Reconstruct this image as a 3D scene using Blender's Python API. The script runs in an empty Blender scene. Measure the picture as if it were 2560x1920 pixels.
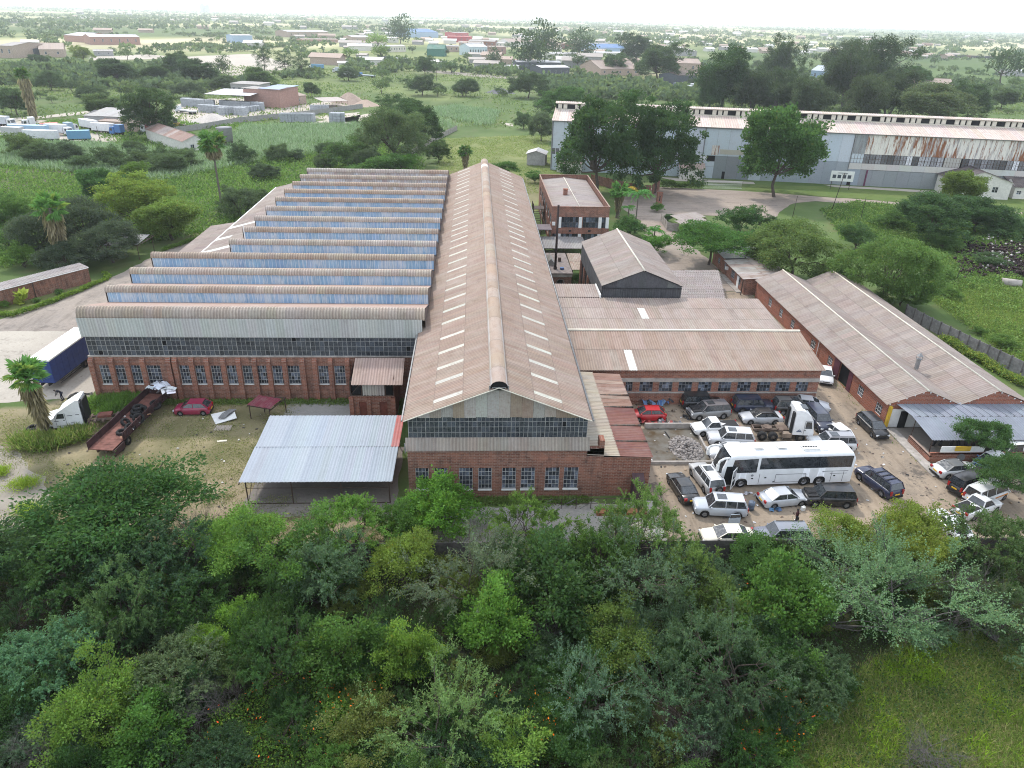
import bpy, bmesh, math, random
import numpy as np
from mathutils import Vector, Matrix
SC = bpy.context.scene
COL = SC.collection
R_ = random.Random(7)
RNG = np.random.default_rng(11)
# ------------------------------------------------------------------ camera
F_, CX_, CY_, H_ = 1808.0, 1280.0, 960.0, 40.0
_p, _r, _y = math.radians(27.0), math.radians(1.55), math.radians(3.33)
CF = Vector((math.sin(_y)*math.cos(_p), math.cos(_y)*math.cos(_p), -math.sin(_p)))
_R0 = Vector((math.cos(_y), -math.sin(_y), 0.0)); _U0 = _R0.cross(CF)
CR = _R0*math.cos(_r) + _U0*math.sin(_r); CU = _U0*math.cos(_r) - _R0*math.sin(_r)
cam = bpy.data.cameras.new('camera'); cam_o = bpy.data.objects.new('camera', cam); COL.objects.link(cam_o)
cam.sensor_fit = 'HORIZONTAL'; cam.sensor_width = 36.0; cam.lens = 36.0*F_/2560.0
cam.clip_start = 0.5; cam.clip_end = 40000
_m = Matrix((CR, CU, -CF)).transposed().to_4x4(); _m.translation = Vector((0, 0, H_)); cam_o.matrix_world = _m
SC.camera = cam_o
# ------------------------------------------------------------------ light
SUN = Vector((-0.36, 0.85, 1.02)).normalized()
w = bpy.data.worlds.new('World'); SC.world = w; w.use_nodes = True
nt = w.node_tree; nt.nodes.clear()
out = nt.nodes.new('ShaderNodeOutputWorld'); bg = nt.nodes.new('ShaderNodeBackground')
sky = nt.nodes.new('ShaderNodeTexSky'); sky.sky_type = 'NISHITA'; sky.sun_disc = False
sky.sun_elevation = math.asin(SUN.z); sky.sun_rotation = math.atan2(SUN.x, SUN.y)
sky.altitude = 1300; sky.air_density = 1.0; sky.dust_density = 2.5; sky.ozone_density = 1.0
mixc = nt.nodes.new('ShaderNodeMix'); mixc.data_type = 'RGBA'; mixc.inputs[0].default_value = 0.62
mixc.inputs[7].default_value = (11.0, 11.8, 13.0, 1)       # thin white cloud veil over the blue
nt.links.new(sky.outputs[0], mixc.inputs[6]); nt.links.new(mixc.outputs[2], bg.inputs[0])
bg.inputs[1].default_value = 0.142
nt.links.new(bg.outputs[0], out.inputs[0])
sl = bpy.data.lights.new('sun', 'SUN'); so = bpy.data.objects.new('sun', sl); COL.objects.link(so)
sl.energy = 2.4; sl.angle = math.radians(4.0); sl.color = (1.0, 0.95, 0.87)
so.rotation_euler = SUN.to_track_quat('Z', 'Y').to_euler()
vs = SC.view_settings; vs.view_transform = 'Standard'; vs.look = 'None'; vs.gamma = 1.0; vs.exposure = 0.40; vs.use_curve_mapping = False
SC.render.engine = 'CYCLES'
cy = SC.cycles; cy.use_denoising = True; cy.denoising_prefilter = 'NONE'; cy.filter_width = 1.05; cy.max_bounces = 5; cy.diffuse_bounces = 2; cy.glossy_bounces = 2; cy.transmission_bounces = 3; cy.transparent_max_bounces = 4; cy.volume_bounces = 1
try: cy.denoiser = 'OPENIMAGEDENOISE'; cy.denoising_input_passes = 'RGB_ALBEDO_NORMAL'
except Exception: pass
# ------------------------------------------------------------------ helpers
def at(u, v, z=0.0, y=None):
    """a point of the photograph as a place in the world (on height z, or on the plane y)"""
    d = CR*((u-CX_)/F_) + CU*((CY_-v)/F_) + CF
    t = (y/d.y) if y is not None else (z-H_)/d.z
    return Vector((0, 0, H_)) + d*t
def mk(x0, y0, s): return lambda x, y, z=0.0, **k: at(x0+x/s, y0+y/s, z, **k)
cA = mk(0, 400, 3.16); cB = mk(650, 380, 3.16); cC = mk(1300, 380, 3.16); cD = mk(1860, 400, 3.16)
cE = mk(0, 780, 3.19); cF = mk(560, 820, 3.19); cG = mk(1000, 820, 3.19); cH = mk(1560, 820, 2.861); cI = mk(1920, 820, 2.861)
T1 = mk(0, 0, 2.458); T2 = mk(850, 0, 2.458); T3 = mk(1660, 0, 2.458); DD = mk(0, 0, 2212/2560)
U6 = mk(0, 1250, 2.458); U7 = mk(850, 1250, 2.458); U8 = mk(1660, 1250, 2.458)
def s2l(c): return c/12.92 if c <= 0.04045 else ((c+0.055)/1.055)**2.4
def hx(h, k=1.0):
    h = h.lstrip('#'); return tuple(min(1, s2l(int(h[i:i+2], 16)/255)*k) for i in (0, 2, 4))
def tag(o, label=None, cat=None, group=None, kind=None):
    if label: o['label'] = label
    if cat: o['category'] = cat
    if group: o['group'] = group
    if kind: o['kind'] = kind
    return o
def thing(name, label, cat, loc=(0, 0, 0), rz=0.0, group=None):
    o = bpy.data.objects.new(name, None); o.empty_display_size = 0.3; COL.objects.link(o)
    o.location = loc; o.rotation_euler = (0, 0, rz)
    return tag(o, label, cat, group)
def add(name, me, parent=None, M=None, color=None, world=True):
    """link a mesh; world=True: its coordinates are world ones even under a placed top-level Empty"""
    o = bpy.data.objects.new(name, me); COL.objects.link(o)
    if parent is not None:
        o.parent = parent
        if world and parent.type == 'EMPTY' and parent.parent is None: o.matrix_parent_inverse = parent.matrix_basis.inverted()
    if M is not None: o.matrix_basis = M
    if color is not None: o.color = (*color[:3], 1)
    return o
def copy_tree(o, parent=None):
    c = o.copy(); COL.objects.link(c)
    if parent is not None: c.parent = parent
    for ch in o.children: copy_tree(ch, c)
    return c
class MB:
    def __init__(s): s.v = []; s.f = []; s.m = []; s.sm = []
    def add(s, vs, fs, mi=0, sm=False):
        n = len(s.v); s.v += [tuple(v) for v in vs]; s.f += [tuple(i+n for i in f) for f in fs]; s.m += [mi]*len(fs); s.sm += [sm]*len(fs); return s
    def box(s, x0, x1, y0, y1, z0, z1, mi=0, M=None):
        vs = [Vector(v) for v in ((x0,y0,z0),(x1,y0,z0),(x1,y1,z0),(x0,y1,z0),(x0,y0,z1),(x1,y0,z1),(x1,y1,z1),(x0,y1,z1))]
        if M is not None: vs = [M @ v for v in vs]
        return s.add(vs, [(0,3,2,1),(4,5,6,7),(0,1,5,4),(1,2,6,5),(2,3,7,6),(3,0,4,7)], mi)
    def bar(s, a, b, t, mi=0, n=4, t2=None, cap=True):
        a = Vector(a); b = Vector(b); d = b-a
        if d.length < 1e-6: return s
        d.normalize(); q = d.orthogonal().normalized() if abs(d.z) > .95 else d.cross(Vector((0, 0, 1))).normalized(); w = d.cross(q); t2 = t if t2 is None else t2
        vs = []
        for p, r in ((a, t), (b, t2)):
            for k in range(n):
                an = 2*math.pi*(k+.5)/n; vs.append(p + q*(math.cos(an)*r*1.0) + w*(math.sin(an)*r))
        fs = [(k, (k+1) % n, n+(k+1) % n, n+k) for k in range(n)]
        if cap: fs += [tuple(range(n-1, -1, -1)), tuple(range(n, 2*n))]
        return s.add(vs, fs, mi, n > 5)
    def quad(s, a, b, c, d, mi=0): return s.add([a, b, c, d], [(0, 1, 2, 3)], mi)
    def cyl(s, c, r, h, axis='Z', n=16, mi=0, r2=None, sm=True):
        c = Vector(c); ax = {'X': Vector((1,0,0)), 'Y': Vector((0,1,0)), 'Z': Vector((0,0,1))}[axis]; r2 = r if r2 is None else r2
        q = ax.orthogonal().normalized(); w = ax.cross(q); vs = []
        for o_, rr in ((0, r), (h, r2)):
            for k in range(n):
                an = 2*math.pi*k/n; vs.append(c + ax*o_ + q*(math.cos(an)*rr) + w*(math.sin(an)*rr))
        s.add(vs, [(k, (k+1) % n, n+(k+1) % n, n+k) for k in range(n)], mi, sm)
        return s.add(vs, [tuple(range(n-1, -1, -1)), tuple(range(n, 2*n))], mi)
    def lathe(s, prof, axis='Z', n=16, mi=0, M=None):
        vs = []; 
        for (r, h) in prof:
            for k in range(n):
                an = 2*math.pi*k/n; c, si = math.cos(an)*r, math.sin(an)*r
                v = Vector((c, si, h)) if axis == 'Z' else Vector((c, h, si))
                vs.append(M @ v if M is not None else v)
        fs = [(i*n+k, i*n+(k+1) % n, (i+1)*n+(k+1) % n, (i+1)*n+k) for i in range(len(prof)-1) for k in range(n)]
        return s.add(vs, fs, mi, True)
    def mesh(s, name, *mats):
        me = bpy.data.meshes.new(name); me.from_pydata(s.v, [], s.f)
        for m in mats: me.materials.append(m)
        if s.f: me.polygons.foreach_set('material_index', s.m); me.polygons.foreach_set('use_smooth', s.sm)
        bm = bmesh.new(); bm.from_mesh(me); bmesh.ops.recalc_face_normals(bm, faces=bm.faces); bm.to_mesh(me); bm.free()
        me.update(); return me
    def put(s, name, mats, parent=None, color=None, M=None, world=True):
        if not isinstance(mats, (list, tuple)): mats = [mats]
        return add(name, s.mesh(name, *mats), parent, M, color, world)
def np_mesh(name, V, Fq, mat, tint=None, smooth=False):
    """a mesh from numpy quads (or triangles), with a colour per face"""
    me = bpy.data.meshes.new(name); V = np.asarray(V, np.float32).reshape(-1, 3); Fq = np.asarray(Fq, np.int32); k = Fq.shape[1]
    me.vertices.add(len(V)); me.vertices.foreach_set('co', V.ravel())
    me.loops.add(Fq.size); me.loops.foreach_set('vertex_index', Fq.ravel())
    me.polygons.add(len(Fq)); me.polygons.foreach_set('loop_start', np.arange(len(Fq), dtype=np.int32)*k)
    if smooth: me.polygons.foreach_set('use_smooth', np.ones(len(Fq), bool))
    me.update(calc_edges=True)
    if tint is not None:
        tint = np.asarray(tint, np.float32); dom = 'FACE' if len(tint) == len(Fq) else 'POINT'
        a = me.attributes.new('tint', 'FLOAT_COLOR', dom); a.data.foreach_set('color', np.concatenate([tint, np.ones((len(tint), 1), np.float32)], 1).ravel())
    if mat is not None: me.materials.append(mat)
    return me
def white_tint(me):
    a = me.attributes.new('tint', 'FLOAT_COLOR', 'FACE'); a.data.foreach_set('color', np.ones(len(me.polygons)*4, np.float32)); return me
# value noise in numpy, for the ground's colours
_T = RNG.random((256, 256)).astype(np.float32)
def vnoise(x, y):
    xi = np.floor(x).astype(int); yi = np.floor(y).astype(int); fx = x-xi; fy = y-yi; fx = fx*fx*(3-2*fx); fy = fy*fy*(3-2*fy)
    g = lambda a, b: _T[a & 255, b & 255]
    return (g(xi, yi)*(1-fx)+g(xi+1, yi)*fx)*(1-fy) + (g(xi, yi+1)*(1-fx)+g(xi+1, yi+1)*fx)*fy
def fbm(x, y, o=4):
    s = 0; a = .5
    for k in range(o): s = s+a*vnoise(x*2**k+17.3*k, y*2**k-9.1*k); a *= .5
    return s/(1-.5**o)
# ------------------------------------------------------------------ materials
class NT:
    def __init__(s, name):
        s.m = bpy.data.materials.new(name); s.m.use_nodes = True; s.t = s.m.node_tree; s.t.nodes.clear()
        s.out = s.n('ShaderNodeOutputMaterial')
    def n(s, t, **k):
        nd = s.t.nodes.new(t)
        for a, b in k.items(): setattr(nd, a, b)
        return nd
    def l(s, a, b): s.t.links.new(a, b)
    def val(s, sock, v):
        if hasattr(v, 'node'): s.l(v, sock)
        elif isinstance(v, tuple): sock.default_value = (*v[:3], 1) if len(sock.default_value) == 4 else v[:3]
        else: sock.default_value = v
    def mix(s, f, a, b, mode='MIX'):
        nd = s.n('ShaderNodeMix', data_type='RGBA', blend_type=mode); s.val(nd.inputs[0], f); s.val(nd.inputs[6], a); s.val(nd.inputs[7], b); return nd.outputs[2]
    def noise(s, scale, detail=4, rough=.6, vec=None):
        nd = s.n('ShaderNodeTexNoise'); nd.inputs['Scale'].default_value = scale; nd.inputs['Detail'].default_value = detail; nd.inputs['Roughness'].default_value = rough
        if vec is not None: s.l(vec, nd.inputs['Vector'])
        return nd.outputs[0]
    def ramp(s, f, lo, hi, a=0.0, b=1.0):
        nd = s.n('ShaderNodeMapRange'); s.val(nd.inputs[0], f)
        for i, v in enumerate((lo, hi, a, b)): nd.inputs[i+1].default_value = v
        return nd.outputs[0]
    def math(s, op, a, b=0.0):
        nd = s.n('ShaderNodeMath', operation=op); s.val(nd.inputs[0], a); s.val(nd.inputs[1], b); return nd.outputs[0]
    def pos(s, sc=(1, 1, 1), obj=False):
        v = s.n('ShaderNodeTexCoord').outputs['Object'] if obj else s.n('ShaderNodeNewGeometry').outputs['Position']
        if sc == (1, 1, 1): return v
        nd = s.n('ShaderNodeVectorMath', operation='MULTIPLY'); s.l(v, nd.inputs[0]); nd.inputs[1].default_value = sc; return nd.outputs[0]
    def tint(s):
        a = s.n('ShaderNodeAttribute'); a.attribute_name = 'tint'; return a.outputs['Color']
    def ocol(s): return s.n('ShaderNodeObjectInfo').outputs['Color']
    def orand(s): return s.n('ShaderNodeObjectInfo').outputs['Random']
    def bump(s, h, st=.3, d=.05):
        nd = s.n('ShaderNodeBump'); nd.inputs['Strength'].default_value = st; nd.inputs['Distance'].default_value = d; s.l(h, nd.inputs['Height']); return nd.outputs[0]
    def bsdf(s, col, rough=.8, metal=0.0, spec=.3, normal=None, **k):
        b = s.n('ShaderNodeBsdfPrincipled'); s.val(b.inputs['Base Color'], col); s.val(b.inputs['Roughness'], rough); s.val(b.inputs['Metallic'], metal); b.inputs['Specular IOR Level'].default_value = spec
        if normal is not None: s.l(normal, b.inputs['Normal'])
        for a, v in k.items(): s.val(b.inputs[a.replace('_', ' ')], v)
        s.l(b.outputs[0], s.out.inputs[0]); return s.m
def m_plain(name, col, rough=.7, metal=0., spec=.3, var=.18, scale=1.5):
    t = NT(name); n = t.noise(scale, 5, .65, t.pos())
    c = t.mix(t.ramp(n, .3, .7), tuple(x*(1-var) for x in col), tuple(min(1, x*(1+var)) for x in col)); return t.bsdf(c, rough, metal, spec)
def m_ocol(name, rough=.6, spec=.4, dirt=.25, metal=0., coat=0.):
    t = NT(name); n = t.noise(1.3, 6, .7, t.pos()); c = t.mix(t.ramp(n, .45, .8, 0, dirt), t.ocol(), (.20, .16, .12)); return t.bsdf(c, rough, metal, spec, Coat_Weight=coat)
def m_brick(name, c1, c2, stain=.5):
    t = NT(name); g = t.n('ShaderNodeNewGeometry'); sp = t.n('ShaderNodeSeparateXYZ'); t.l(g.outputs['Position'], sp.inputs[0]); sn = t.n('ShaderNodeSeparateXYZ'); t.l(g.outputs['Normal'], sn.inputs[0])
    isx = t.math('GREATER_THAN', t.math('ABSOLUTE', sn.outputs[0]), .7)
    mu = t.n('ShaderNodeMix', data_type='FLOAT'); t.l(isx, mu.inputs[0]); t.l(sp.outputs[0], mu.inputs[2]); t.l(sp.outputs[1], mu.inputs[3])
    cv = t.n('ShaderNodeCombineXYZ'); t.l(mu.outputs[0], cv.inputs[0]); t.l(sp.outputs[2], cv.inputs[1])
    br = t.n('ShaderNodeTexBrick'); t.l(cv.outputs[0], br.inputs['Vector']); br.inputs['Scale'].default_value = 1.0
    br.inputs['Brick Width'].default_value = .46; br.inputs['Row Height'].default_value = .17; br.inputs['Mortar Size'].default_value = .018
    br.inputs['Color1'].default_value = (*c1, 1); br.inputs['Color2'].default_value = (*c2, 1); br.inputs['Mortar'].default_value = (.30, .23, .19, 1); br.inputs['Bias'].default_value = -.1
    n1 = t.noise(.55, 6, .7, t.pos((1, 1, 1.6))); n2 = t.noise(2.2, 4, .7, t.pos((1.2, 1.2, .25)))
    c = t.mix(t.ramp(n1, .48, .72, 0, stain), br.outputs[0], tuple(x*1.55 for x in c1)); c = t.mix(t.ramp(n2, .5, .75, 0, stain), c, (.055, .042, .038)); n3 = t.noise(.9, 3, .5, t.pos((1, 1, 3))); c = t.mix(t.ramp(n3, .58, .66, 0, stain*.6), c, (.34, .22, .17))
    return t.bsdf(c, .9, 0, .15, t.bump(br.outputs['Fac'], .4, -.02))
def m_sheet(name, rough=.75, stain=(.17, .09, .06), amt=.4, pale=(.42, .365, .32), pamt=.4, metal=0., spec=.25):
    t = NT(name); c = t.mix(1.0, t.ocol(), t.tint(), 'MULTIPLY')
    n1 = t.noise(.28, 6, .7, t.pos()); n3 = t.noise(7, 3, .6, t.pos())
    ob = t.pos((1, 1, 1), True); cv = t.n('ShaderNodeVectorMath', operation='MULTIPLY_ADD'); t.l(ob, cv.inputs[0]); cv.inputs[1].default_value = (3.5, .45, 3.5); rv = t.n('ShaderNodeCombineXYZ'); r50 = t.math('MULTIPLY', t.orand(), 60.0); t.l(r50, rv.inputs[0]); t.l(r50, rv.inputs[1]); t.l(rv.outputs[0], cv.inputs[2])
    n2 = t.noise(1.0, 5, .7, cv.outputs[0]); n4 = t.noise(.75, 5, .7, t.pos())
    c = t.mix(t.ramp(n1, .45, .72, 0, pamt), c, pale); c = t.mix(t.ramp(n2, .48, .74, 0, amt), c, stain); c = t.mix(t.ramp(n4, .54, .72, 0, amt*.7), c, tuple(v*.6 for v in stain)); c = t.mix(t.ramp(n3, .3, .8, .0, .2), c, (.06, .05, .045))
    sy = t.n('ShaderNodeSeparateXYZ'); t.l(ob, sy.inputs[0]); lap = t.math('MULTIPLY', t.math('LESS_THAN', t.math('ABSOLUTE', sy.outputs[1]), .09), .24); c = t.mix(lap, c, (.07, .05, .045))  # dark line at the sheet's lap edge: painted lap shadow together with dirt
    return t.bsdf(c, rough, metal, spec)
def m_leaf(name='foliage', tr=.45, obj=True):
    t = NT(name); c = t.tint()
    if obj: c = t.mix(1.0, t.ocol(), c, 'MULTIPLY')
    c = t.mix(1.0, c, (1.75, 1.92, 1.65), 'MULTIPLY'); d = t.n('ShaderNodeBsdfDiffuse'); t.l(c, d.inputs[0]); tl = t.n('ShaderNodeBsdfTranslucent'); ct = t.mix(.18, c, (.22, .34, .02)); t.l(ct, tl.inputs[0])
    gl = t.n('ShaderNodeBsdfGlossy'); gl.inputs['Roughness'].default_value = .45; gl.inputs[0].default_value = (.8, .85, .8, 1)
    mx = t.n('ShaderNodeMixShader'); mx.inputs[0].default_value = tr; t.l(d.outputs[0], mx.inputs[1]); t.l(tl.outputs[0], mx.inputs[2])
    m2 = t.n('ShaderNodeMixShader'); m2.inputs[0].default_value = .012; t.l(mx.outputs[0], m2.inputs[1]); t.l(gl.outputs[0], m2.inputs[2])
    t.l(m2.outputs[0], t.out.inputs[0]); return t.m
def m_ground(name, cols, sc=(.08, .5, 3.0), tint=False, rough=.95, bump=.4, stains=0.0, tracks=None):
    """three colours mixed by noise at three sizes"""
    t = NT(name); p = t.pos(); n1 = t.noise(sc[0], 6, .65, p); n2 = t.noise(sc[1], 6, .7, p); n3 = t.noise(sc[2], 4, .7, p)
    c = t.mix(t.ramp(n1, .38, .62), cols[0], cols[1]); c = t.mix(t.ramp(n2, .5, .72, 0, .8), c, cols[2])
    if tint: c = t.mix(1.0, c, t.tint(), 'MULTIPLY')
    c = t.mix(t.ramp(n3, .3, .7, 0, .35), c, t.mix(1.0, c, (.55, .52, .48), 'MULTIPLY'))
    if tracks: n5 = t.noise(.9, 4, .7, t.pos((tracks[0], tracks[1], 1))); c = t.mix(t.ramp(n5, .52, .64, 0, .5), c, t.mix(1.0, c, (.62, .60, .58), 'MULTIPLY')); n7 = t.noise(1.3, 4, .7, t.pos((tracks[0], tracks[1], 1))); c = t.mix(t.ramp(n7, .56, .66, 0, .4), c, t.mix(1.0, c, (1.35, 1.33, 1.3), 'MULTIPLY'))
    if stains: n6 = t.noise(.33, 5, .75, p); c = t.mix(t.ramp(n6, .56, .64, 0, stains), c, (.075, .066, .06)); n8 = t.noise(1.7, 2, .5, p); c = t.mix(t.ramp(n8, .66, .70, 0, stains), c, (.06, .055, .05))
    return t.bsdf(c, rough, 0, .15, t.bump(n3, bump, .08))
BRICK = m_brick('red_brick', (.25, .112, .076), (.15, .065, .047), .7)
BRICK2 = m_brick('pale_red_brick', (.25, .10, .065), (.17, .065, .045), .6)
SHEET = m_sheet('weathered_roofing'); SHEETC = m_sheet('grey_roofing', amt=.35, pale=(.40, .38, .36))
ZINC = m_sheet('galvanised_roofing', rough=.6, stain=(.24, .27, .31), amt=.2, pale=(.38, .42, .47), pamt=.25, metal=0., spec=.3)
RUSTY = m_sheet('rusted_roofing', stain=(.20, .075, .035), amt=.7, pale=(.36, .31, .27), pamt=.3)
DARK = m_plain('dark_interior', (.012, .012, .014), .9, var=.1)
STEEL = m_plain('rusty_steel', (.075, .05, .04), .7, var=.4, scale=6)
GSTEEL = m_plain('grey_steel', (.22, .22, .22), .5, .3, var=.2)
FLAKE = m_plain('flaking_white', (.46, .46, .45), .7, var=.35, scale=4)
WHITEP = m_plain('white_paint', (.72, .72, .70), .6, var=.1)
CREAM = m_plain('cream_paint', (.60, .56, .47), .75, var=.15)
CONC = m_plain('weathered_concrete', (.34, .31, .28), .9, var=.3)
def m_glass(name, col, rough=.12, tint=False, spec=.5):
    t = NT(name); n = t.noise(3, 4, .7, t.pos()); c = t.mix(t.ramp(n, .4, .7, 0, .8), col, tuple(x*2.2+.02 for x in col))
    if tint: c = t.mix(1.0, c, t.tint(), 'MULTIPLY')
    return t.bsdf(c, t.ramp(n, .3, .8, rough, rough+.25), 0, spec)
GLASS = m_glass('dusty_glass', (.035, .042, .055), tint=True); CGLASS = m_glass('car_glass', (.02, .024, .028), .03, spec=.95)
def m_blue():
    t = NT('faded_blue_sheet'); c = t.mix(1.0, t.ocol(), t.tint(), 'MULTIPLY'); n1 = t.noise(1.0, 5, .7, t.pos((5, 5, .5))); n2 = t.noise(.35, 4, .6, t.pos((1, 1, .6))); n3 = t.noise(1, 3, .6, t.pos((14, 14, .6)))
    c = t.mix(t.ramp(t.math('ADD', n1, t.ramp(n2, .35, .7, -.14, .18)), .46, .64, 0, .9), c, (.60, .65, .70)); c = t.mix(t.ramp(n3, .45, .7, 0, .4), c, (.11, .20, .32)); return t.bsdf(c, .75, 0, .25)
BLUEP = m_blue()
PAINT = m_ocol('car_paint', .32, .5, .30, 0, .35)
OCOL = m_ocol('coloured_paint', .65, .3, .3)
RUBBER = m_plain('black_rubber', (.018, .018, .019), .85, var=.3, scale=8)
ALLOY = m_plain('alloy_rim', (.32, .32, .33), .4, .6, var=.15, scale=8)
BLACKP = m_plain('black_plastic', (.02, .02, .022), .6, var=.2, scale=6)
REDL = m_plain('red_lamp', (.35, .012, .012), .25, spec=.6, var=.1); CLEARL = m_plain('clear_lamp', (.55, .57, .6), .15, spec=.7, var=.1)
YPLATE = m_plain('yellow_plate', (.70, .42, .03), .5, var=.05)
LEAF = m_leaf(); LEAFS = m_leaf('ground_leaves', .45, False)
BARK = m_plain('bark', (.085, .068, .055), .95, var=.45, scale=5); PALEBARK = m_plain('pale_bark', (.10, .092, .085), .95, var=.35, scale=5)
# ------------------------------------------------------------------ ground
def axis(fine0, fine1, step, lo, hi, g=1.16):
    a = list(np.arange(fine0, fine1+step/2, step)); s = step; x = fine0
    left = []
    while x > lo: s = min(s*g, 400); x -= s; left.append(x)
    s = step; x = a[-1]
    while x < hi: s = min(s*g, 400); x += s; a.append(x)
    return np.array(left[::-1]+a)
def inpoly(x, y, P):
    r = np.zeros(x.shape, bool); n = len(P)
    for i in range(n):
        x0, y0 = P[i][:2]; x1, y1 = P[i-1][:2]
        if y0 == y1: continue
        c = ((y0 > y) != (y1 > y)) & (x < (x1-x0)*(y-y0)/(y1-y0)+x0); r ^= c
    return r
def P2(c, *pts): return [tuple(c(*p))[:2] for p in pts]
FIELD = [(-11, 176), (-11, 273), (28, 286), (22, 218), (30, 205), (36, 196), (25, 170), (12, 165)]
YARDGRASS = [(-60, 66), (-46, 75.2), (-43, 74.5), (-20, 74.5), (-20, 55), (-38, 50), (-60, 56)]
FRONTDIRT = [(-40, 45), (-40, 56), (-22, 58), (-8, 55.5), (-5, 45)]
BUSH = [(-70, 0), (-70, 50), (-40, 50), (-36, 46.6), (70, 46), (70, 0)]
GRASSCORNER = P2(U8, (880, 1400), (1150, 1080), (1500, 900), (2212, 750), (2600, 1000), (2600, 2100), (700, 2100))
REEDS = P2(T1, (0, 880), (560, 890), (1300, 960), (1500, 780), (2212, 770)) + P2(T2, (250, 720), (700, 660), (980, 690), (940, 770), (640, 800), (520, 850), (-200, 960), (-500, 1000)) + P2(T1, (1000, 1120), (0, 1020))
GRASSMAUVE = P2(cA, (0, 70), (650, 60), (560, 200), (0, 260))
MEADOW = P2(T1, (0, 480), (900, 420), (1500, 480), (2212, 420)) + P2(T2, (1100, 330), (1300, 480), (1250, 560), (600, 640)) + P2(T1, (2212, 560), (1300, 570), (500, 600), (0, 640))
SIDEGRASS = P2(cD, (1450, 1080), (2212, 1640), (2400, 1300), (2212, 950), (1500, 760))
gx = axis(-105, 130, 1.0, -9000, 9000); gy = axis(24, 290, 1.0, -120, 11000)
X, Y = np.meshgrid(gx, gy)
n_hi = fbm(X*.35, Y*.35); n_md = fbm(X*.06+3, Y*.06); n_lo = fbm(X*.006+9, Y*.008+4, 5); n_vl = fbm(X*.0016+1, Y*.003+2, 4)
wx = X+(fbm(X*.25, Y*.25)-.5)*4; wy = Y+(fbm(X*.25+50, Y*.25)-.5)*4
def lerp(a, b, t): return a+(b-a)*np.clip(t, 0, 1)[..., None]
A3 = lambda *c: np.array(c, np.float32)
col = lerp(A3(.075, .125, .035), A3(.125, .18, .064), (n_md-.3)*2.5)            # green scrub
col = lerp(col, A3(.17, .15, .085), (n_hi-.55)*1.6)
far = np.clip((Y-560-np.clip(X, 0, 500)*1.2)/420, 0, 1)*np.clip((n_vl-.36)*7, 0, 1)*np.clip(.25+(n_lo-.35)*3, 0, 1)
col = lerp(col, lerp(A3(.42, .42, .18), A3(.62, .57, .38), (n_lo-.4)*4), far)     # dry fields far off, sunlit brightness painted into their pale colour
col = lerp(col, A3(.30, .25, .17), np.clip((n_lo-.62)*8, 0, 1)*np.clip((Y-330)/200, 0, 1)*.7)
def zone(P, ca, cb, k=1.0, nz=n_hi):
    global col
    m = inpoly(wx, wy, P).astype(np.float32)*k; col = lerp(col, lerp(A3(*ca), A3(*cb), (nz-.3)*2.5), m)
zone(MEADOW, (.11, .155, .055), (.20, .24, .09), .85, n_md)
zone(FIELD, (.14, .18, .06), (.24, .26, .11), 1, n_hi*.5+n_md*.5)
zone([(-14, 176), (-12, 215), (10, 208), (22, 200), (12, 168)], (.20, .18, .10), (.26, .23, .14), .8)
zone(YARDGRASS, (.16, .15, .08), (.31, .265, .17), 1)
zone(FRONTDIRT, (.30, .25, .17), (.22, .19, .12), 1)
zone(GRASSMAUVE, (.16, .145, .12), (.12, .13, .075), 1)
zone(SIDEGRASS, (.13, .16, .045), (.20, .19, .09), 1)
zone(BUSH, (.030, .040, .016), (.060, .060, .030), 1)
zone(GRASSCORNER, (.145, .175, .06), (.26, .22, .13), 1)
zone([(46, 60.5), (64, 60.5), (64, 68), (45.6, 68)], (.24, .215, .19), (.18, .16, .145), 1)
Zg = np.zeros_like(X)
V = np.stack([X, Y, Zg], -1).reshape(-1, 3); ny, nx = X.shape
ii = (np.arange(ny-1)[:, None]*nx+np.arange(nx-1)[None]).ravel(); Fq = np.stack([ii, ii+1, ii+nx+1, ii+nx], 1)
GRND = m_ground('soil_and_grass', ((.95, .95, .95), (1.08, 1.05, 1.0), (.82, .86, .8)), (.05, .6, 4), True)
tag(add('ground', np_mesh('ground', V, Fq, GRND, col.reshape(-1, 3))), kind='structure')
# sheets of paving and bare earth on it
_lvl = [0]
def sheet(name, P, mat, jit=.25, step=1.2, z=None, label=None):
    if z is None: _lvl[0] += 1; z = .004*_lvl[0]
    pts = []
    for i in range(len(P)):
        a = Vector((*P[i][:2], 0)); b = Vector((*P[(i+1) % len(P)][:2], 0)); st_ = step*max(1, a.y/90); n = max(1, int((b-a).length/st_)); nrm = (b-a).normalized().cross(Vector((0, 0, 1)))
        for k in range(n): pts.append(a.lerp(b, k/n)+(nrm*R_.uniform(-jit, jit) if k else Vector()))
    bm = bmesh.new(); vs = [bm.verts.new((p.x, p.y, z)) for p in pts]; f = bm.faces.new(vs); bm.normal_update()
    if f.normal.z < 0: f.normal_flip()
    bmesh.ops.triangulate(bm, faces=[f]); me = bpy.data.meshes.new(name); bm.to_mesh(me); bm.free(); me.materials.append(mat)
    return tag(add(name, me), kind='structure')
G_CONC = m_ground('pale_concrete', ((.46, .42, .36), (.40, .36, .31), (.34, .31, .27)), (.06, .25, 3), stains=.35)
G_CONC2 = m_ground('stained_concrete', ((.22, .20, .185), (.28, .25, .22), (.15, .14, .13)), (.08, .4, 4))
G_DIRT = m_ground('bare_brown_earth', ((.345, .275, .205), (.265, .215, .165), (.19, .16, .13)), (.07, .35, 3), stains=.75, tracks=(.9, .10))
G_TAR = m_ground('old_tar', ((.29, .255, .225), (.35, .30, .255), (.22, .195, .175)), (.06, .3, 3), stains=.4, tracks=(.9, .12))
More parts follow.
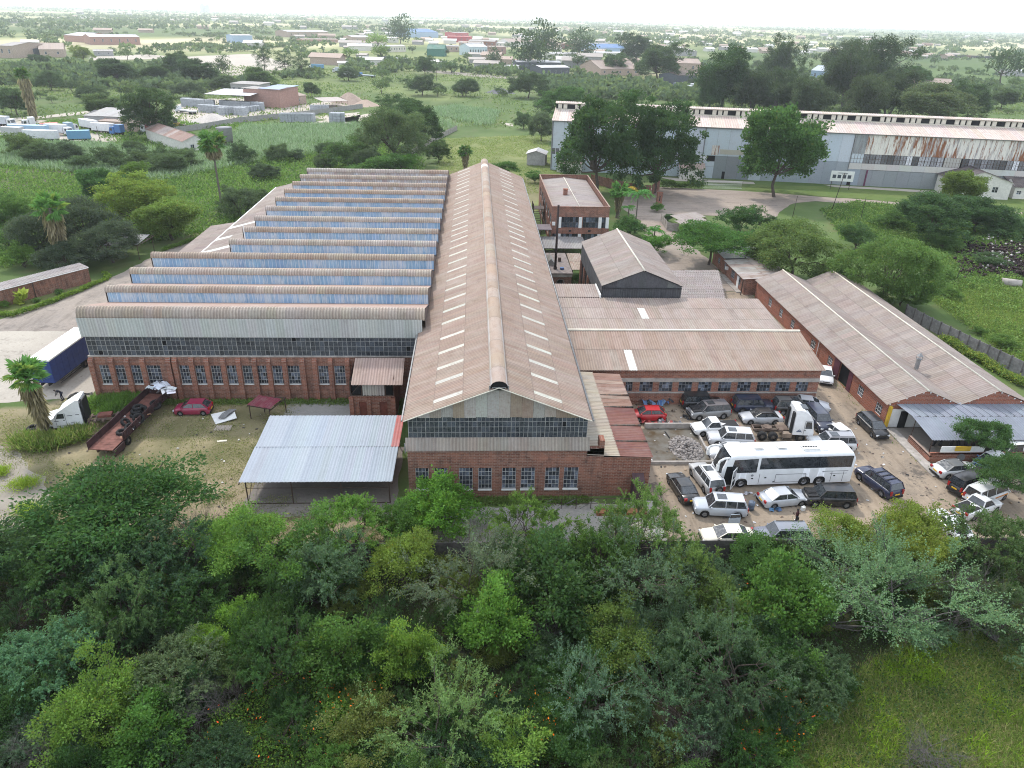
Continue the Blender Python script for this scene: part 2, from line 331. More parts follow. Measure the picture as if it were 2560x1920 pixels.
G_LOT = m_ground('gravel_lot', ((.34, .28, .235), (.29, .245, .215), (.38, .32, .26)), (.05, .2, 2), stains=.3, tracks=(.10, .7))
G_GREY = m_ground('grey_slab', ((.30, .295, .28), (.36, .33, .29), (.24, .235, .225)), (.1, .5, 4))
G_TRACK = m_ground('dusty_track', ((.33, .295, .25), (.28, .25, .21), (.23, .21, .165)), (.12, .5, 3), tracks=(.35, .8))
G_YARD = m_ground('yard_grit', ((.50, .44, .37), (.44, .40, .35), (.55, .49, .41)), (.04, .2, 2))
G_LAWN = m_ground('mown_lawn', ((.10, .155, .04), (.14, .18, .055), (.085, .12, .035)), (.08, .4, 4))
sheet('drive', [(-75, 96.5), (-67, 98.2), (-62.9, 104.6), (-60, 115), (-57, 131), (-51.8, 144.5), (-47.5, 148), (-46, 128), (-47, 98), (-42.8, 97), (-42.8, 93.5), (-66, 93.5)], G_TAR)
sheet('concrete_yard', [(-66, 94), (-47, 94.4), (-43.9, 92), (-43.9, 75.2), (-47, 74.6), (-53.5, 73.6), (-60, 76), (-70, 84)], G_CONC, .12)
sheet('dirt_track', [(-75, 70), (-60, 67.5), (-51, 66), (-44.5, 62.3), (-40.5, 59), (-38, 54), (-36, 50), (-50, 48), (-75, 50)], G_TRACK, .6)
sheet('front_path', [(-3, 53.6), (17, 54.4), (17, 46.8), (0, 46.8), (-4, 48)], G_GREY, .3)
sheet('slab', [(-21, 74.3), (-14.4, 74.3), (-13.6, 70.5), (-13.8, 66), (-19.6, 66), (-21.2, 70)], G_GREY, .15)
sheet('bay_floor', [(45.9, 60.7), (63, 60.7), (63, 67.8), (45.9, 67.8)], G_CONC2, .05)
sheet('shed_floor', [(-20.8, 64), (-7.2, 64), (-7.2, 52.4), (-20.8, 52.6)], G_CONC2, .15)
sheet('car_yard', [(16.6, 46.7), (66, 44), (68, 58), (62, 59.6), (46.6, 60.3), (45.7, 68), (45.6, 111), (44, 112), (39.5, 112), (38.4, 100), (40, 90), (40, 73.2), (16.6, 73.2)], G_DIRT, .2)
sheet('drive', [(29, 117), (38.2, 99), (39.5, 112), (44, 112), (43.9, 128), (43, 142), (41.2, 157), (50, 192), (38, 196), (34, 176), (37, 158), (34.5, 140), (32.5, 126)], G_LOT, .4)
sheet('forecourt', [(41.3, 157), (46, 164), (68.5, 162.5), (79, 177), (86, 180), (104, 176), (136, 168), (136, 171), (106, 180.5), (84, 187), (70, 191), (50, 194.5), (44, 188)], G_LOT, .4)
sheet('lawn', [(72, 192.5), (86, 187.4), (107, 181), (150, 170.5), (156, 186), (128, 191), (104, 197.5), (76, 199.5)], G_LAWN, .5)
sheet('hangar_apron', [(52, 208), (78, 203), (77.5, 200), (56, 203)], G_CONC, .1)
sheet('hangar_apron', [(97, 200.8), (127, 194.4), (126, 191.2), (99, 197.6)], G_CONC, .1)
sheet('block_yard', P2(T1, (1000, 800), (1240, 790), (1500, 745), (1900, 705), (2212, 655), (2212, 600), (1880, 640), (1790, 660), (1500, 600), (1200, 610), (1060, 650), (1070, 720)), G_YARD, .8)
sheet('gravel_clearing', P2(T1, (1880, 720), (2212, 690), (2212, 760), (2000, 775), (1880, 760)) + P2(T2, (230, 690), (120, 760)) , G_YARD, .8)
sheet('truck_yard', P2(T1, (-60, 770), (160, 740), (420, 745), (600, 800), (760, 800), (720, 870), (560, 880), (-60, 850)), G_YARD, .8)
sheet('dirt_road', P2(T1, (-50, 735), (240, 715), (480, 690), (760, 655), (770, 665), (490, 705), (240, 730), (-50, 755)), G_YARD, .8)
sheet('bare_clearing', P2(T1, (1120, 350), (1560, 330), (1800, 400), (1650, 455), (1420, 465), (1230, 420)), G_YARD, 2)
sheet('dirt_road', P2(T1, (560, 350), (900, 335), (1150, 355), (1230, 345), (900, 365), (560, 372)), G_YARD, 2)
sheet('dirt_road', P2(T2, (430, 430), (640, 435), (900, 460), (1240, 478), (1240, 492), (880, 478), (600, 450)), G_TRACK, 1)
sheet('dirt_path', P2(T2, (985, 752), (1060, 762), (1065, 778), (1010, 768)), G_YARD, .5)
# ------------------------------------------------------------------ building helpers
def wall(mb, p0, p1, z0, z1, holes=(), depth=.18, mi=0, top=None):
    """a wall from p0 to p1 (its outside to the right of that way) with openings (u0, z0, u1, z1) that have reveals"""
    p0 = Vector((p0[0], p0[1], 0)); p1 = Vector((p1[0], p1[1], 0)); L = (p1-p0).length; d = (p1-p0)/L; nrm = Vector((d.y, -d.x, 0))
    us = sorted({0.0, L, *[h[0] for h in holes], *[h[2] for h in holes]}); zs = sorted({z0, z1, *[h[1] for h in holes], *[h[3] for h in holes]})
    P = lambda u, z, k=0.0: p0+d*u+Vector((0, 0, z))-nrm*k
    for a, b in zip(us, us[1:]):
        for c, e in zip(zs, zs[1:]):
            um, zm = (a+b)/2, (c+e)/2
            if any(h[0] < um < h[2] and h[1] < zm < h[3] for h in holes): continue
            mb.quad(P(a, c), P(b, c), P(b, e), P(a, e), mi)
    for (a, c, b, e) in holes:
        mb.quad(P(a, c), P(a, c, depth), P(a, e, depth), P(a, e), mi); mb.quad(P(b, c, depth), P(b, c), P(b, e), P(b, e, depth), mi)
        mb.quad(P(a, e), P(a, e, depth), P(b, e, depth), P(b, e), mi); mb.quad(P(a, c, depth), P(a, c), P(b, c), P(b, c, depth), mi)
    return P
def pane_tint(me):
    n = len(me.polygons); a = me.attributes.new('tint', 'FLOAT_COLOR', 'FACE'); v = np.ones((n, 4), np.float32); v[:, :3] = RNG.choice([.35, .7, 1, 1, 1.6, 2.6, .5], n)[:, None]; a.data.foreach_set('color', v.ravel())
_win = {}
def window_mesh(w, h, nc, nr, t=.028, sill=.0):
    key = (round(w, 2), round(h, 2), nc, nr)
    if key in _win: return _win[key]
    f = MB(); t2 = t*1.4
    f.box(0, t2, -.03, .03, 0, h); f.box(w-t2, w, -.03, .03, 0, h); f.box(t2, w-t2, -.03, .03, 0, t2); f.box(t2, w-t2, -.03, .03, h-t2, h)
    for i in range(1, nc): x = w*i/nc; f.box(x-t/2, x+t/2, -.022, .022, t2, h-t2)
    for j in range(1, nr): z = h*j/nr; f.box(t2, w-t2, -.018, .018, z-t/2, z+t/2)
    g = MB()
    for i in range(nc):
        for j in range(nr):
            y = R_.uniform(-.004, .004); q = [R_.uniform(-.004, .004) for _ in range(2)]
            g.quad((w*i/nc, y+q[0], h*j/nr), (w*(i+1)/nc, y+q[1], h*j/nr), (w*(i+1)/nc, y-q[0], h*(j+1)/nr), (w*i/nc, y-q[1], h*(j+1)/nr))
    _win[key] = (f, g); return _win[key]
def window(parent, p0, p1, hole, nc=3, nr=4, depth=.1, frame=None, glass=None, name='window'):
    """a window set in a hole of wall p0-p1: the window (frame) with its panes as a sub-part"""
    d = Vector((p1[0]-p0[0], p1[1]-p0[1], 0)).normalized(); nrm = Vector((d.y, -d.x, 0)); a, c, b, e = hole
    f, g = window_mesh(b-a, e-c, nc, nr); o = Vector((p0[0], p0[1], 0))+d*a+Vector((0, 0, c))-nrm*depth
    M = Matrix((d, -nrm, Vector((0, 0, 1)))).transposed().to_4x4(); M.translation = o
    fr = f.put(name, frame or FLAKE, parent, M=M); pn = g.put('glazing', glass or GLASS, fr, world=False); pane_tint(pn.data)
    return fr
def holes_row(xs, z0, z1, x_origin=0): return [(a-x_origin, z0, b-x_origin, z1) for a, b in xs]
_sm = {}
def sheet_mesh(w, l, pitch, amp, mat):
    key = (round(w, 2), round(l, 2), pitch, amp, mat.name)
    if key in _sm: return _sm[key]
    n = max(2, round(w/pitch))*4; xs = np.linspace(0, w*1.02, n+1); z = amp*np.sin(xs/pitch*2*math.pi)
    V = np.concatenate([np.stack([xs, np.zeros(n+1), z+.02], 1), np.stack([xs, np.full(n+1, l*1.03), z], 1)]); i = np.arange(n)
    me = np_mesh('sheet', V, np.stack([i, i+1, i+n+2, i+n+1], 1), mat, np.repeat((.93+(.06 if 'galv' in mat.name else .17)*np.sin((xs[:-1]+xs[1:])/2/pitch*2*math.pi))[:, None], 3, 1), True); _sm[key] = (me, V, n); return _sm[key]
def jitc(c, k=.12, s=.04):
    g = 1+R_.uniform(-k, k); return tuple(min(1, max(.003, v*g*(1+R_.uniform(-s, s)))) for v in c)
def pick(pal, k=.45):
    c = R_.choice(pal); mean = [sum(p[i] for p in pal)/len(pal) for i in range(3)]; return jitc(tuple(m_+(v-m_)*k for m_, v in zip(mean, c)), .07, .025)
def roof(parent, O, U, V, nu, nv, pal, mat=None, pitch=.2, amp=.022, name='roof_sheet', cap=300, sky=None, skyname='skylight_sheet', lift=.03, skycol=(.72, .72, .66)):
    """a roof slope of single sheets: O eave corner, U along the eave, V up the slope"""
    mat = mat or SHEET; pitch = max(pitch, .3); amp = max(amp, .03) if pitch < .45 else amp; O = Vector(O); U = Vector(U); V = Vector(V); u = U.normalized(); v = V.normalized(); n = u.cross(v).normalized()
    if n.z < 0: n = -n
    me, PV, nn = sheet_mesh(U.length/nu, V.length/nv, pitch, amp, mat); rest = []; cnt = 0
    cells = sorted(((i, j) for i in range(nu) for j in range(nv)), key=lambda q: (O+U*((q[0]+.5)/nu)+V*((q[1]+.5)/nv)-Vector((0, 0, H_))).length)
    colcache = {}
    for i, j in cells:
        o = O+U*(i/nu)+V*(j/nv)+n*(lift+R_.uniform(0, .008))
        M = Matrix((u, v, n)).transposed().to_4x4(); M.translation = o
        isky = sky is not None and sky(i, j); c = jitc(skycol, .06, .02) if isky else pick(pal)
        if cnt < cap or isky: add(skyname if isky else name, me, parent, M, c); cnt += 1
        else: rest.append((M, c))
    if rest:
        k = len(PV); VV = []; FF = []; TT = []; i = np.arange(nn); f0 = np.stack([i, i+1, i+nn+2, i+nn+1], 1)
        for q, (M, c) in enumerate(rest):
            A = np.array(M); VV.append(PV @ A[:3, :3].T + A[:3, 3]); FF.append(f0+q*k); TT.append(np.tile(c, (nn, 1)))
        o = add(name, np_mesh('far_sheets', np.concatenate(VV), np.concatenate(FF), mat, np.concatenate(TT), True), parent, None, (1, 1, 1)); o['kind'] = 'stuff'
PAL_A = [(.32, .226, .175), (.29, .202, .155), (.335, .246, .195), (.275, .202, .16), (.345, .277, .23), (.31, .232, .185)]
PAL_G = [(.34, .275, .235), (.30, .245, .215), (.37, .31, .27), (.27, .22, .19), (.33, .25, .21)]
PAL_L = [(.28, .23, .20), (.255, .205, .18), (.31, .265, .23), (.235, .19, .17), (.33, .27, .235)]
# ------------------------------------------------------------------ the ridge-roofed hall
def box_walls(name, x0, x1, y0, y1, z1, mat, parent, front=(), left=(), z0=0.0, zi=None, right=()):
    """four walls; holes of the front (towards -y), of the side towards -x and of the side towards +x, in metres along the wall; returns the three runs"""
    m = MB(); wall(m, (x0, y0), (x1, y0), z0, z1, front); wall(m, (x1, y0), (x1, y1), z0, z1, right); wall(m, (x1, y1), (x0, y1), z0, z1); wall(m, (x0, y1), (x0, y0), z0, z1, left)
    m.put(name, mat, parent); d = MB(); d.box(x0+.3, x1-.3, y0+.3, y1-.3, z0+.02, zi or z1-.05); d.put('interior', DARK, parent)
    return ((x0, y0), (x1, y0)), ((x0, y1), (x0, y0)), ((x1, y0), (x1, y1))
hall = thing('factory_hall', 'long brick hall with a brown ridge roof, skylight strips and a rounded ridge vent', 'factory', (2, 55.2, 0))
wx8 = [(-5.36, -4.16), (-3.63, -2.45), (-1.41, -.16), (.35, 1.58), (2.52, 3.8), (4.26, 5.55), (6.49, 7.8), (8.21, 9.55)]
hh = holes_row(wx8, .95, 3.26, -6.0)
fr, _, _ = box_walls('wall', -6.0, 10.2, 55.2, 161.5, 5.25, BRICK, hall, hh)
m = MB(); wall(m, (10.2, 55.2), (11.75, 55.2), 0, 5.25); m.box(11.28, 11.75, 55.2, 56.2, 5.25, 6.1); m.box(10.2, 11.75, 55.2, 55.6, 4.5, 5.3); m.put('pier', BRICK, hall)
for h in hh: window(hall, *fr, h, 4, 5)
m = MB()
for a, b in wx8: m.box(a-.04, b+.04, 55.08, 55.3, .82, .95)
m.put('sill_course', WHITEP, hall)
m = MB(); m.box(-5.9, 10.1, 55.72, 161, 5.25, 8.35); m.put('upper_wall', DARK, hall)
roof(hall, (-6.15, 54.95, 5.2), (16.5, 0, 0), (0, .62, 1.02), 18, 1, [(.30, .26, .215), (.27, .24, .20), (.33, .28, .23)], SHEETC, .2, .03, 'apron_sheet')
def glazing(parent, x0, x1, y, z0, z1, nc, nr, broken=.03):
    pw, ph = (x1-x0)/nc, (z1-z0)/nr; m = MB()
    for i in range(nc+1): x = x0+i*pw; t = .03 if i % 4 else .055; m.box(x-t/2, x+t/2, y-.05, y+.03, z0, z1)
    for j in range(nr+1): z = z0+j*ph; m.box(x0, x1, y-.03, y+.03, z-.012, z+.012)
    m.put('glazing_bars', m_plain('flaking_grey_paint', (.30, .30, .29), .8, var=.35), parent)
    g = MB(); g.quad((0, 0, 0), (pw, 0, 0), (pw, 0, ph), (0, 0, ph)); me = g.mesh('glass_pane', PANE)
    for i in range(nc):
        for j in range(nr):
            if R_.random() < broken: continue
            M = Matrix.Translation((x0+i*pw, y+R_.uniform(0, .01), z0+j*ph)) @ Matrix.Rotation(R_.uniform(-.03, .03), 4, 'X') @ Matrix.Rotation(R_.uniform(-.03, .03), 4, 'Z')
            k = R_.choice([1, 1, 1, .7, 1.4, 1.9]); add('glass_pane', me, parent, M, (.040*k, .047*k, .058*k))
def m_pane():
    t = NT('grimy_pane'); n = t.noise(.5, 5, .7, t.pos((.6, 1, 1.4))); n2 = t.noise(5, 4, .7, t.pos()); c = t.mix(t.ramp(n, .4, .7, 0, .55), t.ocol(), (.10, .11, .12)); c = t.mix(t.ramp(n2, .5, .8, 0, .4), c, (.09, .075, .06)); return t.bsdf(c, t.ramp(n2, .3, .7, .16, .45), 0, .5)
PANE = m_pane()
glazing(hall, -5.85, 10.1, 55.64, 6.22, 8.42, 42, 4)
# gable sheeting
gm = {}
for i in range(16):
    x0 = -5.95+i*1.012; x1 = x0+1.0; n = 20; V = []; 
    for k in range(n+1):
        x = x0+(x1-x0)*k/n; zt = 11.62-abs(x-2.1)*.392 if abs(x-2.1) > .75 else 11.7; V += [(x, 55.5+.022*math.sin(k/4*2*math.pi), 8.38-(.06 if i % 3 else 0)), (x, 55.5+.022*math.sin(k/4*2*math.pi), zt)]
    F = [(2*k, 2*k+2, 2*k+3, 2*k+1) for k in range(n)]
    me = np_mesh('gable_sheet', V, F, SHEETC, np.ones((n, 3)), True)
    add('gable_sheet', me, hall, None, jitc(R_.choice([(.36, .32, .26), (.42, .40, .36), (.32, .25, .185), (.38, .36, .33), (.46, .45, .42)]), .1))
NU = 178
sk = set(); _q = 2
while _q < 177: sk.add(_q); _q += R_.choice([5, 6, 6, 7])
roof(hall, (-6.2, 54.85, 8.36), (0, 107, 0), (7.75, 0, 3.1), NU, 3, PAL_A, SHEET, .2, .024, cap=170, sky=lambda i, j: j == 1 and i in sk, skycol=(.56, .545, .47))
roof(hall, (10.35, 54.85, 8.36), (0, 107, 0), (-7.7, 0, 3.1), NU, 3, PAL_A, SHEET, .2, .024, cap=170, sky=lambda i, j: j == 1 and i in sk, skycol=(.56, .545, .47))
m = MB()
for y in np.arange(54.9, 162, 107/134*5): pass
for s, xe in ((-1, -6.2), (1, 10.35)): m.bar((xe, 54.8, 8.36), (2.1-(.8*-s if False else 0), 54.8, 11.65), .05)
m.put('verge_trim', CREAM, hall)
# ridge vent, made of hooped sheets
prof = [(-.78, 11.25), (-.74, 11.68)]+[(-.74*math.cos(a), 11.68+.55*math.sin(a)) for a in np.linspace(.25, math.pi-.25, 9)]+[(.74, 11.68), (.78, 11.25)]
V = []; nseg = 13
for k in range(nseg):
    y = 3.0*k/(nseg-1); e = .014*math.sin(k*math.pi); b = (k % 2)*.012
    for (x, z) in prof: V.append((x*(1+b*.5), y, z+b))
npf = len(prof); Fv = [(k*npf+i, k*npf+i+1, (k+1)*npf+i+1, (k+1)*npf+i) for k in range(nseg-1) for i in range(npf-1)]
vent_me = np_mesh('vent_sheet', V, Fv, SHEETC, [((1.2, 1.22, 1.24) if i < 3 or i > npf-5 else (.95, .82, .72)) for k in range(nseg-1) for i in range(npf-1)], True)
for k in range(36):
    c = R_.choice([(.37, .31, .255), (.345, .30, .26), (.33, .275, .23), (.38, .345, .31)]); c = (.74, .72, .68) if k in (33,) else jitc(c, .06, .02)
    add('vent_sheet', vent_me, hall, Matrix.Translation((2.1, 54.9+k*2.97, (k % 2)*.012)), c)
m = MB(); m.add([(2.1+x, 55.15, z-.02) for x, z in prof], [tuple(range(len(prof)))]); m.put('vent_mouth', DARK, hall)
m = MB(); m.bar((1.3, 54.95, 11.2), (1.3, 54.95, 11.8), .06); m.bar((2.9, 54.95, 11.2), (2.9, 54.95, 11.8), .06); m.bar((1.5, 54.95, 11.6), (2.7, 54.95, 11.6), .04); m.put('vent_frame', GSTEEL, hall)
m = MB(); m.box(-6.02, 10.22, 161.3, 161.5, 5.2, 8.4); m.add([(-6, 161.4, 8.4), (10.2, 161.4, 8.4), (2.1, 161.4, 11.6)], [(0, 1, 2)]); m.put('back_gable', SHEETC, hall, (.35, .3, .26))
m = MB(); m.bar((-6.35, 55.0, 8.3), (-6.35, 74, 8.3), .09); m.bar((10.5, 55.0, 8.3), (10.5, 161, 8.3), .09, n=6); m.bar((-6.15, 55.0, 5.0), (-6.15, 54.7, 6.2), .05); m.put('gutter', GSTEEL, hall)
# flat lean-to along its side
lean = thing('lean_to', 'low brick lean-to with beige and dark red rusted roof beside the hall front', 'outbuilding', (14, 56, 0))
m = MB(); wall(m, (11.75, 55.3), (16.2, 55.3), 0, 4.3); wall(m, (16.2, 55.3), (16.2, 72.6), 0, 4.3); m.put('wall', BRICK2, lean)
m = MB(); m.box(11.2, 16.0, 55.5, 72.5, .1, 4.2); m.put('interior', DARK, lean)
for i, (y0, y1) in enumerate([(55.1, 57.9), (57.9, 60.9), (60.9, 64.6), (64.6, 67.2), (67.2, 72.4)]):
    pal = [(.17, .065, .055), (.15, .055, .05), (.20, .075, .06)] if i < 3 else [(.24, .12, .09), (.36, .28, .22)]
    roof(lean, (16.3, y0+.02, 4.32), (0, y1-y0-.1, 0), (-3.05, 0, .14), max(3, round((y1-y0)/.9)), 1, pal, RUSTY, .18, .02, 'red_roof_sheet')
m = MB()
for y in (57.9, 60.9, 64.6, 67.2): m.box(13.3, 16.3, y-.22, y-.02, 4.37, 4.50)
m.put('lap_flashing', m_sheet('bare_flashing', stain=(.25, .12, .06), amt=.8, pale=(.5, .45, .38)), lean, (.45, .36, .28))
roof(lean, (13.25, 55.1, 4.46), (0, 17.4, 0), (-2.95, 0, .16), 20, 1, [(.42, .36, .27), (.38, .32, .245), (.45, .40, .32)], SHEETC, .18, .02, 'beige_roof_sheet')
m = MB(); m.box(14.6, 15.6, 54.2, 55.28, 0, 2.0); m.add([(14.55, 54.15, 2.0), (15.65, 54.15, 2.0), (15.65, 55.3, 2.55), (14.55, 55.3, 2.55)], [(0, 1, 2, 3)]); m.put('porch', m_plain('dark_red_steel', (.07, .04, .045), .7, var=.3), lean)
# ------------------------------------------------------------------ the sawtooth factory
saw = thing('sawtooth_factory', 'wide brick factory with thirteen sawtooth roof ridges and blue clerestory bands', 'factory', (-25, 74.5, 0))
swx = [(-41.71, -40.35), (-40.01, -38.71), (-38.29, -36.99), (-36.58, -35.07), (-33.0, -31.76), (-31.28, -30.1), (-29.55, -28.3), (-27.81, -26.63), (-26.08, -24.82), (-24.45, -23.33), (-22.77, -21.5), (-21.08, -19.75), (-17.64, -16.51), (-15.87, -14.67)]
sh = holes_row(swx, 2.0, 4.28, -42.6)
fr, _, _ = box_walls('wall', -42.6, -6.2, 74.5, 100.5, 5.35, BRICK, saw, sh)
for h in sh: window(saw, *fr, h, 4, 5)
m = MB()
for a, b in swx: m.box(a-.03, b+.03, 74.42, 74.6, 1.9, 2.0)
m.put('sill_course', WHITEP, saw)
pil = [-42.35, -40.2, -38.5, -36.8, -34.0, -33.3, -31.5, -29.83, -28.05, -26.35, -24.63, -23.05, -21.3, -19.3, -17.95, -16.2, -14.3]
mp = MB(); mp.box(-.26, .26, -.34, .0, -.02, 4.9); mp.add([(-.26, -.34, 4.9), (.26, -.34, 4.9), (.26, 0, 5.3), (-.26, 0, 5.3)], [(0, 1, 2, 3)]); mp.add([(-.26, -.34, 4.9), (-.26, 0, 5.3), (-.26, 0, 4.9)], [(0, 1, 2)]); mp.add([(.26, -.34, 4.9), (.26, 0, 5.3), (.26, 0, 4.9)], [(0, 1, 2)])
me = mp.mesh('pilaster', BRICK2)
for x in pil: add('pilaster', me, saw, Matrix.Translation((x, 74.48, 0)))
m = MB(); m.box(-42.6, -6.2, 74.44, 74.7, 5.35, 5.47); m.put('ledge', CONC, saw)
m = MB(); m.box(-42.4, -6.1, 74.75, 100.5, 5.35, 8.45); m.put('upper_wall', DARK, saw)
glazing(saw, -42.4, -6.15, 74.6, 5.48, 7.82, 72, 4, .02)
roof(saw, (-42.7, 74.35, 7.74), (36.9, 0, 0), (0, -.1, 2.2), 37, 1, [(.49, .50, .48), (.475, .485, .47), (.50, .51, .49)], m_sheet('pale_cladding', stain=(.34, .33, .30), amt=.35, pale=(.56, .56, .55), pamt=.3), .2, .02, 'fascia_sheet', lift=0)
# curved ridge caps
capp = [(-.42, -.66), (-.41, -.48), (-.34, -.27), (-.18, -.09), (.08, 0), (.5, -.06)]
V = []; nw = 12
for k in range(nw+1):
    e = .038*math.sin(k/nw*3*2*math.pi*1.0+.4)
    for (y, z) in capp: V.append((k/nw*1.02, y-e, z+e*.6))
npf = len(capp); Fc = [(k*npf+i, k*npf+i+1, (k+1)*npf+i+1, (k+1)*npf+i) for k in range(nw) for i in range(npf-1)]
CAPV = np.array(V); CAPF = np.array(Fc); cap_t = np.repeat([.90+.26*math.sin((k+.5)/nw*3*2*math.pi+.4+math.pi) for k in range(nw) for i in range(npf-1)], 3).reshape(-1, 3); cap_me = np_mesh('ridge_sheet', V, Fc, SHEETC, cap_t, True)
g = MB(); g.quad((0, 0, 0), (1, 0, 0), (1, 0, 1.35), (0, 0, 1.35))
V = []; nb = 12
for k in range(nb+1):
    for z in (0, 1.78): V.append((k/nb*1.0, .03*math.sin(k/nb*3*2*math.pi), z))
BF = [(2*k, 2*k+2, 2*k+3, 2*k+1) for k in range(nb)]
blue_me = np_mesh('blue_sheet', V, BF, BLUEP, [((1.9, 1.5, 1.25) if k in (0, 6) else (1, 1, 1)) for k in range(nb)], True)
BLUES = [(.25, .42, .61), (.28, .45, .63), (.33, .49, .66), (.23, .39, .58), (.42, .54, .67)]
CAPC = [(.38, .315, .25), (.41, .35, .29), (.35, .275, .215), (.43, .385, .335), (.38, .295, .225)]
restc = []; restb = []
for t in range(13):
    yt = 75.35+t*6.635; x0 = -42.8 if t < 4 else -34.6; x1 = -5.5; n = int(round(x1-x0)); zc = 10.92; base = R_.choice(CAPC)
    for i in range(n):
        if R_.random() < .12: base = R_.choice(CAPC)
        M = Matrix.Translation((x0+i*(x1-x0)/n, yt-(.15 if t == 0 else 0), zc+R_.uniform(-.015, .015))) @ Matrix.Diagonal((1, 1.35 if t == 0 else 1, 1.75 if t == 0 else 1, 1)); c = jitc(base, .09, .03)
        if t < 8: add('ridge_sheet', cap_me, saw, M, c)
        else: restc.append((M, c))
        if t == 0: continue
        M = Matrix.Translation((x0+.1+i*(x1-x0-.1)/n, yt-.22, 8.55)); pale = t >= 11 or (t == 10 and i > 14)
        c = jitc((.40, .36, .33), .1) if pale else pick(BLUES, .4)
        if t < 8: add('blue_sheet', blue_me, saw, M, c)
        else: restb.append((M, c))
for nm, L, PV, PF, mt in (('far_ridge_sheets', restc, CAPV, CAPF, SHEETC), ('far_clerestory_sheets', restb, np.array(V), np.array(BF), BLUEP)):
    VV = np.concatenate([PV+np.array(M.translation) for M, c in L]); FF = np.concatenate([PF+q*len(PV) for q in range(len(L))]); TT = np.concatenate([np.tile(c, (len(PF), 1))*(cap_t if len(PF) == len(cap_t) else 1) for M, c in L])
    o = add(nm, np_mesh(nm, VV, FF, mt, TT, True), saw, None, (1, 1, 1)); o['kind'] = 'stuff'
m = MB(); ENDM = m_plain('rusty_end_sheet', (.12, .095, .085), .85, var=.4)
for t in range(13):
    yt = 75.35+t*6.635; x0 = -42.8 if t < 4 else -34.6; x1 = -5.45
    m.quad((x0, yt+.3, 10.85), (x1, yt+.3, 10.85), (x1, yt+6.5, 8.98), (x0, yt+6.5, 8.98))
    for x in (x0+.02, x1-.02): e = MB(); e.add([(x, yt-.36, 8.3), (x, yt-.36, 10.3), (x, yt-.25, 10.6), (x, yt+.2, 10.85), (x, yt+6.5, 8.75), (x, yt+6.5, 8.3)], [(0, 1, 2, 3, 4, 5)]); e.put('end_gable', ENDM, saw)
white_me = m.mesh('rear_slope', SHEET); white_tint(white_me); add('rear_slope', white_me, saw, None, (.36, .25, .205))
m = MB(); m.box(-34.5, -5.6, 100.6, 162.2, 0, 8.6); m.put('rear_wall', BRICK, saw)
for k in range(7):
    i = R_.randrange(0, 13); x = R_.uniform(-38, -8) if i < 4 else R_.uniform(-33, -8)
# aisle roof beside the shorter ridges
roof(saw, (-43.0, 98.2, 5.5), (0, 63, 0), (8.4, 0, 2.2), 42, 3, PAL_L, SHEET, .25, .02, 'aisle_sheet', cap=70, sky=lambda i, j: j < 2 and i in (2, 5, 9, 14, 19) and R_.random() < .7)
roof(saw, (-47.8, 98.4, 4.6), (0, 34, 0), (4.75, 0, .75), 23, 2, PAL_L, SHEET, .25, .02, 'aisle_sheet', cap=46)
m = MB(); m.box(-43.1, -42.85, 98.2, 161, 5.36, 5.6); m.put('valley_gutter', WHITEP, saw)
m = MB(); m.box(-42.95, -34.7, 98.4, 161, 0, 5.4); m.box(-47.6, -42.9, 98.6, 132, 0, 4.5); m.put('aisle_wall', BRICK, saw)
m = MB(); m.bar((-34.0, 107.0, 8.6), (-34.0, 107.0, 11.6), .07); m.put('vent_pipe', WHITEP, saw)
# ------------------------------------------------------------------ entrance tower on the sawtooth front
tw = thing('entrance_tower', 'small brick stair tower with a corrugated lean roof against the sawtooth front', 'outbuilding', (-10.8, 69, 0))
m = MB(); wall(m, (-13.3, 69), (-8.6, 69), 0, 3.4, [(.9, .1, 1.7, 2.6), (3.1, .1, 3.9, 2.6)], .15); wall(m, (-8.6, 69), (-8.6, 74.4), 0, 5.5); wall(m, (-13.3, 74.4), (-13.3, 69), 0, 5.5); m.box(-13.42, -12.95, 68.8, 69.05, 0, 3.2); m.box(-8.95, -8.5, 68.8, 69.05, 0, 3.2); m.box(-11.5, -11.1, 68.85, 69.05, 0, 3.2); m.put('wall', BRICK2, tw)
m = MB(); m.box(-13.1, -8.8, 69.25, 74.3, .05, 5.2); m.put('interior', DARK, tw)
for x in (-12.4, -10.2): m = MB(); m.box(x, x+.8, 69.1, 69.15, .1, 2.6); m.put('red_door', m_plain('rust_red_door', (.16, .05, .035), .75, var=.4), tw)
roof(tw, (-12.95, 68.2, 5.0), (5.35, 0, 0), (-.15, 4.1, 1.15), 6, 1, [(.36, .27, .23), (.33, .24, .20)], SHEET, .2, .025)
roof(tw, (-11.9, 68.9, 3.45), (2.3, 0, 0), (0, .05, 1.5), 3, 1, [(.42, .40, .37), (.40, .34, .28)], SHEETC, .2, .02, 'panel_sheet')
m = MB()
for x in (-13.2, -12.0, -9.5, -8.65): m.bar((x, 68.9, 3.4), (x, 68.9, 5.1), .05)
m.bar((-13.2, 68.9, 3.45), (-8.6, 68.9, 3.45), .06); m.bar((-13.2, 68.9, 5.05), (-8.6, 68.9, 5.05), .06); m.bar((-13.2, 68.9, 3.5), (-12, 68.9, 5), .035); m.put('gallery_frame', STEEL, tw)
